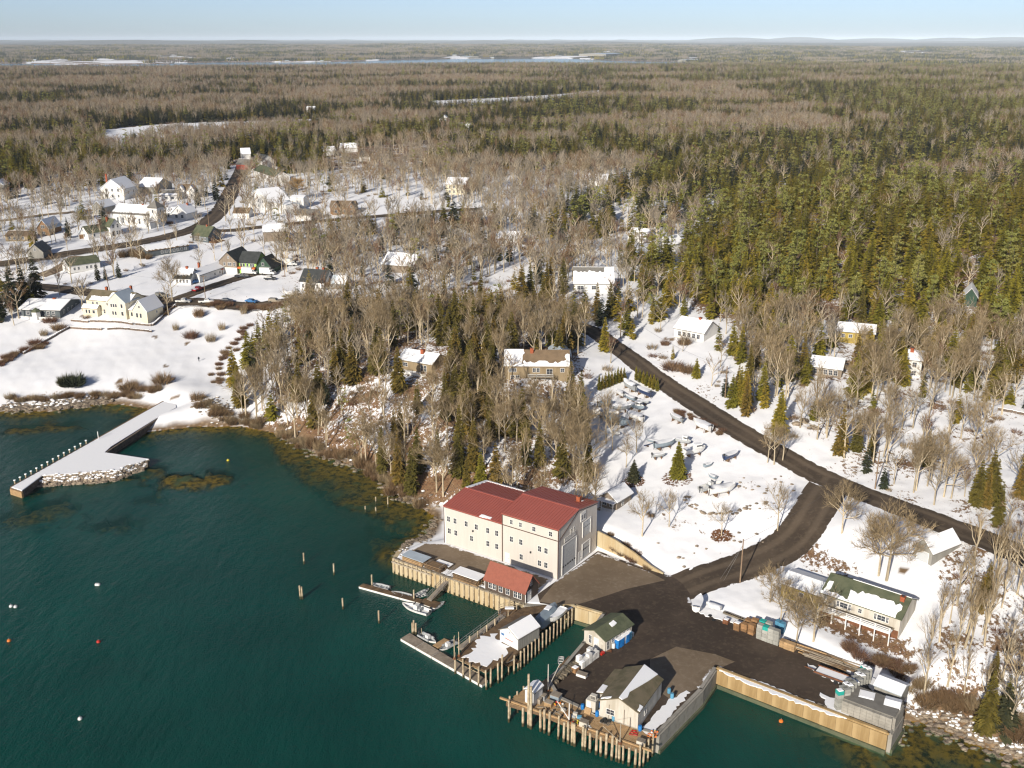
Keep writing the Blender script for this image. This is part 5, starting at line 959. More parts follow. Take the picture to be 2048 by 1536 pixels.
# --- zones: polygon of trunk feet in pixels, hardwoods and conifers per 100 square metres, heights, name for the labels
ZONES = [
 ('village', [(-300, 640), (-300, 400), (0, 395), (60, 385), (150, 374), (340, 374), (440, 365), (470, 318), (540, 318), (560, 345), (640, 360), (660, 300), (860, 285), (860, 330), (720, 370), (900, 390), (935, 420), (900, 445), (700, 470), (560, 480), (540, 560), (690, 570), (690, 605), (500, 612), (300, 640), (0, 680)], 1.25, 0.16, (9, 14), (6, 13)),
 ('centre', [(545, 556), (560, 500), (700, 476), (950, 452), (1060, 470), (1160, 545), (1140, 600), (1000, 612), (860, 600), (700, 590), (690, 560)], 3.0, 0.45, (10, 15), (7, 12)),
 ('bank', [(470, 850), (520, 760), (560, 665), (640, 610), (760, 616), (950, 632), (1080, 652), (1180, 674), (1200, 720), (1160, 790), (1150, 830), (1170, 900), (1185, 985), (1120, 968), (975, 955), (880, 1003), (790, 982), (740, 940), (700, 925), (620, 890), (560, 866)], 4.3, 1.1, (9, 15), (8, 14)),
 ('bankcon', [(740, 935), (800, 780), (880, 650), (1010, 650), (1000, 740), (980, 800), (1000, 900), (960, 952), (885, 1003), (800, 985)], 1.9, 3.0, (9, 14), (9, 15)),
 ('bankcon', [(940, 642), (965, 585), (1135, 575), (1142, 642), (1060, 655)], 1.2, 2.8, (9, 14), (10, 15)),
 ('gully', [(655, 880), (640, 780), (740, 770), (760, 860)], 1.2, 0.2, (8, 13), (6, 9)),
 ('clear', [(975, 800), (985, 755), (1130, 735), (1190, 690), (1235, 735), (1160, 800), (1080, 815)], 0.35, 0.0, (7, 10), (5, 8)),
 ('clear', [(770, 768), (785, 700), (920, 690), (900, 745), (870, 775)], 0.6, 0.1, (8, 11), (5, 8)),
 ('clear', [(920, 606), (940, 562), (1050, 535), (1064, 580), (1000, 608)], 0.1, 0.1, (8, 11), (5, 8)),
 ('clear', [(1125, 622), (1132, 572), (1235, 574), (1238, 606), (1190, 640)], 0.3, 0.3, (8, 11), (6, 9)),
 ('midroad', [(1235, 640), (1240, 560), (1330, 540), (1450, 600), (1440, 650), (1330, 650), (1280, 680)], 1.2, 2.0, (9, 13), (8, 13)),
 ('hill', [(1240, 545), (1330, 500), (1420, 450), (1500, 398), (1700, 388), (2060, 405), (2500, 430), (2500, 800), (2060, 690), (1950, 690), (1800, 655), (1650, 640), (1500, 645), (1420, 630), (1330, 560)], 0.35, 3.7, (9, 13), (9, 14)),
 ('roadside', [(1235, 692), (1330, 655), (1440, 640), (1490, 760), (1560, 800), (1640, 895), (1640, 925), (1330, 748)], 0.9, 1.3, (8, 12), (6, 11)),
 ('clear', [(1290, 705), (1330, 642), (1425, 642), (1430, 720), (1400, 772), (1340, 758)], 0.1, 0.05, (6, 9), (4, 6)),
 ('rightmid', [(1450, 665), (1560, 645), (1800, 655), (2060, 695), (2500, 790), (2060, 765), (1960, 800), (1700, 810), (1560, 800), (1490, 765)], 3.2, 2.4, (9, 14), (7, 13)),
 ('open', [(1560, 800), (1700, 810), (1960, 800), (2060, 770), (2500, 820), (2400, 1150), (2048, 1050), (1890, 1035), (1700, 960), (1640, 900)], 2.1, 0.5, (8, 13), (5, 10)),
 ('clump', [(1885, 1045), (1930, 1000), (1960, 985), (2060, 990), (2300, 1080), (2300, 1180), (2060, 1095), (1950, 1075)], 0.9, 1.6, (7, 10), (7, 11)),
 ('shorewood', [(1855, 1120), (1960, 1125), (2100, 1165), (2400, 1270), (2500, 1620), (2060, 1480), (1950, 1440), (1862, 1395), (1845, 1300), (1850, 1200)], 7.5, 0.7, (8, 13), (6, 9)),
 ('none', [(1185, 990), (1168, 880), (1152, 830), (1200, 778), (1290, 738), (1640, 925), (1650, 970), (1600, 1080), (1700, 1140), (1840, 1180), (1850, 1300), (1800, 1440), (1400, 1240), (1310, 1150), (1195, 1080)], 0, 0, (5, 6), (5, 6)),
 ('none', [(-300, 860), (-300, 660), (160, 652), (330, 642), (352, 612), (520, 612), (600, 600), (560, 660), (505, 700), (440, 790), (475, 862)], 0, 0, (5, 6), (5, 6)),
 ('none', [(1640, 962), (1700, 988), (1880, 1052), (1960, 1092), (1955, 1122), (1850, 1122), (1840, 1190), (1700, 1145), (1600, 1085)], 0, 0, (5, 6), (5, 6)),
 ('clump', [(1888, 1048), (1918, 1000), (1990, 990), (2010, 1062), (1950, 1074)], 0.5, 4.5, (7, 10), (8, 12)),
 ('none', [(800, 1110), (835, 1005), (885, 1008), (895, 1090)], 0, 0, (5, 6), (5, 6)),
 ('none', [(350, 602), (470, 556), (545, 552), (600, 560), (690, 585), (690, 604)], 0, 0, (5, 6), (5, 6)),
 ('none', [(215, 588), (230, 560), (330, 520), (400, 505), (445, 530), (350, 560), (340, 600)], 0, 0, (5, 6), (5, 6)),
 ('none', [(690, 428), (700, 400), (760, 395), (880, 415), (880, 432), (700, 440)], 0.05, 0.05, (5, 6), (5, 6)),
]
S_ = 3.1; xs = np.arange(-620, 640, S_); ys = np.arange(120, 1000, S_); X, Y = [a.ravel() for a in np.meshgrid(xs, ys)]
X = X + rng.uniform(-1.4, 1.4, len(X)); Y = Y + rng.uniform(-1.4, 1.4, len(Y)); D_ = np.hypot(X, Y); ok = (D_ < 1000) & (np.abs(np.arctan2(X, Y)) < 0.62); X, Y, D_ = X[ok], Y[ok], D_[ok]
def con_frac(x, y): return sstep(-0.06, 0.16, 0.7 * nz(x, y, 420, 0) + 0.5 * nz(x, y, 130, 1) + 0.27 + 0.0004 * np.clip(x, -300, 500))
cf = con_frac(X, Y); hw = 2.6 * (1 - cf) + 0.25; co = 3.0 * cf + 0.1
hlo = np.full(len(X), 9.0); hhi = np.full(len(X), 14.0); clo = np.full(len(X), 8.0); chi = np.full(len(X), 14.0); zid = np.full(len(X), -1)
near_open = (D_ < 640) & (X < 120); hw[near_open] *= 0.9
for i, (nm, poly, h_, c_, hr, cr) in enumerate(ZONES):
    m = inside(pxpoly(poly), X, Y); hw[m] = h_; co[m] = c_; hlo[m], hhi[m] = hr; clo[m], chi[m] = cr; zid[m] = i
keep = landmask(X, Y)
for P, w in ROADS: keep &= pdist(P, X, Y) > w * 0.5 + 2.2
for Hp in HOUSES: keep &= ~inside(Hp, X, Y)
for Hp in HOUSES:                                                  # nothing tall right in front of the houses
    c = Hp.mean(0); d = np.hypot(*c); 
    if d < 700:
        u = c / d; rel = np.stack([X - c[0], Y - c[1]], -1); along = -(rel @ u); acr = np.abs(rel @ np.array([u[1], -u[0]])); wdt = np.ptp(Hp @ np.array([u[1], -u[0]])) / 2
        blk = (along > 0) & (along < 22) & (acr < wdt * 0.75); keep &= ~(blk & (rng.random(len(X)) > 0.16))
for f in fields: keep &= ~inside(f, X, Y)
keep &= ~inside(YARD, X, Y)
r = rng.random(len(X)); A_ = S_ * S_ / 100
is_h = keep & (r < hw * A_); is_c = keep & ~is_h & (r < (hw + co) * A_)
hH = hlo + (hhi - hlo) * rng.random(len(X)) ** 0.8; cH = clo + (chi - clo) * rng.random(len(X))
Zt = np.zeros(len(X)); sel = is_h | is_c; Zt[sel] = T(X[sel], Y[sel])
vis = np.abs(X / np.maximum(Y, 1)) < 0.56
LB = {'village': ('bare tree growing between the village houses', 'evergreen growing between the village houses', 'village trees'),
      'centre': ('bare hardwood in the grove between village and road', 'conifer in the grove between village and road', 'trees of the middle grove'),
      'bank': ('bare grey hardwood on the wooded bank above the cove', 'olive conifer on the wooded bank above the cove', 'trees of the wooded bank'),
      'bankcon': ('bare tree amid the dense conifers behind the boat shed', 'olive conifer in the dense stand behind the boat shed', 'trees behind the boat shed'),
      'gully': ('bare tree in the snowy gully of the bank', 'conifer in the snowy gully of the bank', 'trees of the snowy gully'),
      'clear': ('bare tree at the edge of a house clearing', 'conifer at the edge of a house clearing', 'trees round the clearings'),
      'midroad': ('bare tree in the conifer strip above the road', 'conifer in the strip above the road', 'trees above the road'),
      'hill': ('bare tree standing out of the conifer hill', 'green conifer on the near edge of the conifer hill', 'trees of the conifer hill'),
      'roadside': ('bare tree on the far verge of the plowed road', 'conifer on the far verge of the plowed road', 'roadside trees'),
      'rightmid': ('bare tree around the yellow house', 'conifer around the yellow house', 'trees round the yellow house'),
      'open': ('bare tree in the open snowy wood right of the road', 'small conifer in the open snowy wood right of the road', 'trees of the open snowy wood'),
      'clump': ('bare tree in the evergreen clump beside the road', 'golden green conifer in the clump beside the road', 'trees of the roadside clump'),
      'shorewood': ('slender bare tree in the thicket above the right shore', 'conifer in the thicket above the right shore', 'trees of the shore thicket'),
      'none': ('bare tree beside the open snow', 'conifer beside the open snow', 'trees beside the open snow')}
def tree(loc, H, meshes, base_h, label, cat, group=None, name='bare_tree', rz=None):
    t = thing(name, label, cat, loc, random.uniform(0, 6.283) if rz is None else rz, group); s = H / base_h; w = s * random.uniform(0.9, 1.1); t.scale = (w, w, s)
    link('trunk', meshes[0], t); link('crown', meshes[1], t); return t
def place_words(i, hh, idx):
    z = zid[idx] == zid[i]; g = idx[z]; ax = np.arctan2(X[g], Y[g]); a = math.atan2(X[i], Y[i]); q = np.quantile(ax, [0.25, 0.5, 0.75]); dq = np.median(D_[g]); hq = np.quantile(hh[g], [0.33, 0.67])
    if len(g) < 5: return '', ''
    side = ('left', 'centre-left', 'centre-right', 'right')[int(np.searchsorted(q, a))]
    return ('short', 'medium', 'tall')[int(np.searchsorted(hq, hh[i]))] + ' ', ', %s %s' % ('near' if D_[i] < dq else 'far', side)
random.seed(5)
def pick(mask, hh, n):
    """the n that show largest: near and inside the frame"""
    idx = np.where(mask & vis & (D_ < 560))[0]; sc_ = hh[idx] / D_[idx] + rng.normal(0, 0.0004, len(idx)); return idx[np.argsort(-sc_)[:n]]
h_idx = pick(is_h, hH, 255); c_idx = pick(is_c, cH, 250)
for i in h_idx:
    z = ZONES[zid[i]][0] if zid[i] >= 0 else 'none'; L = LB[z]; ms = random.choice(HWS) if (z in ('shorewood', 'gully') or random.random() < 0.22) else (random.choice(HWR) if z == 'centre' and random.random() < 0.3 else random.choice(HW))
    w0, w1 = place_words(i, hH, h_idx); tree((X[i], Y[i], Zt[i]), hH[i], ms, 12.0, w0 + L[0] + w1, 'tree', L[2])
for i in c_idx:
    z = ZONES[zid[i]][0] if zid[i] >= 0 else 'none'; L = LB[z]
    if z == 'hill': ms, bh = (random.choice(PIN), 15.0) if random.random() < 0.22 else (random.choice(SPG), 12.0)
    elif z in ('bank', 'bankcon', 'gully', 'clump', 'shorewood'): ms, bh = random.choice(SPW), 12.0
    elif z == 'village': ms, bh = random.choice(SPD), 16.0
    else: ms, bh = (random.choice(SPW) if random.random() < 0.4 else random.choice(SPG)), 12.0
    w0, w1 = place_words(i, cH, c_idx); tree((X[i], Y[i], Zt[i]), cH[i], ms, bh, w0 + L[1] + w1, 'conifer', L[2], 'conifer_tree')
rest_h = is_h.copy(); rest_h[h_idx] = False; rest_c = is_c.copy(); rest_c[c_idx] = False
# farther woods: spacing grows with distance
def band(d0, d1, sp, amax=0.60):
    rows_ = np.arange(d0, d1, sp); px, py = [], []
    for d in rows_:
        n = int(2 * amax * d / sp); a = -amax + 2 * amax * (np.arange(n) + rng.random(n)) / n; dd = d + rng.uniform(-0.5, 0.5, n) * sp; px.append(dd * np.sin(a)); py.append(dd * np.cos(a))
    x, y = np.concatenate(px), np.concatenate(py); k = landmask(x, y)
    for f in fields: k &= ~inside(f, x, y)
    return x[k], y[k]
fx, fy = [], []
for d0, d1, sp in ((1000, 1500, 6.2), (1500, 2200, 7.6), (2200, 3200, 10.0), (3200, 4600, 13.0)):
    a, b = band(d0, d1, sp); fx.append(a); fy.append(b)
fx, fy = np.concatenate(fx), np.concatenate(fy); fd = np.hypot(fx, fy); fz = T(fx, fy); fc = rng.random(len(fx)) < con_frac(fx, fy) * 0.92 + 0.04; fs = rng.uniform(0.75, 1.2, len(fx)) * np.interp(fd, [1000, 4600], [1.0, 1.45])
def st(a, b): return np.concatenate([a, b])
P1 = np.stack([X[rest_h], Y[rest_h], Zt[rest_h]], -1); P2 = np.stack([fx[~fc], fy[~fc], fz[~fc]], -1)
scatter('hardwood_forest', np.vstack([P1, P2]), st(hH[rest_h] / 12, fs[~fc]), 'bare_tree_form', 'grey bare hardwood forest stretching to the far inlet')
hillz = np.isin(zid, [i for i, z in enumerate(ZONES) if z[0] in ('hill', 'midroad', 'rightmid')])
g = rest_c & (hillz | (rng.random(len(X)) < 0.5)); d = rest_c & ~g
fg = fc & (rng.random(len(fx)) < np.clip(0.35 + fx / np.maximum(fy, 1) * 0.9, 0.1, 0.8))
scatter('conifer_forest', np.vstack([np.stack([X[g], Y[g], Zt[g]], -1), np.stack([fx[fg], fy[fg], fz[fg]], -1)]), st(cH[g] / 12, fs[fg]), 'green_spruce_form', 'green conifer forest on the hill and beyond')
fdk = fc & ~fg
scatter('spruce_forest', np.vstack([np.stack([X[d], Y[d], Zt[d]], -1), np.stack([fx[fdk], fy[fdk], fz[fdk]], -1)]), st(cH[d] / 12, fs[fdk]), 'dark_spruce_form', 'dark spruce forest in belts across the distance')
a, b = band(4450, 13000, 52.0, 0.58); az = T(a, b); ac = rng.random(len(a)) < con_frac(a * 0.4, b * 0.4) * 0.8 + 0.1; asz = rng.uniform(0.8, 1.3, len(a)) * np.interp(np.hypot(a, b), [4450, 13000], [1.1, 1.7])
nearw = az > 0.4
scatter('far_hardwood_forest', np.stack([a, b, az], -1)[~ac & nearw], asz[~ac & nearw], 'bare_clump_form', 'hazy bare woods beyond the inlet'); scatter('far_conifer_forest', np.stack([a, b, az], -1)[ac & nearw], asz[ac & nearw], 'conifer_clump_form', 'hazy conifer woods beyond the inlet')
# --- trees that stand alone and can be named
def lone(px, py, H, ms, bh, label, cat='tree', name='bare_tree', group=None, z=None):
    p = ground(px, py) if z is None else un(px, py, z); return tree(p, H, ms, bh, label, cat, group, name)
BIG = [pair(hardwood(500 + i, 12, forks=7, slim=1.15, dens=1.3, tw=0.04), 'bark', 'twigs', 'oak') for i in range(3)]
lone(1773, 1161, 15.5, BIG[0], 12, 'largest bare oak, multi-stemmed, beside the garage'); lone(1757, 1152, 12.5, BIG[1], 12, 'second stem of the oak pair beside the garage'); lone(1684, 1066, 11, BIG[2], 12, 'bare spreading tree on the snow island by the junction')
lone(345, 602, 16, BIG[1], 12, 'tall bare street tree in front of the white cape'); lone(1592, 1288, 10, BIG[2], 12, 'bare tree rising behind the grey tote stacks'); lone(1627, 1283, 10.5, BIG[0], 12, 'bare crooked tree in front of the shore house'); lone(1560, 1252, 9, BIG[1], 12, 'bare bushy tree left of the grey tote stacks'); lone(1540, 1205, 8, BIG[0], 12, 'bare bushy tree on the lawn beside the utility pole')
yt = pair(hardwood(520, 12, forks=5, slim=0.85, dens=1.1, tw=0.03), 'bark', 'twigs', 'y')
for px, py, H, lb in ((1284, 1073, 9.5, 'bare round crowned tree above the concrete retaining wall'), (1338, 1055, 8, 'slim bare tree beside the snowy track'), (1443, 1072, 7, 'small bare tree in fallen leaves below the track'), (1555, 1062, 10, 'bare upright tree by the plowed junction'), (1212, 887, 13, 'tall dark stemmed bare tree left of the stored boats'), (1225, 900, 9, 'thin bare tree next to the tall dark stem'),
                      (1535, 925, 9, 'left of three bare trees on the road verge'), (1548, 929, 9.5, 'middle of three bare trees on the road verge'), (1565, 922, 8, 'right of three bare trees on the road verge'), (1832, 980, 12, 'thick bare tree with a long shadow on open snow'), (1863, 960, 11, 'bare twin tree right of the thick one'), (1945, 905, 11, 'bare broad tree at the right wood edge'), (1273, 905, 8, 'thin bare tree leaning over the boat yard'), (1252, 935, 7, 'small bare tree below the stored boats'),
                      (1600, 855, 10, 'bare tree on the snow slope near boulders'), (1632, 842, 11, 'bare tree beside the dark pine trunk'), (1735, 905, 10, 'pale stemmed tree in front of the conifer pair'), (330, 470, 11, 'dark bare tree in front of the white meeting hall'), (298, 462, 9, 'bare tree at the hall corner'), (596, 402, 13, 'golden willow like tree behind the white gambrel house'), (398, 505, 8, 'small bare tree by the long ranch')):
    lone(px, py, H, yt if 'golden' not in lb else pair(hardwood(530, 12, forks=6, slim=1.1, dens=1.3, tw=0.08), 'bark', 'willow_twigs', 'w'), 12, lb)
bigsp = pair(spruce(540, 12, 0.30, 40, 12, droop=0.3, gap=0.05), 'darkbark', 'needles', 'bs')
lone(1355, 957, 9.2, bigsp, 12, 'full broad spruce alone in the boat yard', 'conifer', 'conifer_tree'); lone(1267, 964, 5.6, pair(spruce(541, 12, 0.34, 34, 11), 'darkbark', 'dark_needles', 'b2'), 12, 'small scruffy evergreen in brown leaves above the cottage', 'conifer', 'conifer_tree')
lone(1679, 912, 12.5, pair(spruce(542, 12, 0.20, 36, 10), 'darkbark', 'warm_needles', 'b3'), 12, 'tall olive spruce on the snow right of the road', 'conifer', 'conifer_tree'); lone(1712, 905, 9, SPW[0], 12, 'shorter conifer beside the tall olive spruce', 'conifer', 'conifer_tree'); lone(1564, 822, 5, SPG[1], 12, 'little conifer on the bright snow slope', 'conifer', 'conifer_tree'); lone(1392, 757, 6, SPG[2], 12, 'young green conifer by the road bend', 'conifer', 'conifer_tree')
lone(1463, 815, 9, SPG[0], 12, 'dense conifer beside the roadside utility pole', 'conifer', 'conifer_tree'); lone(1490, 810, 10, SPG[2], 12, 'conifer behind the pole on the far verge', 'conifer', 'conifer_tree'); lone(1475, 795, 9, SPW[1], 12, 'brownish conifer at the back of the verge group', 'conifer', 'conifer_tree')
for px, py, H, lb in ((28, 622, 18, 'left of the tall dark spruces by the bungalow'), (50, 612, 17, 'middle of the tall dark spruces by the bungalow'), (76, 602, 19, 'right and tallest of the dark spruces by the bungalow'), (5, 640, 11, 'dark evergreen at the picture edge below the spruces'), (196, 562, 8, 'dark round evergreen behind the inn'), (212, 562, 7, 'smaller dark evergreen behind the inn'), (238, 556, 7, 'brownish evergreen right of the dark pair'), (137, 476, 10, 'broad evergreen beside the tiny garage'), (72, 490, 9, 'evergreen in front of the brown gambrel barn'), (397, 412, 11, 'evergreen beside the upper road'), (432, 402, 13, 'tall evergreen at the road bend'), (372, 432, 9, 'evergreen behind the white cottage'), (470, 430, 6, 'small evergreen at the junction'), (615, 470, 9, 'brown evergreen hiding the boxy house')):
    lone(px, py, H, random.choice(SPD), 16, lb, 'conifer', 'conifer_tree')
lone(545, 715, 9, SPD[0], 16, 'thin dark spruce at the edge of the bank', 'conifer', 'conifer_tree'); lone(508, 712, 8.5, SPD[1], 16, 'narrow spruce leaning over the lawn edge', 'conifer', 'conifer_tree'); lone(530, 690, 9, SPW[3], 12, 'brown spruce above the lawn edge', 'conifer', 'conifer_tree'); lone(655, 812, 7.5, SPD[0], 16, 'dark blue spruce low on the bank', 'conifer', 'conifer_tree')
lone(1278, 500, 15, PIN[0], 15, 'tall pale green pine in front of the hidden house', 'conifer', 'pine_tree')
for px, py in ((1478, 560), (1650, 600), (1970, 620), (2010, 560), (1560, 450), (1860, 430), (1400, 470), (1165, 455), (1990, 690)): lone(px, py, random.uniform(13, 16), random.choice(PIN), 15, 'pale green pine rising above the conifer hill', 'conifer', 'pine_tree', 'tall pines on the hill')
cedar = pair(spruce(550, 12, 0.20, 26, 9, droop=-0.5, gap=0.02, ragged_=0.15), 'darkbark', 'needles', 'ced')
for i, f in enumerate(np.linspace(0, 1, 9)): lone(1198 + 50 * f, 782 - 20 * f, random.uniform(4.2, 5.2), cedar, 12, 'clipped columnar cedar in the row behind the stored boats', 'cedar', 'cedar_tree', 'cedar row behind the boats')
for i, f in enumerate(np.linspace(0, 1, 7)): lone(1272 + 42 * f, 762 + 22 * f, random.uniform(4.0, 4.8), cedar, 12, 'columnar cedar in the row beside the road', 'cedar', 'cedar_tree', 'cedar row beside the road')
for i, f in enumerate(np.linspace(0, 1, 6)): lone(830 + 38 * f, 443 - 1 * f, 5.5, cedar, 12, 'golden cedar in the short hedge by the far drive', 'cedar', 'cedar_tree', 'cedar hedge by the far drive')
# --- bushes
def bush(seed, n=420, mt='dry_brush', flat=0.75, tw=0.035):
    random.seed(seed); b = MB()
    for i in range(n):
        a = random.uniform(0, 6.283); r = math.sqrt(random.random()) * 0.55; p = Vector((r * math.cos(a), r * math.sin(a), random.uniform(0, 0.25))); d = rdir((math.cos(a) * r * 1.3, math.sin(a) * r * 1.3, flat), 0.3); tri(b, p, d, random.uniform(0.35, 0.75), tw)
    return b.mesh('bush', mt)
BU = [bush(600), bush(601), bush(602, mt='red_twigs'), bush(603, 300, 'twigs', 1.2, 0.025)]; EV = bush(604, 700, 'dark_needles', 0.4, 0.09)
def shrub(px, py, w, h, me, label, group=None, z=None):
    p = ground(px, py); o = link('bush', me, None, label, 'bush', group, loc=p - np.array([0, 0, 0.1])); o.scale = (w * 0.9, w * 0.9, h * 1.6); o.rotation_euler = (0, 0, random.uniform(0, 6)); return o
for px, py, w, h, me, lb in ((398, 634, 3.0, 3.4, BU[1], 'oval brown bush on the upper lawn'), (382, 676, 4.0, 2.6, BU[2], 'broad reddish bush on the lawn'), (444, 660, 2.2, 2.8, BU[3], 'pale upright bush on the lawn'), (422, 684, 3.0, 3.0, BU[3], 'small twisted apple like bush on the lawn'), (325, 768, 5.0, 3.4, BU[0], 'big golden brown bush by the pier track'), (258, 780, 5.0, 3.0, BU[1], 'broad brown bush on the shore edge'), (150, 772, 4.2, 3.6, EV, 'dark snow dusted juniper on the shore lawn'), (132, 772, 3.0, 3.4, EV, 'second dark juniper beside it'), (70, 690, 3.6, 2.0, BU[2], 'rounded red brown bush by the stone wall'), (118, 660, 4.0, 2.4, BU[0], 'tan bush below the turret house'), (100, 645, 4.0, 2.0, BU[2], 'reddish bush against the bungalow porch'), (88, 672, 2.4, 2.4, BU[3], 'pale bush on the slope below the bungalow'), (488, 628, 2.2, 3.0, BU[3], 'spindly bush below the hedge'), (352, 660, 2.0, 2.6, BU[3], 'thin sapling bush on the lawn'), (1368, 690, 3.2, 2.6, BU[0], 'tawny bush in front of the roadside house'), (1330, 690, 2.2, 1.6, BU[2], 'brown bush by the roadside house corner'), (1345, 740, 5, 2.4, BU[2], 'dark red thicket by the road'), (1375, 745, 4, 2.2, BU[0], 'brown thicket by the road'), (620, 581, 1.8, 2.4, BU[0], 'golden bush by the white farmhouse'), (340, 448, 2.6, 1.6, BU[2], 'round bush by the white cottage'), (395, 800, 3.4, 2.4, BU[0], 'brush at the top of the beach')): shrub(px, py, w, h, me, lb)
def brush_line(pts, n, w, h, me, label, group):
    P = np.array([ground(*p)[:2] for p in pts]); seg = np.hypot(*np.diff(P, axis=0).T); L = np.concatenate([[0], np.cumsum(seg)])
    for i in range(n):
        t = L[-1] * (i + random.random()) / n; x, y = np.interp(t, L, P[:, 0]) + random.gauss(0, 0.9), np.interp(t, L, P[:, 1]) + random.gauss(0, 0.9)
        o = link('bush', random.choice(me), None, label, 'bush', group, loc=(x, y, Tz(x, y) - 0.1)); s = random.uniform(0.6, 1.25); o.scale = (w * s * 0.85, w * s * 0.85, h * s * 1.35)
brush_line([(415, 612), (460, 614)], 10, 2.4, 1.8, [BU[0], BU[2]], 'brown hedge bush along the lower street', 'hedge along the street'); brush_line([(480, 616), (565, 615)], 16, 2.4, 2.0, [BU[0], BU[2]], 'brown hedge bush along the lower street', 'hedge along the street')
brush_line([(500, 650), (470, 690), (440, 735), (430, 770)], 26, 2.0, 1.3, [BU[2], BU[0]], 'rusty brush in the strip down the lawn edge', 'brush strip on the lawn edge')
brush_line([(20, 800), (100, 797), (200, 795), (290, 788), (325, 780)], 34, 2.6, 1.9, [BU[0], BU[1], BU[3]], 'grey brown shore brush above the riprap', 'shore brush'); brush_line([(400, 810), (430, 820), (470, 845), (520, 850)], 22, 2.8, 2.2, [BU[0], BU[3]], 'tan brush where the beach meets the bank', 'beach brush')
brush_line([(0, 730), (40, 705), (90, 690)], 16, 2.8, 1.8, [BU[2], BU[0]], 'brown bush in the hedgerow by the stone wall', 'hedgerow by the stone wall'); brush_line([(1352, 822), (1392, 843), (1440, 872)], 18, 1.5, 1.1, [BU[0], BU[2]], 'brown brush between boats and road', 'brush beside the road')
brush_line([(560, 868), (640, 905), (720, 928), (790, 975), (850, 1010)], 46, 2.6, 2.6, [BU[0], BU[3], BU[1]], 'tangled brush on the bank foot above the weed', 'brush at the bank foot'); brush_line([(1215, 1090), (1260, 1115), (1300, 1130)], 10, 1.8, 1.2, [BU[2], BU[0]], 'brown brush above the retaining wall', 'brush above the wall')
brush_line([(1820, 1380), (1900, 1410), (2000, 1440), (2048, 1460)], 26, 2.6, 2.2, [BU[0], BU[3]], 'tawny brush above the right shore', 'brush on the right shore'); brush_line([(1700, 1300), (1780, 1330), (1840, 1345)], 14, 2.2, 1.5, [BU[2], BU[0]], 'russet brush below the shore house', 'brush below the house')
brush_line([(240, 515), (270, 512), (300, 520)], 14, 2.6, 3.2, [BU[3], BU[0]], 'sapling thicket left of the dark ranch', 'sapling thicket'); brush_line([(320, 632), (350, 612)], 8, 2.2, 1.6, [BU[0]], 'clipped brown hedge beside the inn wall', 'hedge beside the inn')
# low brush on the floor of the woods
far_variant('brush_form', [bush(610, 120, 'dry_brush', 0.8, 0.05), bush(611, 110, 'red_twigs', 0.6, 0.05), bush(612, 130, 'twigs', 1.1, 0.04)])
dens_u = {'bank': 0.30, 'bankcon': 0.16, 'gully': 0.14, 'rightmid': 0.16, 'open': 0.07, 'shorewood': 0.34, 'clump': 0.12, 'roadside': 0.10, 'centre': 0.14, 'clear': 0.05, 'village': 0.02}
pu = np.array([dens_u.get(ZONES[i][0], 0) if i >= 0 else 0 for i in zid]); um = keep & (rng.random(len(X)) < pu * 1.6) & ~is_h
ux, uy = X[um] + rng.uniform(-1, 1, um.sum()), Y[um] + rng.uniform(-1, 1, um.sum()); scatter('undergrowth', np.stack([ux, uy, T(ux, uy) - 0.1], -1), rng.uniform(0.9, 2.6, len(ux)), 'brush_form', 'low brown undergrowth on the floor of the woods')
# fallen leaves ringing the yard spruces
for px, py, r_, lb in ((1355, 957, 3.3, 'ring of brown leaves under the yard spruce'), (1267, 964, 2.4, 'rusty leaves under the scruffy evergreen'), (1443, 1072, 2.0, 'brown leaf patch under the small tree')):
    p = ground(px, py); b = MB(); random.seed(px)
    for i in range(260):
        a = random.uniform(0, 6.283); q = r_ * math.sqrt(random.random()); x, y = p[0] + q * math.cos(a), p[1] + q * math.sin(a); tri(b, Vector((x, y, 0)), rdir((math.cos(a), math.sin(a), 0.15), 0.6), 0.6, 0.55)
    zz = T([v[0] for v in b.v], [v[1] for v in b.v]); b.v = [(v[0], v[1], zz[i] + 0.05 + max(0, v[2]) * 0.15) for i, v in enumerate(b.v)]; b.build('leaf_litter', 'litter', None, label=lb, kind='stuff')
# ---------------------------------------------------------------- waterfront
def pw(px, py, z=YARD_Z): return un(px, py, z)
def plank_boards(poly, ang, w, z, th=0.06, gap=0.03):
    """boards side by side filling a polygon; they run along the angle"""
    P = np.array(poly); c, s = math.cos(ang), math.sin(ang); Q = np.stack([P[:, 0] * c + P[:, 1] * s, -P[:, 0] * s + P[:, 1] * c], -1); b = MB(); v = Q[:, 1].min() + w / 2
    while v < Q[:, 1].max():
        xs = []; n = len(Q)
        for i in range(n):
            (x0, y0), (x1, y1) = Q[i], Q[(i + 1) % n]
            if (y0 > v) != (y1 > v): xs.append(x0 + (v - y0) * (x1 - x0) / (y1 - y0))
        xs.sort()
        for a, e in zip(xs[::2], xs[1::2]):
            if e - a > 0.2:
                u = (a + e) / 2; b.box((u * c - v * s, u * s + v * c, z + random.uniform(-0.008, 0.008)), (e - a, w - gap, th), ang)
        v += w
    return b
def wall_along(pts, z0, z1, th, off=0.1, side=1):
    b = MB()
    for i in range(len(pts) - 1):
        a, c = np.array(pts[i][:2]), np.array(pts[i + 1][:2]); d = c - a; L = np.hypot(*d); n = np.array([d[1], -d[0]]) / L * side; m = (a + c) / 2 + n * off
        b.box((m[0], m[1], (z0 + z1) / 2), (L + th * 0.45, th, z1 - z0), math.atan2(d[1], d[0]))
    return b
def pile_mesh(r): return MB().lathe([(r * 1.05, -4.5), (r * 1.0, 0.0), (r * 0.95, 2.5), (r * 0.92, 3.0), (r * 0.8, 3.02)], n=8).mesh('pile', 'pile')
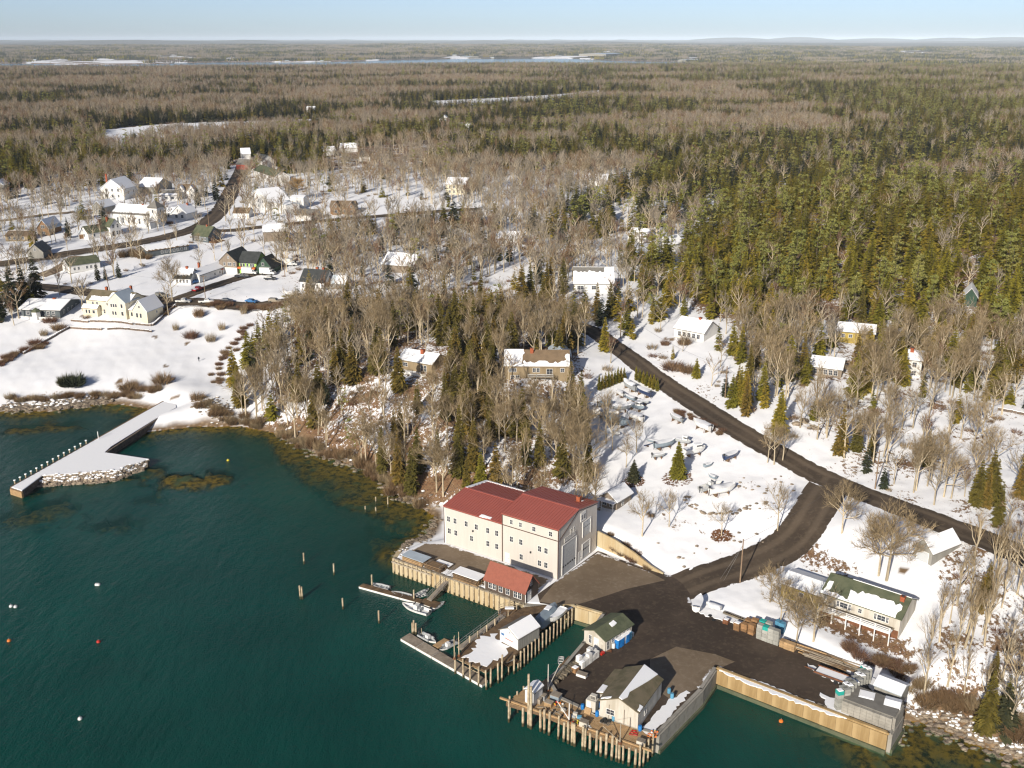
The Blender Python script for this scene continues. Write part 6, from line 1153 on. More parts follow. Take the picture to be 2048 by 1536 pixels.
PILE = pile_mesh(0.17); PILE2 = pile_mesh(0.21)
def pile(x, y, top, parent=None, me=None, lean=0.0, **k):
    o = link('pile' if parent is not None else 'mooring_pile', me or PILE, parent, **k); o.location = (x, y, top - 3.0); o.rotation_euler = (random.uniform(-0.02, 0.02) + lean, random.uniform(-0.02, 0.02) + lean, random.uniform(0, 6)); return o
ZT = YARD_Z + 0.19
def snow_patch(poly, z, parent=None, j=0.35, th=0.07, name='snow_layer', **k):
    out = ragged([tuple(p) for p in poly], j, lambda p: True); return MB().prism(out, z, z + th).build(name, 'snow', parent, **k)
def origin_thing(name, label, cat, group=None, at=(0, 0, 0)): return thing(name, label, cat, at, 0, group)
# bulkhead
bh = origin_thing('timber_bulkhead', 'pale timber bulkhead with posts along the wharf below the boat shed', 'bulkhead')
A, B = pw(789, 1117), pw(1050, 1208); d = (B - A)[:2]; L = np.hypot(*d); u = d / L; nrm = np.array([u[1], -u[0]])
wall_along([A, B], -3.5, YARD_Z + 0.02, 0.9, 0.0).build('face', 'conc_pale', bh); wall_along([A, B], YARD_Z + 0.02, YARD_Z + 0.32, 0.5, 0.3).build('cap', 'timber', bh)
wall_along([A + np.array([0, 0, 0]), pw(799, 1101)], -3.5, YARD_Z + 0.02, 0.9, 0.0, -1).build('return', 'conc_pale', bh)
for i in range(27):
    p = A[:2] + u * (L * (i + 0.3) / 27) + nrm * 0.62; pile(p[0], p[1], YARD_Z + random.uniform(0.1, 0.5), bh)
wall_along([A, pw(868, 1144)], YARD_Z - 0.5, YARD_Z - 0.2, 0.25, 0.85).build('waler', 'timber', bh)
snow_patch([pw(800, 1120)[:2], pw(960, 1174)[:2], pw(966, 1168)[:2], pw(900, 1142)[:2], pw(838, 1110)[:2], pw(810, 1106)[:2]], ZT, None, 0.4, 0.06, 'snow_cover', label='trampled snow on the wharf among the stacked lumber', kind='stuff')
def seawall(label, pts, mt, top=0.30, side=1, th=0.95, name='sea_wall', panels=2.6):
    t = origin_thing(name, label, 'sea wall'); P = [pw(*p) for p in pts]
    for i in range(len(P) - 1):
        a, c = P[i][:2], P[i + 1][:2]; d = c - a; L = np.hypot(*d); n = max(1, int(L / panels)); nn = np.array([d[1], -d[0]]) / L * side
        for k in range(n):
            m = a + d * (k + 0.5) / n + nn * (0.12 + random.uniform(-0.02, 0.02)); pn = MB().box((0, 0, 0), (L / n - 0.03, th, YARD_Z + 0.15 + 4), 0).build('panel', mt, t); pn.location = (m[0], m[1], (YARD_Z + 0.15 - 4) / 2); pn.rotation_euler = (0, 0, math.atan2(d[1], d[0]))
        m = (a + c) / 2 + nn * 0.1; MB().box((m[0], m[1], YARD_Z + 0.15 + top / 2), (L + 0.3, 0.55, top), math.atan2(d[1], d[0])).build('cap', mt, t)
        MB().box((m[0] + nn[0] * 0.62, m[1] + nn[1] * 0.62, 0.12), (L, 0.35, 1.1), math.atan2(d[1], d[0])).build('weed_band', 'greenroof', t)
    return t
seawall('long ochre stained concrete sea wall along the right side of the yard', [(1430, 1336), (1777, 1469)], 'concrete')
seawall('worn concrete sea wall between work shed and the inner corner', [(1312, 1470), (1400, 1381), (1430, 1336)], 'conc_grey')
seawall('short pale wall closing the head of the narrow dock', [(1110, 1213), (1151, 1213), (1209, 1230)], 'conc_pale')
seawall('low wall under the green roofed shed', [(1209, 1230), (1168, 1290), (1130, 1335), (1098, 1362), (1120, 1398), (1190, 1430), (1285, 1462), (1312, 1470)], 'conc_grey')
seawall('return of the sea wall at the rocky right end', [(1777, 1469), (1800, 1432)], 'conc_grey')
wall_along([pw(1050, 1208), pw(1110, 1213)], -3.5, YARD_Z, 0.9).build('sea_wall', 'conc_grey', None, label='hidden stub of wall under the root of the middle pier', cat='sea wall')
# retaining wall beside the boat shed
rw = origin_thing('retaining_wall', 'curved pale concrete retaining wall with rust streaks beside the boat shed', 'retaining wall'); rp = [(1193, 1095, 3.9), (1230, 1110, 3.4), (1265, 1124, 2.3), (1300, 1140, 1.0), (1326, 1150, 0.4)]
for i in range(4):
    a, c = pw(*rp[i][:2]), pw(*rp[i + 1][:2]); n = 3
    for k in range(n):
        p, q = a + (c - a) * k / n, a + (c - a) * (k + 0.985) / n; h0 = rp[i][2] + (rp[i + 1][2] - rp[i][2]) * k / n; h1 = rp[i][2] + (rp[i + 1][2] - rp[i][2]) * (k + 1) / n; dd = (c - a)[:2] / np.hypot(*(c - a)[:2]); nn = np.array([-dd[1], dd[0]]) * 0.35
        vs = [(p[0], p[1], 2.6), (q[0], q[1], 2.6), (q[0], q[1], YARD_Z + h1), (p[0], p[1], YARD_Z + h0)]; vs += [(v[0] + nn[0], v[1] + nn[1], v[2]) for v in vs]; MB().add(vs, [(0, 1, 2, 3), (7, 6, 5, 4), (3, 2, 6, 7), (0, 3, 7, 4), (1, 5, 6, 2)]).build('panel', 'conc_pale', rw)
# ---- middle pier
pier_px = [(1046, 1216), (1007, 1239), (975, 1264), (936, 1289), (913, 1314), (940, 1328), (973, 1343), (986, 1334), (1018, 1320), (1040, 1303), (1081, 1260), (1112, 1238), (1150, 1214), (1110, 1209)]
pier2 = origin_thing('middle_pier', 'timber pier on piles carrying the white shed, half covered in snow', 'pier'); pp = [pw(*p)[:2] for p in pier_px]; ang2 = math.atan2(*((pw(973, 1343) - pw(913, 1314))[:2][::-1]))
MB().prism(pp, YARD_Z - 0.35, YARD_Z + 0.06).build('deck_frame', 'wetwood', pier2); tag(plank_boards(pp, ang2, 0.28, YARD_Z + 0.11).build('deck_boards', 'wetwood', pier2), kind='stuff')
snow_patch([pw(*p)[:2] for p in [(985, 1268), (1000, 1284), (1018, 1300), (1003, 1322), (978, 1330), (930, 1318), (942, 1298), (962, 1280)]], YARD_Z + 0.15, pier2, 0.9); snow_patch([pw(*p)[:2] for p in [(1085, 1252), (1140, 1216), (1150, 1214), (1110, 1236), (1088, 1258)]], YARD_Z + 0.15, pier2, 0.3)
for i, f in enumerate(np.linspace(0, 1, 16)): p = pw(1040 + 110 * f, 1307 - 92 * f); pile(p[0] + 0.1, p[1] - 0.1, YARD_Z + 0.5, pier2)
for px, py, h in ((910, 1316, 1.0), (926, 1324, 0.7), (940, 1332, 0.5), (957, 1340, 0.7), (972, 1347, 0.6), (981, 1342, 0.6), (996, 1334, 0.8), (1004, 1330, 2.0), (1028, 1316, 0.5)): p = pw(px, py); pile(p[0], p[1], YARD_Z + h, pier2)
for px, py in ((940, 1282), (956, 1272), (974, 1260), (990, 1248)): p = pw(px, py); pile(p[0], p[1], YARD_Z + 1.0, pier2)
for px, py, qx, qy in ((925, 1330, 955, 1345), (955, 1345, 940, 1333), (1034, 1312, 1044, 1304)): a, c = pw(px, py, 0.2), pw(qx, qy, 2.8); MB().tube(a, c, 0.09, n=4).build('brace', 'pile', pier2)
a, c = pw(915, 1318, 2.2), pw(972, 1346, 2.2); MB().tube(a, c, 0.14, n=4).build('waler', 'pile', pier2)
# railed landing at the root
ld = origin_thing('railed_landing', 'small railed platform at the root of the middle pier with a snowy bench', 'platform', at=tuple(pw(1012, 1222, ZT)))
for x, y in ((-1.4, -0.8), (0.4, -1.6), (2.0, 0.6), (0.6, 1.4), (-1.2, 0.6)): MB().bx(x - 0.07, x + 0.07, y - 0.07, y + 0.07, -0.4, 1.1).build('post', 'pile', ld)
for z in (0.5, 1.0):
    MB().tube((-1.4, -0.8, z), (-1.2, 0.6, z), 0.05, n=4).build('rail', 'pile', ld); MB().tube((-1.2, 0.6, z), (0.6, 1.4, z), 0.05, n=4).build('rail', 'pile', ld); MB().tube((0.6, 1.4, z), (2.0, 0.6, z), 0.05, n=4).build('rail', 'pile', ld)
MB().bx(-0.2, 1.5, 0.1, 0.7, 0.3, 0.55).build('bench', 'snow', ld); MB().prism([(-1.5, -1.0), (0.6, -1.8), (2.2, 0.7), (0.6, 1.6), (-1.4, 0.8)], -0.25, -0.02).build('floor', 'wetwood', ld)
def gangway(label, top, zt, foot, zf, w=1.1):
    a, c = pw(top[0], top[1], zt), pw(foot[0], foot[1], zf); d = c - a; L = np.linalg.norm(d); t = thing('gangway', label, 'gangway', tuple(a), math.atan2(d[1], d[0])); g = MB(); sl = (zf - zt) / math.hypot(d[0], d[1]); H = math.hypot(d[0], d[1])
    def P(x, y, z): return (x, y, x * sl + z)
    vs = [P(x, y, z) for x in (0, H) for y, z in ((-w/2, 0), (w/2, 0), (w/2, 0.12), (-w/2, 0.12))]; MB().add(vs, [(0, 3, 7, 4), (3, 2, 6, 7), (2, 1, 5, 6), (1, 0, 4, 5), (0, 1, 2, 3), (7, 6, 5, 4)]).build('tread', 'palewood', t)
    for y in (-w/2, w/2):
        for z in (0.55, 1.05): MB().tube(P(0, y, z), P(H, y, z), 0.04, n=4).build('rail', 'steel', t)
        for k in range(int(H / 1.6) + 1): x = min(k * 1.6, H); MB().tube(P(x, y, 0), P(x, y, 1.08), 0.035, n=4).build('stanchion', 'steel', t)
    return t
gangway('aluminium gangway sloping from the bulkhead to the short float', (913, 1143), YARD_Z + 0.3, (858, 1201), 0.6, 1.2); gangway('long railed gangway beside the middle pier', (1006, 1232), YARD_Z + 0.2, (918, 1298), 0.6, 1.3)
def float_dock(label, pts, z=0.42, boards='palewood', sections=1, edge='trim', snow=None):
    P = [pw(p[0], p[1], z) for p in pts]; c = sum(P) / 4; t = thing('float_dock', label, 'dock', (c[0], c[1], 0)); q = [(p - c)[:2] for p in P]
    for k in range(sections):
        f0, f1 = k / sections + 0.004, (k + 1) / sections - 0.004; s = [q[0] + (q[1] - q[0]) * f0, q[0] + (q[1] - q[0]) * f1, q[3] + (q[2] - q[3]) * f1, q[3] + (q[2] - q[3]) * f0]
        fl = MB().prism(s, -0.35, z - 0.02).build('float_section', edge, t); ca = (q[3] - q[0]); tag(plank_boards([tuple(x) for x in s], math.atan2(ca[1], ca[0]), 0.24, z + 0.02, 0.06).build('deck_boards', boards, fl), kind='stuff')
    return t
float_dock('long grey planked float in front of the middle pier', [(800.5, 1277), (964.5, 1371), (976, 1361), (819, 1266)], 0.5, 'palewood', 5)
float_dock('narrow dark float with white edge boards below the bulkhead', [(717, 1173), (842, 1207), (848, 1200), (726, 1167)], 0.42, 'wetwood', 3); float_dock('short dark float at the foot of the aluminium gangway', [(838, 1206), (870, 1217), (882, 1206), (850, 1196)], 0.42, 'wetwood', 1); float_dock('small bare brown float between two skiffs', [(866, 1291), (876, 1296), (900, 1282), (889, 1277)], 0.35, 'newwood', 1, 'newwood')
float_dock('small work float under the hanging dinghy', [(1118, 1334), (1130, 1340), (1150, 1318), (1138, 1312)], 0.4, 'wetwood', 1, 'wetwood')
for px, py, h, lb in ((608, 1128, 2.6, 'lone mooring pile farthest up the cove'), (668, 1150, 2.6, 'leaning mooring pile right of the lone one'), (601, 1198, 3.0, 'taller of the twin mooring piles'), (605, 1198, 2.7, 'shorter of the twin mooring piles'), (686, 1218, 2.4, 'slim mooring pile in the middle of the cove'), (758, 1246, 2.7, 'mooring pile nearest the long float'), (825, 1270, 2.6, 'left pile of the triple dolphin at the float end'), (828, 1269, 3.0, 'middle and tallest pile of the triple dolphin'), (832, 1270, 2.5, 'right pile of the triple dolphin'),
                      (744, 1175, 2.9, 'guide pile at the outer end of the dark float'), (828, 1203, 2.6, 'guide pile beside the red skiff'), (752, 1007, 1.7, 'weathered stake near the weedy shore'), (731, 1024, 1.5, 'leaning stake in the shallows'), (753, 1027, 1.7, 'second leaning stake in the shallows'), (776, 1014, 2.6, 'forked dead stake by the weed')): p = un(px, py, 0); pile(p[0], p[1], h, None, PILE, 0.03 if 'lean' in lb else 0, label=lb, cat='pile', group='mooring piles')
# ---- working wharf deck
deck_px = [(1012, 1408), (1060, 1372), (1097, 1360), (1122, 1397), (1190, 1429), (1285, 1463), (1312, 1471), (1282, 1503), (1166, 1464), (1082, 1428)]
wf = origin_thing('timber_wharf', 'brown plank wharf on piles around the work shed', 'wharf'); wp = [pw(*p)[:2] for p in deck_px]; angw = math.atan2(*((pw(1281, 1503) - pw(1012, 1408))[:2][::-1]))
MB().prism(wp, YARD_Z - 0.4, YARD_Z + 0.20).build('deck_frame', 'wetwood', wf); tag(plank_boards(wp, angw + math.pi / 2 - 0.25, 0.30, YARD_Z + 0.245).build('deck_boards', 'newwood', wf), kind='stuff')
MB().box(*[((pw(1146, 1450)[0], pw(1146, 1450)[1], YARD_Z + 0.32)), (26.5, 0.3, 0.28)], angw).build('bull_rail', 'newwood', wf)
fe = [(1012, 1408), (1082, 1428), (1166, 1464), (1282, 1503)]
for zx in (90, 235, 310, 415, 455, 505, 600, 655, 700, 740, 765, 850, 875, 925, 990, 1035, 1090, 1150, 1195, 1225, 1265, 1325, 1390, 1435):
    x = 1000 + zx / 5.12; y = np.interp(x, [p[0] for p in fe], [p[1] for p in fe]); p = pw(x, y + 1.0); pile(p[0], p[1], YARD_Z + random.choice((0.1, 0.3, 0.9, 1.2)), wf, PILE2 if random.random() < 0.5 else None)
for px, py in ((1020, 1402), (1035, 1392), (1048, 1382), (1288, 1497), (1297, 1488), (1306, 1478)): p = pw(px, py); pile(p[0], p[1], YARD_Z + 0.9, wf)
for px, py, h in ((1057, 1421, 6.6), (1062, 1424, 4.6)):
    p = pw(px, py); tag(MB().tube((p[0], p[1], -3.0), (p[0], p[1], ZT + h), 0.24, 0.18, 8).build('mooring_pile', 'pile'), 'tall fender post rising at the wharf corner' if h > 5 else 'shorter fender post at the wharf corner', 'pile', 'mooring piles')
for zx in (440, 950):
    x = 1000 + zx / 5.12; y = np.interp(x, [p[0] for p in fe], [p[1] for p in fe]); a = pw(x - 2, y, YARD_Z - 2.6); c = pw(x + 2, y + 1, YARD_Z - 2.6); lad = MB()
    for s in (a, c): lad.tube((s[0], s[1] - 0.3, -1), (s[0], s[1] - 0.3, YARD_Z + 0.3), 0.05, n=4)
    for k in range(10): lad.tube((a[0], a[1] - 0.3, -0.8 + k * 0.42), (c[0], c[1] - 0.3, -0.8 + k * 0.42), 0.04, n=4)
    tag(lad.build('ladder', 'wetwood', wf))
snow_patch([pw(*p)[:2] for p in [(1279, 1462), (1340, 1402), (1372, 1384), (1380, 1388), (1335, 1438), (1302, 1476)]], ZT + 0.0, None, 0.3, 0.10, 'snow_cover', label='clean snow strip between work shed and sea wall', kind='stuff')
for poly, lb in (([(1440, 1338), (1560, 1382), (1690, 1434), (1700, 1440), (1660, 1432), (1540, 1388), (1438, 1344)], 'ploughed snow ridge on top of the long sea wall'), ([(1612, 1330), (1634, 1348), (1700, 1380), (1712, 1372), (1660, 1345)], 'snow left around the flatbed trailer'), ([(1640, 1388), (1690, 1408), (1700, 1440), (1660, 1424)], 'snow heap at the front of the tote stacks'), ([(1730, 1352), (1790, 1375), (1800, 1410), (1748, 1395)], 'snow between the sheds at the yard end'), ([(1390, 1213), (1440, 1226), (1510, 1252), (1590, 1285), (1560, 1280), (1470, 1250), (1400, 1230)], 'ploughed snow bank along the stacks')):
    snow_patch([pw(*p)[:2] for p in poly], ZT + 0.0, None, 0.35, 0.14, 'snow_cover', label=lb, kind='stuff')
# small white hut, cabinet, masts
house('gear_hut', 'small white gear hut with sloping snow roof at the wharf corner', (1050, 1404), (1068, 1412), 2.4, 2.4, 0.5, 'y', 'white', 'greyroof', BOTH, 0.2, z=ZT + 0.1, cat='hut', found=False)
def mast(label, px, py, h, boom=None, mt='oldwhite', r=0.11, bz=None):
    p = pw(px, py, ZT); t = thing('hoist', label, 'hoist', tuple(p)); MB().tube((0, 0, 0), (0, 0, h), r, r * 0.7, 8).build('mast', mt, t); MB().tube((0, 0, 0), (0, 0, 0.35), 0.3, 0.25, 8).build('base', 'rust', t)
    for q in (boom or []):
        e = pw(q[0], q[1], ZT + q[2]) - p; MB().tube((0, 0, q[3]), tuple(e), 0.08, 0.06, 6).build('boom', mt, t); MB().tube((0, 0, h), tuple(e), 0.02, n=4).build('cable', 'darksteel', t)
    return t
mast('white derrick mast beside the trap stacks with boom over the dock', 1096, 1383, 5.2, [(1120, 1327, 3.2, 0.6)]); mast('slim white hoist with raised boom on the wharf front', 1138, 1443, 3.4, [(1114, 1402, 3.2, 0.4)], 'white'); mast('bare wooden mast at the right of the wharf front', 1240, 1488, 3.8, [(1206, 1452, 2.0, 0.4)], 'timber'); mast('pair partner pole at the head of the middle pier', 909, 1318, 4.4, None, 'pile'); mast('yellow capped pole with cable at the middle pier head', 918, 1312, 4.8, None, 'pile')
# boxes, barrels, totes
_bx = {}
def tote_mesh(w, d, h, mt, lid=None):
    k = (w, d, h, mt, lid)
    if k not in _bx:
        b = MB().box((0, 0, h * 0.47), (w * 0.96, d * 0.96, h * 0.94), 0, 0, 1.0); b.box((0, 0, h * 0.90), (w, d, h * 0.14), 0, 0)
        for i in (-1, 0, 1): b.box((i * w * 0.3, 0, h * 0.42), (w * 0.08, d * 1.0, h * 0.7), 0, 0); b.box((0, i * d * 0.3, h * 0.42), (w * 1.0, d * 0.08, h * 0.7), 0, 0)
        for sx in (-1, 1):
            b.box((sx * w * 0.32, 0, 0.03), (w * 0.2, d, 0.06), 0, 0)
        _bx[k] = b.mesh('tote', mt)
    return _bx[k]
def stack(px, py, n, mt, label, group, w=1.05, d=0.95, h=0.72, rz=0.0, top=None, z=None, cat='tote', snow=True, name='tote'):
    p = pw(px, py, ZT if z is None else z)
    for i in range(n):
        m = top if (top and i == n - 1) else mt; o = link(name, tote_mesh(w, d, h, m), None, (label if not (top and i == n - 1) else 'teal topped box crowning the ' + group), cat, group, loc=(p[0] + random.uniform(-.03, .03), p[1] + random.uniform(-.03, .03), p[2] + i * h), rz=rz + random.uniform(-0.05, 0.05))
    if snow: MB().box((0, 0, 0.05), (w * 0.85, d * 0.85, 0.09), 0, 0, 0.85).build('snow_cap', 'snow', o, loc=None).location = (0, 0, h * 0.97)
    return o
# orientation of the yard's long wall
aw = math.atan2(*((pw(1777, 1469) - pw(1430, 1336))[:2][::-1]))
for i, f in enumerate(np.linspace(0, 1, 9)):
    for k in (0, 1):
        px, py = 1676 + 50 * f + 7 * k, 1418 - 56 * f + 3 * k
        if k and i in (0, ): continue
        stack(px, py, 5 if i < 4 else 4, 'tote', 'grey plastic tote in the tall rows at the end of the yard', 'tote rows at the yard end', rz=aw + 0.9, top='teal' if (i in (0, 8) and k == 0) else None, snow=(i % 2 == 0))
for i, (px, py, n) in enumerate(((1519, 1276, 4), (1530, 1280, 4), (1541, 1284, 4), (1552, 1288, 4), (1524, 1268, 4), (1536, 1272, 4))): stack(px, py, n, 'tote', 'grey plastic tote in the stacks beside the bare trees', 'tote stacks beside the trees', rz=aw, top='teal' if i in (4, 1) else None, snow=False)
for i, (px, py, n) in enumerate(((1474, 1259, 3), (1489, 1261, 3), (1503, 1267, 4), (1497, 1252, 3), (1509, 1257, 4))): stack(px, py, n, 'tan_crate', 'brown wooden crate in the low stacks by the snow bank', 'brown crate stacks', w=1.15, d=1.0, h=0.5, rz=aw, cat='crate', name='crate', snow=i == 0)
stack(1452, 1246, 1, 'rust', 'rusty snow topped drum block by the tyres', 'yard oddments', h=0.9, rz=aw, cat='box', name='block'); stack(1556, 1262, 3, 'paleblue', 'faded blue bin behind the grey totes', 'blue bins behind the totes', rz=aw, cat='bin', name='bin', snow=False); stack(1563, 1266, 3, 'paleblue', 'faded blue bin behind the grey totes', 'blue bins behind the totes', rz=aw, cat='bin', name='bin', snow=False)
for i, (px, py) in enumerate(((1566, 1293), (1575, 1297), (1584, 1300))): stack(px, py, 3, 'newwood', 'orange brown slatted crate next to the timber pile', 'slatted crates', w=1.1, d=1.0, h=0.45, rz=aw, cat='crate', name='crate', snow=False)
ab = math.atan2(*((pw(1258, 1272) - pw(1210, 1306))[:2][::-1]))
for px, py, mt, n, lb in ((1236, 1294, 'blue', 2, 'front blue insulated bin against the green roofed shed'), (1241, 1291, 'blue', 2, 'second blue insulated bin against the shed'), (1246, 1286, 'white', 2, 'white insulated bin between the blue ones'), (1252, 1283, 'blue', 2, 'third blue bin against the shed wall'), (1256, 1278, 'paleblue', 2, 'pale blue bin near the far shed corner'), (1261, 1273, 'bluetarp', 1, 'low blue grey bin at the far shed corner')): stack(px, py, n, mt, lb, lb, w=1.0, d=0.9, h=0.8, rz=ab, cat='bin', name='bin')
for i in range(5):
    for k in range(2):
        stack(1158 + 7 * i + 6 * k, 1330 - 5.2 * i + 5 * k, 2 if (i + k) % 3 else 3, 'white', 'white insulated box stacked on the dock edge', 'white boxes on the dock edge', w=0.9, d=0.8, h=0.62, rz=ab, cat='box', name='box', snow=i == 0)
stack(1150, 1343, 1, 'tan_crate', 'brown crate in front of the white boxes', 'single brown crate', w=1.1, d=1.0, h=0.9, rz=ab, cat='crate', name='crate')
def trap(px, py, rz, label, group, z=None):
    p = pw(px, py, ZT if z is None else z); b = MB(); w, d, h = 0.55, 1.0, 0.38
    for zz in (0, h * 0.5, h):
        for y in (-d/2, 0, d/2): b.box((0, y, zz + 0.02), (w, 0.05, 0.04))
        for x in (-w/2, w/2): b.box((x, 0, zz + 0.02), (0.05, d, 0.04))
    for x in (-w/2, w/2):
        for y in (-d/2, -d/4, 0, d/4, d/2): b.box((x, y, h / 2), (0.045, 0.045, h))
    b.box((0, 0, h * 0.5), (w * 0.8, d * 0.85, h * 0.6)); return b.build('lobster_trap', 'trap', None, label=label, cat='trap', group=group, loc=tuple(p), rz=rz)
for i in range(16): trap(1112 + 2.6 * i + random.uniform(-2, 2), 1362 - 2.2 * i + random.uniform(-3, 3), ab + random.uniform(-0.3, 0.3), 'wire lobster trap in the heap along the dock edge', 'traps on the dock edge', ZT + (0.4 if i % 3 == 0 else 0.0))
for i in range(9): trap(1452 + 4.5 * i, 1228 + 1.7 * i, aw + 1.57, 'dark lobster trap in the row on the snow', 'trap row on the snow', ZT + 0.1)
BARREL = MB().lathe([(0.27, 0), (0.30, 0.08), (0.30, 0.28), (0.315, 0.30), (0.315, 0.34), (0.30, 0.36), (0.30, 0.58), (0.315, 0.6), (0.315, 0.64), (0.30, 0.66), (0.29, 0.86), (0.25, 0.9)], n=12)
for px, py, mt, lb in ((1165, 1418, 'blue', 'blue barrel left of the beige cabinet'), (1198, 1414, 'blue', 'blue barrel behind the cabinet'), (1204, 1417, 'paleblue', 'faded blue barrel in the row by the shed front'), (1213, 1424, 'paleblue', 'faded barrel beside the shed window'), (1194, 1432, 'blue', 'blue barrel beside the leaning board'), (1200, 1430, 'white', 'white barrel among the blue ones'), (1219, 1433, 'blue', 'bright blue barrel by the shed door'), (1227, 1441, 'paleblue', 'lone faded barrel right of the black crates'), (1280, 1461, 'blue', 'blue barrel at the shed corner on the snow strip'), (1227, 1296, 'gel', 'white barrel at the green shed corner'), (1338, 1386, 'paleblue', 'faded barrel behind the work shed'), (1344, 1396, 'paleblue', 'second faded barrel behind the work shed')):
    tag(BARREL.build('barrel', mt), lb, 'barrel').location = tuple(pw(px, py, ZT + 0.09)); 
cab = thing('ice_cabinet', 'tall beige cabinet with cooling unit on top beside the work shed', 'cabinet', tuple(pw(1184, 1421, ZT)), angw); MB().box((0, 0, 1.1), (1.7, 1.2, 2.2)).build('body', 'hvac', cab); MB().box((0.15, 0.2, 2.55), (1.0, 0.7, 0.7)).build('cooling_unit', 'hvac', cab)
for k in range(5): MB().box((0.15, -0.17, 2.3 + 0.11 * k), (0.85, 0.05, 0.05)).build('louvre', 'darksteel', cab)
MB().box((-0.3, -0.61, 1.2), (0.7, 0.04, 1.6)).build('door', 'white', cab)
def slab(name, label, cat, px, py, size, mt, rz=0.0, z=ZT + 0.09, tilt=0.0, group=None):
    b = MB().box((0, 0, size[2] / 2), size); o = b.build(name, mt, None, label=label, cat=cat, group=group); o.location = tuple(pw(px, py, z)); o.rotation_euler = (tilt, 0, rz); return o
t = thing('pallet_crates', 'dark pallet with black crates near the blue barrels', 'pallet', tuple(pw(1211, 1445, ZT + 0.09)), angw)
for i in range(6): MB().box((-0.7 + 0.28 * i, 0, 0.12), (0.2, 1.2, 0.05)).build('slat', 'palewood', t)
for x in (-0.6, 0, 0.6): MB().box((x, 0, 0.05), (0.1, 1.2, 0.09)).build('bearer', 'palewood', t)
for x, y in ((-0.5, -0.3), (0.1, -0.2), (0.5, 0.3), (-0.3, 0.3)): MB().box((x, y, 0.30), (0.5, 0.4, 0.28)).build('crate', 'black', t)
slab('leaning_board', 'tan plywood board leaning near the cabinet', 'board', 1174, 1428, (1.1, 0.06, 1.0), 'newwood', angw, tilt=-0.5); 
for px, py, mt, s, lb in ((1168, 1452, 'hvac', (1.3, 0.9, 0.9), 'beige wooden bait box at the wharf front'), (1098, 1411, 'newwood', (1.3, 1.0, 0.7), 'brown plank box near the wharf crane'), (1077, 1405, 'palewood', (1.0, 0.8, 0.8), 'grey box beside the gear hut'), (1112, 1398, 'bluetarp', (1.6, 1.3, 0.9), 'blue grey tarped heap beside the hoist'), (1086, 1398, 'greyin', (1.0, 0.9, 0.8), 'grey tub behind the gear hut'), (1282, 1487, 'hvac', (1.2, 0.9, 0.6), 'pale box with snow at the wharf right end'), (1164, 1352, 'gel', (1.8, 1.0, 0.5), 'white skiff like tray in the snow patch'), (1258, 1268, 'snow', (1.2, 0.8, 0.4), 'snow lump at the far corner of the green shed')):
    t = thing('storage_box', lb, 'box', tuple(pw(px, py, ZT + 0.09)), angw); MB().box((0, 0, s[2] / 2), s, 0, 0, 0.96).build('body', mt, t); MB().box((0, 0, s[2] + 0.04), (s[0] * 1.04, s[1] * 1.04, 0.08)).build('lid', 'palewood' if mt != 'snow' else 'snow', t)
def coil(px, py, r, mt, lb):
    b = MB(); random.seed(int(px)); n = 26; pts = [(r * (0.5 + 0.5 * math.sin(k * 1.3)) * math.cos(k * 0.9), r * (0.5 + 0.5 * math.sin(k * 1.3)) * math.sin(k * 0.9), 0.06 + 0.03 * (k % 3)) for k in range(n)]
    for a, c in zip(pts, pts[1:]): b.tube(a, c, 0.045, n=5)
    o = b.build('rope_coil', mt, None, label=lb, cat='rope'); o.location = tuple(pw(px, py, ZT + 0.09))
coil(1267, 1467, 0.8, 'red', 'red hose coil at the foot of the work shed'); coil(1304, 1470, 0.9, 'pinkbuoy', 'orange rope heap at the sea wall end'); coil(1176, 1456, 0.6, 'gel', 'pale rope coil at the wharf front'); coil(1218, 1302, 0.6, 'rust', 'brown rope heap at the green shed corner'); coil(1120, 1413, 0.9, 'trap', 'net heap by the hoist base')
slab('red_fish_tray', 'small red tray by the green shed door', 'tray', 1204, 1308, (0.9, 0.6, 0.35), 'red', ab)
random.seed(77); SB = MB().lathe([(0.03, -0.16), (0.13, -0.1), (0.15, 0.03), (0.1, 0.14), (0.03, 0.18)], n=8)
_sb = {m_: SB.mesh('buoy', m_) for m_ in ('pinkbuoy', 'red', 'gel', 'yellow')}
for px, py, n in ((1306, 1468, 9), (1112, 1408, 6), (1146, 1446, 5)):
    p = pw(px, py, ZT + 0.25)
    for k in range(n): o = link('buoy', _sb[random.choice(list(_sb))], None, 'small painted trap buoy in a heap on the wharf', 'buoy', 'trap buoys on the wharf', loc=(p[0] + random.gauss(0, 0.5), p[1] + random.gauss(0, 0.4), p[2] + random.uniform(0, 0.12))); o.rotation_euler = (random.uniform(0, 3), random.uniform(0, 3), 0)
for i in range(14): px, py = 1086 + random.uniform(0, 62), 1400 + random.uniform(-6, 22); slab('loose_board', 'loose grey board lying on the wharf planks', 'board', px, py + (px - 1086) * 0.36, (random.uniform(1.2, 2.8), 0.2, 0.06), random.choice(('palewood', 'newwood', 'timber')), angw + random.uniform(-1.2, 1.2), group='loose boards on the wharf')
for i in range(7): stack(1128 + 6 * i + random.uniform(-2, 2), 1432 + 2.6 * i - random.uniform(4, 12), random.choice((1, 1, 2)), random.choice(('tan_crate', 'greyin', 'paleblue', 'hvac')), 'small fish crate standing on the wharf planks', 'fish crates on the wharf', w=0.7, d=0.5, h=0.4, rz=angw + random.uniform(-0.5, 0.5), z=ZT + 0.09, cat='crate', name='crate', snow=False)
for i in range(5): slab('pallet_board', 'pallet leaning by the yard end heap', 'pallet', 1640 + 9 * i, 1412 + 4 * i, (1.1, 1.0, 0.12), 'palewood', aw + 0.3 * i, z=ZT, group='pallets at the yard end')
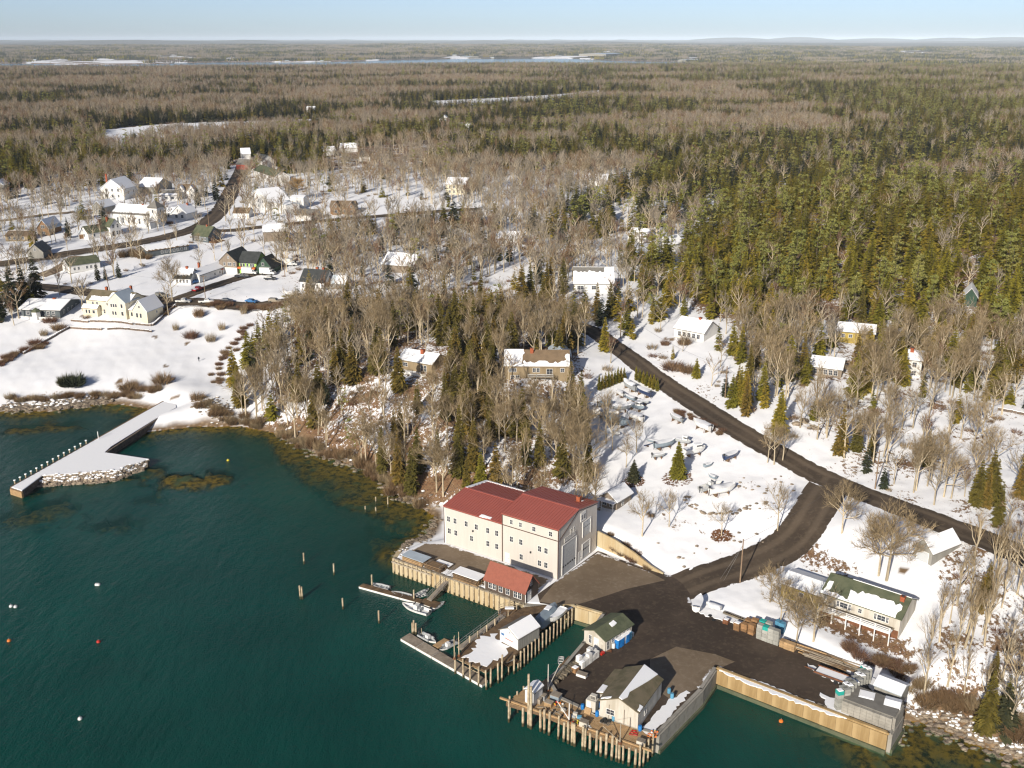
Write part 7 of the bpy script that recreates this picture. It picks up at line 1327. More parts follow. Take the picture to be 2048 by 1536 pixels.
# stacked lumber on the bulkhead
abk = math.atan2(d[1], d[0]); abk = math.atan2(u[1], u[0])
def lumber(px, py, L, n, rows_, label, group, mt='newwood', rz=abk, cover=None):
    p = pw(px, py, ZT); k = 0
    for r_ in range(rows_):
        for i in range(n):
            o = MB().box((0, 0, 0), (L * random.uniform(0.9, 1.0), 0.26, 0.2)).build('timber', mt if random.random() < 0.7 else 'wetwood', None, label=label, cat='timber', group=group); off = (i - n / 2) * 0.30
            o.location = (p[0] - math.sin(rz) * off, p[1] + math.cos(rz) * off, p[2] + 0.12 + r_ * 0.34); o.rotation_euler = (0, 0, rz + random.uniform(-0.01, 0.01))
        for s in (-0.35, 0.35):
            o = MB().box((0, 0, 0), (0.12, n * 0.3, 0.13)).build('spacer', 'palewood', None, label='spacer batten between courses of ' + group, cat='batten', group=group); o.location = (p[0] + math.cos(rz) * L * s, p[1] + math.sin(rz) * L * s, p[2] + 0.285 + r_ * 0.34); o.rotation_euler = (0, 0, rz)
    if cover:
        o = MB().box((0, 0, 0.05), (L * 1.02, n * 0.31, 0.1)).build(cover[0], cover[1], None, label=cover[2], cat=cover[3]); o.location = (p[0], p[1], p[2] + 0.03 + rows_ * 0.34); o.rotation_euler = (0, 0, rz)
lumber(833, 1122, 5.6, 9, 3, 'squared timber in the tarp covered stack on the bulkhead', 'tarp covered lumber', cover=('stack_cover', 'bluemetal', 'pale grey sheet over the left lumber stack', 'cover')); lumber(872, 1136, 4.6, 7, 3, 'squared timber in the middle snow dusted stack', 'middle lumber stack', 'wetwood'); lumber(938, 1160, 6.2, 9, 4, 'squared timber in the right snow covered stack', 'right lumber stack', cover=('stack_snow', 'snow', 'snow slab lying on the right lumber stack', 'snow'))
lumber(888, 1130, 3.6, 5, 1, 'loose timber behind the middle stack', 'loose timbers', 'wetwood', cover=('stack_snow', 'snow', 'snow on the loose timbers', 'snow'))
# long poles and planks piled at the back of the yard
a0, a1 = pw(1585, 1292, 3.4), pw(1745, 1352, 3.6)
for i in range(34):
    f = random.random(); r_ = random.uniform(-1.6, 1.6); L = random.uniform(5, 10); c = a0 + (a1 - a0) * (0.2 + 0.6 * f); nn = np.array([-math.sin(aw), math.cos(aw)]); z = 3.5 + 0.35 * (1.7 - abs(r_)) * random.random() + 0.15
    o = MB().box((0, 0, 0), (L, random.uniform(0.14, 0.3), random.uniform(0.1, 0.2))).build('long_plank', random.choice(('timber', 'newwood', 'palewood', 'wetwood')), None, label='long weathered plank in the heap at the back of the yard', cat='plank', group='plank heap'); o.location = (c[0] + nn[0] * r_, c[1] + nn[1] * r_, z); o.rotation_euler = (random.uniform(-0.2, 0.2), random.uniform(-0.02, 0.02), aw + random.uniform(-0.06, 0.06))
# flatbed trailer
t = thing('flatbed_trailer', 'flatbed trailer buried in snow before the tote rows', 'trailer', tuple(pw(1668, 1360, ZT)), aw); MB().box((0, 0, 0.75), (6.6, 2.3, 0.16)).build('bed', 'darksteel', t); MB().box((0.1, 0, 0.90), (6.3, 2.1, 0.14), 0, 0, 0.97).build('snow_layer', 'snow', t); MB().box((-4.2, 0, 0.6), (1.9, 0.14, 0.12)).build('drawbar', 'rust', t)
for x in (0.6, 1.5):
    for y in (-1.05, 1.05): w_ = MB().tube((x, y - 0.12, 0.34), (x, y + 0.12, 0.34), 0.34, n=12).build('wheel', 'black', t)
for y in (-1.1, 1.1): MB().box((0, y, 0.98), (6.4, 0.08, 0.3)).build('side_rail', 'rust', t)
# crib and sheds at the end of the sea wall
crib = thing('stone_crib', 'grey slab topped crib of stacked blocks at the end of the sea wall', 'crib', tuple(pw(1733, 1440, ZT)), aw)
for k in range(4):
    for i in range(8): MB().box((i * 0.98 - 3.4, 0, 0.3 + k * 0.55), (0.95, 1.2, 0.53)).build('block', 'conc_grey', crib); MB().box((3.9, 0.3 + i * 0.55 - 0.2, 0.3 + k * 0.55), (0.9, 0.53, 0.53)).build('block', 'conc_grey', crib)
MB().box((0.1, 2.2, 2.35), (8.0, 4.6, 0.2)).build('top_slab', 'greyroof', crib); MB().box((-1.2, 3.0, 2.5), (2.4, 2.2, 0.12), 0.2, 0, 0.8).build('snow_layer', 'snow', crib)
house('snow_shed', 'grey shed with thick smooth snow roof at the yard end', (1746, 1393), (1798, 1414), 3.6, 2.2, 0.7, 'x', 'greywall', 'bluemetal', BOTH, 0.2, z=ZT, cat='shed', found=False); house('snow_hut', 'low hut with snow roof beside the slab topped crib', (1766, 1432), (1795, 1440), 2.4, 1.9, 0.3, 'x', 'shingle', 'greyroof', BOTH, 0.2, z=ZT + 0.3, cat='hut', found=False)
# tyres by the snow bank
TY = MB().lathe([(0.16, 0.0), (0.34, 0.03), (0.36, 0.10), (0.34, 0.18), (0.16, 0.21)], n=14)
for px, py, lb in ((1427, 1241, 'old tyre lying on the snow by the oddments'), (1420, 1232, 'second tyre half sunk in snow')): tag(TY.build('tyre', 'black'), lb, 'tyre').location = tuple(pw(px, py, ZT + 0.1))
# ---- stone pier on the left
SPZ = 1.9; sp_px = [(333, 799), (180, 886), (22, 974), (44, 981), (84, 951), (150, 947), (234, 941), (262, 930), (297, 918), (224, 907), (209, 905), (222, 893), (314, 836), (352, 815), (352, 795)]
spier = origin_thing('stone_pier', 'snow covered stone pier with a triangular landing on the left', 'pier'); spp = [un(p[0], p[1], SPZ)[:2] for p in sp_px]
MB().prism(spp, -2.5, SPZ - 0.15).build('core', 'stone', spier); MB().prism(spp, SPZ - 0.149, SPZ + 0.06).build('snow_layer', 'snow', spier)
e0, e1 = un(333, 799, SPZ), un(22, 974, SPZ); wall_along([e0, e1], -2.0, SPZ + 0.12, 0.35, 0.0).build('edge_timber', 'wetwood', spier); e2, e3 = un(314, 836, SPZ), un(209, 905, SPZ); wall_along([e2, e3], -2.0, SPZ - 0.1, 0.5, 0.1, -1).build('side_wall', 'stone', spier); wall_along([un(22, 974, SPZ), un(44, 981, SPZ)], -2.0, SPZ - 0.4, 0.5, 0.1).build('end_block', 'newwood', spier)
for k in range(14):
    f = (k + 0.5) / 14.6; p = un(27 + 160 * f, 971 - 90 * f, SPZ); g = MB().tube((p[0] - 0.3, p[1], -2), (p[0] - 0.3, p[1], SPZ + 0.9), 0.17, n=8).build('post', 'pile', spier); MB().box((p[0] - 0.3, p[1], SPZ + 1.0), (0.42, 0.42, 0.2)).build('snow_cap', 'snow', g)
p = un(197, 878, SPZ); MB().tube((p[0], p[1], SPZ), (p[0], p[1], SPZ + 2.2), 0.10, n=6).build('light_post', 'trim', spier)
# ---- riprap and boulders
def rock_mesh(b, c, s):
    n = 5; vs = []; f = random.uniform(0.6, 0.9)
    for z, r in ((-0.5, 0.6), (0.0, 1.0), (0.45, 0.62)):
        for i in range(n): t = 6.283 * i / n + random.uniform(-0.35, 0.35); q = r * random.uniform(0.75, 1.15); vs.append((c[0] + s * q * math.cos(t), c[1] + s * q * math.sin(t) * f, c[2] + s * 0.8 * z))
    fs = [(k * n + i, k * n + (i + 1) % n, (k + 1) * n + (i + 1) % n, (k + 1) * n + i) for k in (0, 1) for i in range(n)] + [tuple(range(2 * n, 3 * n))]; b.add(vs, fs)
def riprap(pts, n, w, smin, smax, label, zoff=0.1, zfix=None):
    random.seed(n); rg = np.random.default_rng(n); P = np.array([(ground(*p)[:2] if zfix is None else un(p[0], p[1], zfix)[:2]) for p in pts]); seg = np.hypot(*np.diff(P, axis=0).T); L = np.concatenate([[0], np.cumsum(seg)]); t = rg.uniform(0, L[-1], n)
    x = np.interp(t, L, P[:, 0]); y = np.interp(t, L, P[:, 1])
    if zfix is None: x += rg.normal(0, w, n); y += rg.normal(0, w, n); z = T(x, y)
    else: q = rg.random(n); y -= q * w; z = zfix * (1 - q * 1.12)          # a slope of armour stones falling to the water
    b = MB(); s2 = MB()
    for i in range(n):
        s = random.uniform(smin, smax)
        if z[i] < -0.25: continue
        zz = z[i] + zoff * s; rock_mesh(b, (x[i], y[i], zz), s)
        if random.random() < 0.45 and zz > 0.5: rock_mesh(s2, (x[i], y[i], zz + 0.30 * s), s * 0.72)
    o = b.build('riprap', 'rock', None, label=label, kind='stuff'); s2.build('snow_cover', 'snow', None, label='snow caps on the ' + label, kind='stuff'); return o
riprap([(0, 818), (60, 814), (130, 811), (200, 803), (215, 802)], 620, 1.5, 0.35, 0.95, 'boulder riprap along the lawn shore'); riprap([(405, 800), (430, 815), (450, 835)], 180, 1.8, 0.3, 0.8, 'snowy boulders at the top of the beach'); riprap([(560, 866), (640, 905), (740, 940), (790, 985), (850, 1010)], 420, 1.3, 0.3, 0.9, 'bank foot rocks above the weed'); riprap([(868, 1040), (858, 1060), (848, 1076), (810, 1088), (798, 1104)], 240, 0.8, 0.25, 0.6, 'pale rocks beside the launching ramp')
riprap([(1782, 1482), (1796, 1452), (1812, 1426)], 130, 0.9, 0.25, 0.6, 'rocks at the sea wall end'); riprap([(1820, 1430), (1900, 1455), (1980, 1490), (2048, 1510)], 420, 1.6, 0.25, 0.75, 'stony right shore'); riprap([(84, 951), (150, 947), (234, 941), (262, 930), (297, 918)], 620, 3.2, 0.35, 0.8, 'rock armour round the pier landing', 0.1, 1.75)
# lift the armour stones against the landing
def boulder_row(pts, n, w, s0, s1, label, group):
    P = np.array([ground(*p)[:2] for p in pts]); seg = np.hypot(*np.diff(P, axis=0).T); L = np.concatenate([[0], np.cumsum(seg)])
    for i in range(n):
        t = L[-1] * (i + random.random()) / n; x, y = np.interp(t, L, P[:, 0]) + random.gauss(0, w), np.interp(t, L, P[:, 1]) + random.gauss(0, w); s = random.uniform(s0, s1); b = MB(); rock_mesh(b, (0, 0, 0.12 * s), s); link('boulder', b.mesh('boulder', 'rock'), None, label, 'boulder', group, loc=(x, y, Tz(x, y)))
boulder_row([(1370, 990), (1380, 1010), (1410, 1026), (1460, 1032), (1500, 1015), (1545, 1005)], 38, 0.5, 0.3, 0.7, 'dark boulder in the curved row below the stored boats', 'boulder row in the boat yard'); boulder_row([(1470, 955), (1490, 975), (1540, 985), (1580, 960)], 18, 1.5, 0.25, 0.6, 'brown stone scattered on the yard knoll', 'stones on the yard knoll'); boulder_row([(1595, 845), (1632, 858), (1610, 850)], 5, 1.2, 0.8, 1.6, 'large grey boulder on the snow slope beyond the road', 'boulders on the snow slope'); boulder_row([(1700, 920), (1740, 940), (1780, 950), (1850, 935)], 16, 1.8, 0.3, 0.7, 'stone poking through snow near the utility pole', 'stones near the utility pole'); boulder_row([(1320, 1090), (1350, 1110), (1370, 1120), (1500, 1060), (1520, 1080)], 14, 1.2, 0.3, 0.6, 'brown stone on the snow below the track', 'stones below the track')
# ---- dry stone walls round the inn garden
def stone_wall(label, pts, h, th=0.5, snow=True):
    P = [ground(*p) for p in pts]; t = origin_thing('garden_wall', label, 'stone wall'); st_ = MB(); sn = MB()
    for a, c in zip(P, P[1:]):
        d = (c - a)[:2]; L = np.hypot(*d); n = max(1, int(L / 0.8)); rz = math.atan2(d[1], d[0])
        for k in range(n):
            q = a + (c - a) * (k + 0.5) / n; z = Tz(q[0], q[1])
            for r_ in range(max(1, int(h / 0.4))): st_.box((q[0] + random.uniform(-.04, .04), q[1] + random.uniform(-.04, .04), z - 0.1 + (r_ + 0.5) * 0.4), (L / n * random.uniform(0.85, 0.99), th * random.uniform(0.85, 1.1), 0.37), rz + random.uniform(-0.06, 0.06))
            if snow: sn.box((q[0], q[1], z - 0.1 + max(1, int(h / 0.4)) * 0.4 + 0.05), (L / n * 1.02, th * 1.1, 0.13), rz)
    tag(st_.build('stones', 'stone', t), kind='stuff')
    if snow: sn.build('snow_cap', 'snow', t)
for lb, pts, h in (('left upper terrace wall before the inn', [(142, 642), (177, 645)], 1.2), ('middle upper terrace wall before the inn', [(181, 643), (266, 650)], 1.2), ('right upper terrace wall before the inn', [(271, 649), (303, 652)], 1.2), ('left lower garden wall on the lawn edge', [(141, 656), (204, 660)], 0.8), ('right lower garden wall on the lawn edge', [(215, 659), (304, 664)], 0.8), ('long snow capped stone wall running down to the lawn', [(140, 655), (118, 668), (90, 684), (47, 708)], 1.2), ('stone wall climbing beside the inn drive', [(305, 652), (328, 630), (352, 611)], 1.0), ('low stone wall in the woods on the right', [(1995, 820), (2048, 830), (2100, 845)], 0.8), ('low snowy wall beside the farmhouse', [(596, 596), (650, 597), (690, 597)], 0.6)): stone_wall(lb, pts, h)
# ---- utility poles
def upole(label, px, py, h, arm=True, lean=0.0):
    p = ground(px, py); t = thing('utility_pole', label, 'utility pole', tuple(p)); MB().tube((0, 0, -0.5), (lean * h, 0, h), 0.16, 0.11, 8).build('shaft', 'pole', t)
    if arm:
        MB().box((lean * h, 0, h - 0.5), (2.2, 0.12, 0.12), 0.5).build('crossarm', 'pole', t)
        for s in (-0.9, 0, 0.9): MB().lathe([(0.05, 0), (0.07, 0.1), (0.04, 0.2)], (lean * h + s * math.cos(0.5), s * math.sin(0.5), h - 0.42), 6).build('insulator', 'greyin', t)
        MB().lathe([(0.2, 0), (0.22, 0.1), (0.22, 0.6), (0.18, 0.7)], (lean * h + 0.32, 0, h - 2.2), 8).build('transformer', 'greyin', t)
    return p + np.array([lean * h, 0, h - 0.4])
tops = [upole('utility pole with guy wires on the snow by the yard road', 1480, 1165, 9.4, False), upole('utility pole with long shadow beyond the road', 1750, 978, 9.2), upole('utility pole in front of the roadside conifers', 1450, 795, 8.6, False), upole('utility pole near the road top', 1241, 676, 8.6), upole('leaning utility pole behind the inn', 222, 590, 10, False, -0.12), upole('utility pole by the red truck', 411, 598, 9), upole('utility pole beside the village shop', 570, 553, 9), upole('utility pole at the upper bend', 418, 452, 9), upole('utility pole along the upper street', 468, 402, 9)]
wires = [(0, 1), (1, 2), (2, 3), (4, 5), (7, 8)]
for a, c in wires:
    b = MB(); p, q = tops[a], tops[c]; prev = p
    for k in range(1, 13): f = k / 12; cur = p + (q - p) * f - np.array([0, 0, 1.6 * 4 * f * (1 - f)]); b.tube(prev, cur, 0.022, n=3, caps=False); prev = cur
    b.build('overhead_wire', 'darksteel', None, label=['sagging wire from the yard pole to the pole beyond the road', 'sagging wire along the road to the conifer pole', 'sagging wire from the conifer pole to the road top', 'sagging wire along the lower street', 'sagging wire along the upper street'][wires.index((a, c))], cat='wire')
# guy wires
gp = ground(1480, 1165)
for dx, dy in ((-3.0, 1.0), (-3.6, 1.6)): MB().tube((gp[0], gp[1], gp[2] + 8.2), (gp[0] + dx, gp[1] + dy, Tz(gp[0] + dx, gp[1] + dy)), 0.02, n=3).build('guy_wire', 'steel', None, label='thin guy wire bracing the yard pole' if dx > -3.3 else 'second guy wire bracing the yard pole', cat='wire')
# ---------------------------------------------------------------- boats
def hull(L, Bm, Dp, flare=1.0, transom=0.85, mats=('gel', 'darkbottom'), sheer=0.18, open_=True, n=11):
    """lofted boat hull, bow at +x; returns hull shell and inside/deck"""
    b = MB(); inn = MB(); st = []
    for i in range(n):
        f = i / (n - 1); x = -L / 2 + L * f; hb = Bm / 2 * (transom + (1 - transom) * math.sin(min(f / 0.5, 1) * math.pi / 2)) * (1 - max(0, (f - 0.45) / 0.55) ** 2.2); hb = max(hb, 0.02); zs = Dp * (1 + sheer * (f - 0.3) ** 2 * 2.2); zk = Dp * 0.55 * max(0, (f - 0.72) / 0.28) ** 2
        st.append([(x, 0, zk), (x, hb * 0.62, zk + Dp * 0.16), (x, hb * 0.9, zk + (zs - zk) * 0.45), (x, hb, zs)])
    m = 4; vs = []
    for s in st: vs += [(p[0], -p[1], p[2]) for p in s[::-1]] + [p for p in s[1:]]
    k = 7; fs = []; mi = []
    for i in range(n - 1):
        for j in range(k - 1): fs.append((i * k + j, i * k + j + 1, (i + 1) * k + j + 1, (i + 1) * k + j)); mi.append(1 if j in (2, 3) else 0)
    bi = len(b.v); b.add(vs, fs + [tuple(range(k - 1, -1, -1))]); b.m = mi + [0]
    zf = Dp * (0.45 if open_ else 0.96)
    iv = []; 
    for i, s in enumerate(st):
        hb = s[3][1]; zz = s[3][2]; w = hb - min(0.13, hb * 0.4); iv += [(s[0][0], -hb, zz), (s[0][0], -w, zz), (s[0][0], -w * 0.88, max(zf, s[0][2] + 0.1)), (s[0][0], w * 0.88, max(zf, s[0][2] + 0.1)), (s[0][0], w, zz), (s[0][0], hb, zz)]
    fi = [(i * 6 + j, (i + 1) * 6 + j, (i + 1) * 6 + j + 1, i * 6 + j + 1) for i in range(n - 1) for j in range(5)]; fi += [tuple(range(6))]
    fi = [q[::-1] for q in fi]; inn.add(iv, fi); return b, inn
def boat(label, A, B, kind, z=None, group=None, mats=('gel', 'gel'), water=False, Bk=0.36, motor=True, cat='boat', Lx=None):
    """A bow pixel, B stern pixel"""
    if water: a, c = un(A[0], A[1], 0.3), un(B[0], B[1], 0.3); z0 = -0.18
    elif z is not None: a, c = un(A[0], A[1], z), un(B[0], B[1], z); z0 = z
    else: a, c = ground(*A), ground(*B); z0 = (a[2] + c[2]) / 2
    d = a - c; L = max(Lx or math.hypot(d[0], d[1]), 2.2); m = (a + c) / 2; Bm = min(max(L * Bk, 1.1), 2.9); Dp = Bm * (0.36 if kind in ('skiff', 'console', 'rib') else 0.64)
    lift = 0.0 if water else (0.6 if kind not in ('skiff', 'dinghy') else 0.12); t = thing('boat', label, cat, (m[0], m[1], z0 + lift), math.atan2(d[1], d[0]), group); hb, inn = hull(L, Bm, Dp, open_=kind in ('skiff', 'console', 'rib'))
    hb.build('hull', list(mats), t, smooth=False); inn.build('deck', 'greyin' if kind in ('skiff', 'rib') else 'gel', t)
    if kind == 'skiff':
        for f in (-0.28, 0.02, 0.28): w_ = Bm * 0.86 * (1 if f < 0.1 else 0.8); MB().box((f * L, 0, Dp * 0.78), (0.26, w_, 0.06)).build('thwart', 'gel', t)
    if kind == 'rib':
        MB().box((0.0, 0, Dp + 0.25), (0.7, 0.7, 0.8)).build('console', 'gel', t); MB().box((-0.7, 0, Dp * 0.8), (0.5, 0.8, 0.5)).build('seat', 'greyin', t)
        for s in (-1, 1): MB().tube((-L * 0.48, s * Bm * 0.45, Dp), (L * 0.2, s * Bm * 0.47, Dp + 0.02), 0.2, n=8).build('tube', 'greyin', t)
        MB().tube((-L * 0.4, 0, Dp), (-L * 0.4, 0, Dp + 1.4), 0.05, n=5).build('light_mast', 'pile', t)
    if kind == 'console':
        MB().box((-0.2, 0, Dp + 0.2), (0.9, 0.8, 1.0)).build('console', 'gel', t); MB().box((0.2, 0, Dp + 0.85), (0.06, 0.8, 0.4)).build('windscreen', 'glass', t); MB().box((-1.1, 0, Dp * 0.8 + 0.1), (0.5, 0.9, 0.5)).build('seat', 'greyin', t)
        for s in (-1, 1): MB().tube((-0.5, s * 0.4, Dp), (-0.5, s * 0.4, Dp + 1.0), 0.025, n=4).build('grab_rail', 'steel', t)
    if kind == 'cabin':
        cb = MB().box((L * 0.12, 0, Dp + 0.45), (L * 0.34, Bm * 0.62, 0.95), 0, 0, 0.86).build('wheelhouse', 'gel', t); MB().box((L * 0.285, 0, Dp + 0.58), (0.05, Bm * 0.5, 0.36)).build('windscreen', 'glass', t)
        for s in (-1, 1): MB().box((L * 0.14, s * Bm * 0.297, Dp + 0.58), (L * 0.24, 0.05, 0.32)).build('side_window', 'glass', t)
        MB().box((L * 0.12, 0, Dp + 0.98), (L * 0.36, Bm * 0.62, 0.12), 0, 0, 0.95).build('snow_layer', 'snow', t)
    if kind in ('covered', 'cabin', 'dinghy', 'openwinter'):
        # snow or cover mounded over the hull
        n = 9; vs = []; ht = 0.75 if kind == 'covered' else 0.16; l0, l1 = (-0.49, 0.47) if kind != 'cabin' else (-0.49, -0.07)
        for i in range(n):
            f = l0 + (l1 - l0) * i / (n - 1); g = f + 0.5; hw_ = Bm / 2 * (0.85 + 0.15 * math.sin(min(g / 0.5, 1) * 1.57)) * (1 - max(0, (g - 0.45) / 0.55) ** 2.2); hw_ = max(hw_, 0.03) * 1.02; zs = Dp * (1 + 0.4 * (g - 0.3) ** 2) + 0.02; top = zs + ht * (1 - abs(2 * g - 1) ** 3) * (0.6 + 0.4 * math.sin(i)) * (1 if kind == 'covered' else 1)
            vs += [(f * L, -hw_, zs), (f * L, -hw_ * 0.6, zs + (top - zs) * 0.7), (f * L, 0, max(top, zs + 0.06)), (f * L, hw_ * 0.6, zs + (top - zs) * 0.7), (f * L, hw_, zs)]
        fs = [(i * 5 + j, (i + 1) * 5 + j, (i + 1) * 5 + j + 1, i * 5 + j + 1) for i in range(n - 1) for j in range(4)] + [tuple(range(5))[::-1], tuple(range((n - 1) * 5, n * 5))]; fs = [q[::-1] for q in fs]
        MB().add(vs, fs).build('snow_cover', 'snow' if kind != 'covered' or random.random() < 0.5 else random.choice(('shrink', 'bluetarp')), t, smooth=True)
    if motor and kind in ('skiff', 'console', 'rib', 'openwinter', 'covered'):
        o = MB().box((-L / 2 - 0.22, 0, Dp + 0.22), (0.36, 0.32, 0.5), 0, 0, 0.8).build('outboard', 'darksteel', t); MB().box((-L / 2 - 0.22, 0, Dp * 0.3), (0.14, 0.10, Dp)).build('shaft', 'darksteel', o)
    if not water and lift > 0.2:
        for f in (-0.3, 0.2): MB().box((f * L, 0, -0.3), (0.25, Bm * 0.5, 0.62)).build('keel_block', 'wetwood', t)
        for f in (-0.3, 0.15):
            for s in (-1, 1): MB().tube((f * L, s * Bm * 0.5, -0.6), (f * L, s * Bm * 0.36, Dp * 0.4), 0.05, n=4).build('jack_stand', 'rust', t)
    return t
YB = [((1164, 826), (1211, 840), 'covered', 'large shrink wrapped boat at the left end of the yard'), ((1258, 860), (1215, 846), 'covered', 'long snow covered boat in the front of the left group'), ((1263, 822), (1222, 826), 'covered', 'broad snow mounded boat in the middle of the group'), ((1252, 836), (1285, 847), 'openwinter', 'boat with blue striped interior beside the snow mound'), ((1288, 826), (1258, 817), 'cabin', 'small white cabin boat behind the striped one'), ((1247, 769), (1270, 789), 'covered', 'white wrapped boat beside the cedar row'), ((1272, 784), (1300, 799), 'openwinter', 'dark hulled boat near the road cedars'), ((1250, 798), (1270, 808), 'openwinter', 'half buried boat between wrapped ones'),
      ((1340, 838), (1364, 848), 'openwinter', 'small white boat alone by the roadside brush'), ((1386, 852), (1421, 867), 'openwinter', 'white skiff with outboard beside the roadside brush'), ((1350, 889), (1309, 905), 'openwinter', 'snow filled open boat behind the broad spruce'), ((1381, 893), (1352, 888), 'cabin', 'little cabin boat right of the broad spruce'), ((1410, 903), (1368, 918), 'cabin', 'white work boat with wheelhouse right of the spruce'), ((1476, 911), (1448, 929), 'openwinter', 'small navy boat alone on the open snow'), ((1444, 970), (1400, 993), 'console', 'white center console boat in the lower yard'), ((1470, 980), (1419, 998), 'covered', 'snow mounded boat below the center console'), ((1417, 953), (1432, 960), 'dinghy', 'tiny snow filled dinghy in the lower yard'), ((1225, 812), (1196, 818), 'covered', 'snow mounded boat at the back of the left group'), ((1232, 786), (1246, 800), 'openwinter', 'narrow boat tucked under the cedar row'), ((1188, 812), (1172, 822), 'dinghy', 'small dinghy behind the shrink wrapped boat'), ((1297, 812), (1275, 808), 'openwinter', 'open boat at the right of the left group'), ((1240, 872), (1222, 866), 'dinghy', 'upturned tender below the left group'), ((1318, 888), (1296, 884), 'dinghy', 'snow filled tender left of the spruce'), ((1330, 915), (1305, 921), 'openwinter', 'open boat below the snow filled one'), ((1238, 838), (1204, 829), 'openwinter', 'second open boat beside the shrink wrapped one'), ((1425, 930), (1408, 938), 'dinghy', 'tiny tender right of the work boat')]
for i, (A, B, k, lb) in enumerate(YB): boat(lb, A, B, k, mats=((('gel', 'darkbottom'), ('bluetarp', 'darkbottom'), ('greyin', 'darkbottom'))[i % 3]) if 'navy' not in lb and 'dark' not in lb else ('bluehull', 'darkbottom'), group='boats stored in the yard')
p = ground(1288, 896); t = thing('mast_on_stand', 'long dark mast lying on trestles in the boat yard', 'mast', tuple(p), math.atan2(*((ground(1345, 870) - p)[:2][::-1]))); MB().tube((0, 0, 0.6), (11, 0, 0.7), 0.14, 0.08, 8).build('spar', 'bluehull', t)
for x in (1.0, 8.0): MB().box((x, 0, 0.25), (0.15, 0.9, 0.55)).build('trestle', 'wetwood', t)
for lb, A, B, k, m in (('open grey skiff at the outer end of the dark float', (743, 1167), (779, 1176), 'skiff', ('gel', 'gel')), ('white skiff with red gear beside the guide pile', (783, 1184), (824, 1194), 'skiff', ('gel', 'gel')), ('flat white dory with red gear behind the gangway', (858, 1177), (832, 1190), 'skiff', ('gel', 'gel')), ('white center console boat outside the dark float', (805, 1209), (858, 1227), 'console', ('gel', 'bluehull')), ('plain tan decked skiff beside the gangway foot', (889, 1203), (862, 1218), 'skiff', ('gel', 'gel')), ('grey inflatable boat with console tied inside the long float', (872, 1285), (840, 1268), 'rib', ('gel', 'gel')), ('rounded white inflatable boat beside the brown float', (879, 1300), (912, 1283), 'rib', ('gel', 'gel')), ('small white dinghy floating beside the work float', (1120, 1329), (1123, 1312), 'skiff', ('gel', 'gel')), ('small dark green skiff tucked behind the white ones', (836, 1193), (852, 1188), 'skiff', ('greenhull', 'greenhull'))):
    boat(lb, A, B, k, water=True, mats=m, motor='dinghy' not in lb and 'green' not in lb and 'dory' not in lb, group='boats at the floats')
boat('upturned looking white skiff full of snow by the road corner', (1401, 1200), (1391, 1226), 'dinghy', z=4.0, motor=False, group='small boats by the road corner'); boat('snow covered skiff beside the trap row', (1412, 1212), (1442, 1222), 'dinghy', z=4.0, motor=False, group='small boats by the road corner'); boat('white rowing boat on the middle pier beside the tarp', (1100, 1250), (1128, 1226), 'dinghy', z=YARD_Z + 0.2, motor=False); boat('snow filled skiff on the ledge at the pier corner', (1031, 1318), (1013, 1327), 'dinghy', z=2.0, motor=False)
boat('snow topped canoe like boat beside the farmhouse field', (566, 592), (589, 593), 'covered', motor=False)
sl = thing('ledge_platform', 'small timber ledge hung low on the corner of the middle pier', 'platform', tuple(pw(1022, 1324, 1.85)), 0.6); MB().box((0, 0, 0), (2.6, 1.8, 0.16)).build('ledge', 'wetwood', sl); MB().tube((-1, -0.7, 0), (-1, -0.7, -4), 0.12, n=6).build('leg', 'pile', sl); MB().tube((1, -0.7, 0), (1, -0.7, -4), 0.12, n=6).build('leg', 'pile', sl)
# tarp covered boat behind the white pier shed
t = thing('tarped_boat', 'boat under a grey blue tarp with snow on top behind the pier shed', 'boat', tuple(pw(1092, 1240, ZT)), math.atan2(*((pw(1110, 1220) - pw(1075, 1252))[:2][::-1])))
vs = [];  prof = [(-1.15, 0.0), (-1.1, 1.4), (-0.2, 2.15), (0.5, 2.1), (1.1, 1.3), (1.15, 0.0)]
for x, s in ((-3.0, 0.82), (-2.2, 1.0), (0.5, 1.05), (2.4, 0.9), (3.4, 0.45)): vs += [(x, y * s, z * (0.9 + 0.1 * s)) for y, z in prof]
MB().add(vs, [(i * 6 + j, (i + 1) * 6 + j, (i + 1) * 6 + j + 1, i * 6 + j + 1)[::-1] for i in range(4) for j in range(5)] + [tuple(range(5, -1, -1))[::-1], tuple(range(24, 30))[::-1]]).build('tarp', 'bluetarp', t); MB().box((0.9, 0.1, 2.16), (1.7, 1.1, 0.1), 0.1, 0, 0.85).build('snow_layer', 'snow', t)
# buoys
BU_ = MB().lathe([(0.05, -0.3), (0.28, -0.15), (0.34, 0.05), (0.26, 0.26), (0.06, 0.34)], n=10)
for px, py, mt, lb in ((193, 1170, 'gel', 'white mooring buoy far out on the left water'), (197, 1170, 'gel', 'its twin white buoy close beside'), (22, 1213, 'gel', 'left of two white buoys at the left edge'), (31, 1214, 'gel', 'right of two white buoys at the left edge'), (197, 1284, 'red', 'dark red buoy in the open water'), (18, 1282, 'pinkbuoy', 'orange buoy at the left edge'), (160, 1438, 'gel', 'small white buoy low on the left'), (456, 921, 'yellow', 'yellow buoy near the weed patch'), (1562, 1443, 'pinkbuoy', 'white and orange buoy below the long sea wall')):
    t = tag(BU_.build('buoy', mt), lb, 'buoy'); t.location = tuple(un(px, py, 0.05)); t.scale = (1.1, 1.1, 1.1); MB().tube((0, 0, 0.3), (0, 0, 0.6), 0.04, n=5).build('eye', 'steel', t)
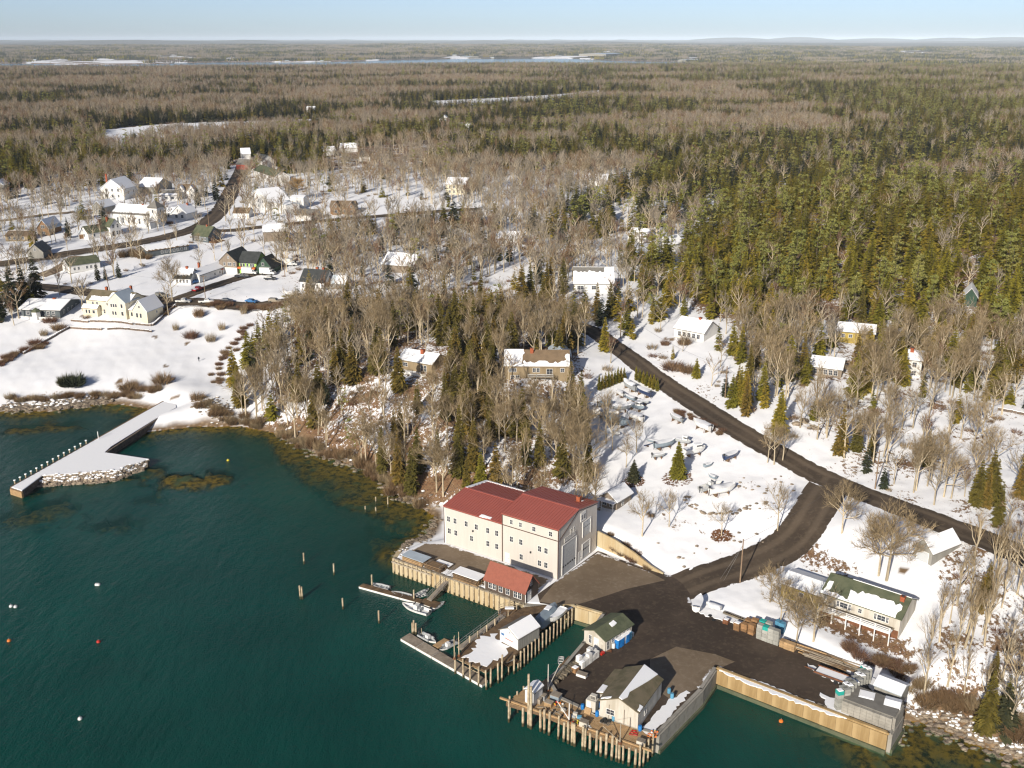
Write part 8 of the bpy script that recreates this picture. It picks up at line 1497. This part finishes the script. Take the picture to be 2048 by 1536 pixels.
# ---------------------------------------------------------------- vehicles
_car = {}
def car_meshes(kind, paint):
    k = (kind, paint)
    if k in _car: return _car[k]
    if kind == 'pickup': L, prof = 5.6, [(-2.8, 0.45), (-2.8, 1.02), (-0.75, 1.05), (-0.65, 1.05), (-0.45, 1.72), (0.75, 1.76), (1.35, 1.12), (2.65, 1.02), (2.8, 0.8), (2.8, 0.42)]; gl = [(-0.55, 1.15), (-0.4, 1.66), (0.7, 1.68), (1.2, 1.15)]
    elif kind == 'car': L, prof = 4.6, [(-2.3, 0.4), (-2.3, 0.9), (-2.0, 1.0), (-1.2, 1.42), (0.35, 1.45), (1.15, 0.98), (2.15, 0.85), (2.3, 0.65), (2.3, 0.38)]; gl = [(-1.6, 1.05), (-1.1, 1.36), (0.3, 1.38), (0.95, 1.02)]
    elif kind == 'suv': L, prof = 4.7, [(-2.35, 0.45), (-2.35, 1.05), (-2.15, 1.65), (0.4, 1.7), (1.1, 1.08), (2.2, 0.98), (2.35, 0.8), (2.35, 0.42)]; gl = [(-2.1, 1.1), (-1.95, 1.58), (0.35, 1.6), (0.92, 1.12)]
    else: L, prof = 6.4, [(-3.2, 0.6), (-3.2, 3.0), (1.2, 3.0), (1.25, 2.2), (2.1, 2.15), (2.6, 1.35), (3.1, 1.2), (3.2, 0.9), (3.2, 0.5)]; gl = [(1.5, 1.4), (1.5, 2.02), (2.05, 2.02), (2.45, 1.4)]
    w = 0.92 if kind != 'van' else 1.1; n = len(prof); b = MB(); vs = []
    for y in (-w, w):
        for x, z in prof: tw = 0.86 if z > 1.25 and kind != 'van' else 1.0; vs.append((x, y * tw, z))
    b.add(vs, [tuple(range(n)), tuple(range(2 * n - 1, n - 1, -1))] + [(i, n + i, n + (i + 1) % n, (i + 1) % n) for i in range(n)]); body = b.mesh('body', paint)
    m = len(gl); side = []
    for y in (-w * 0.965, w * 0.965):
        g = MB(); ys = [y * (0.96 if z < 1.3 else 0.915) if kind != 'van' else y * 1.04 for x, z in gl]; sg = 0.02 if y > 0 else -0.02; g.add([(x, yy + sg, z) for (x, z), yy in zip(gl, ys)], [tuple(range(m)) if y < 0 else tuple(range(m - 1, -1, -1))]); side.append(g.mesh('side_glass', 'glass'))
    i0 = [i for i in range(n) if prof[i][1] == max(p[1] for p in prof)][-1]
    ws = MB(); (xa, za), (xb, zb) = (prof[i0], prof[i0 + 1]) if kind != 'van' else ((2.1, 2.15), (2.6, 1.35)); ws.add([(xa + 0.03, -w * 0.78, za - 0.05), (xa + 0.03, w * 0.78, za - 0.05), (xb + 0.0, w * 0.82, zb + 0.09), (xb + 0.0, -w * 0.82, zb + 0.09)], [(3, 2, 1, 0)]); wsm = ws.mesh('windscreen', 'glass')
    whl = MB().tube((0, -0.11, 0), (0, 0.11, 0), 0.34 if kind != 'van' else 0.42, n=12).mesh('wheel', 'black'); lamp = MB().box((0, 0, 0), (0.06, 0.3, 0.16)).mesh('headlight', 'gel'); tl = MB().box((0, 0, 0), (0.06, 0.2, 0.22)).mesh('tail_light', 'red')
    _car[k] = (L, w, body, side, wsm, whl, lamp, tl); return _car[k]
def vehicle(label, px, py, kind, paint, A=None, flip=False, snow=False):
    p = ground(px, py); q = ground(*A); d = (q - p)[:2]; rz = math.atan2(d[1], d[0]) + (math.pi if flip else 0); L, w, body, side, wsm, whl, lamp, tl = car_meshes(kind, paint)
    t = thing({'van': 'box_van', 'pickup': 'pickup_truck', 'car': 'parked_car', 'suv': 'parked_car'}[kind], label, {'van': 'van', 'pickup': 'truck', 'car': 'car', 'suv': 'car'}[kind], (p[0], p[1], p[2] + 0.12), rz); link('body', body, t); [link('side_glass', q, t) for q in side]; link('windscreen', wsm, t)
    for x in (-L * 0.30, L * 0.31):
        for y in (-w, w): link('wheel', whl, t, loc=(x, y * 0.93, 0.34))
    for y in (-0.65, 0.65): link('headlight', lamp, t, loc=(L / 2, y, 0.72)); link('tail_light', tl, t, loc=(-L / 2, y, 0.8))
    if kind == 'pickup': MB().box((-1.75, 0, 1.05), (1.9, 1.5, 0.06)).build('bed_snow' if snow else 'bed_floor', 'snow' if snow else 'darksteel', t)
    if snow and kind != 'pickup': MB().box((-0.4, 0, 1.48), (1.6, 1.3, 0.1), 0, 0, 0.9).build('roof_snow', 'snow', t)
    return t
vehicle('white pickup nearest the bare street tree', 367, 606, 'pickup', 'paint_white', (420, 607)); vehicle('second white pickup parked by the pole', 413, 606, 'pickup', 'paint_white', (470, 607)); vehicle('dark car behind the hedge on the street', 453, 605, 'car', 'paint_dark', (500, 606)); vehicle('blue car half hidden by the long hedge', 503, 606, 'car', 'paint_blue', (560, 606)); vehicle('pale tan car at the end of the hedge', 550, 605, 'suv', 'paint_tan', (600, 606)); vehicle('grey car on the snowy verge left of the tree', 323, 594, 'suv', 'paint_grey', (360, 597), snow=True); vehicle('dark red truck climbing the side street', 396, 582, 'pickup', 'paint_red', (430, 569), snow=True); vehicle('white box van in front of the green shop', 500, 549, 'van', 'paint_white', (540, 550)); vehicle('second white van right of the shop', 536, 550, 'van', 'paint_white', (575, 551)); vehicle('dark car in front of the vans', 540, 560, 'car', 'paint_dark', (580, 560)); vehicle('dark pickup beside the shop entrance', 484, 556, 'pickup', 'paint_dark', (520, 556)); vehicle('white camper van behind the shop', 580, 532, 'van', 'paint_white', (620, 531)); vehicle('blue car tucked beside the white cape', 392, 566, 'car', 'paint_blue', (415, 560))
# ---------------------------------------------------------------- one walker on the lawn
def walker(px, py):
    p = ground(px, py); me = bpy.data.meshes.new('person'); V = [(0, 0, 0.95), (0, 0, 1.2), (0, 0, 1.42), (0, 0.02, 1.52), (0, 0.03, 1.66), (0.10, 0, 0.9), (0.12, 0.10, 0.5), (0.12, 0.0, 0.08), (0.12, 0.14, 0.03), (-0.10, 0, 0.9), (-0.12, -0.06, 0.5), (-0.12, -0.22, 0.08), (-0.12, -0.08, 0.03), (0.21, 0, 1.38), (0.28, -0.06, 1.1), (0.27, 0.06, 0.86), (-0.21, 0, 1.38), (-0.28, 0.06, 1.1), (-0.27, 0.16, 0.88)]
    Ed = [(0, 1), (1, 2), (2, 3), (3, 4), (0, 5), (5, 6), (6, 7), (7, 8), (0, 9), (9, 10), (10, 11), (11, 12), (2, 13), (13, 14), (14, 15), (2, 16), (16, 17), (17, 18)]; Rr = [0.17, 0.18, 0.15, 0.06, 0.115, 0.11, 0.075, 0.05, 0.045, 0.11, 0.075, 0.05, 0.045, 0.085, 0.06, 0.045, 0.085, 0.06, 0.045]
    me.from_pydata(V, Ed, []); me.materials.append(M['paint_dark']); o = link('person', me, None, 'person in dark clothing walking across the snowy lawn', 'person', loc=tuple(p), rz=0.6); o.modifiers.new('skin', 'SKIN')
    for i, s in enumerate(me.skin_vertices[0].data): s.radius = (Rr[i], Rr[i]); s.use_root = i == 0
    o.modifiers.new('sub', 'SUBSURF').levels = 1; o.modifiers['sub'].render_levels = 2; return o
walker(398, 723)
# ---------------------------------------------------------------- haze
hb = MB().bx(-66000, 66000, -2000, 70000, -14, 250); hz = hb.mesh('haze', 'snow'); hz.materials.clear()
m, nt, o = NT('haze_air'); pv = N(nt, 'ShaderNodeVolumePrincipled'); pv.inputs['Color'].default_value = (0.72, 0.85, 1.0, 1); pv.inputs['Density'].default_value = 2.8e-5; pv.inputs['Anisotropy'].default_value = -0.3; nt.links.new(pv.outputs[0], o.inputs['Volume'])
hz.materials.append(m); link('haze', hz, kind='stuff')
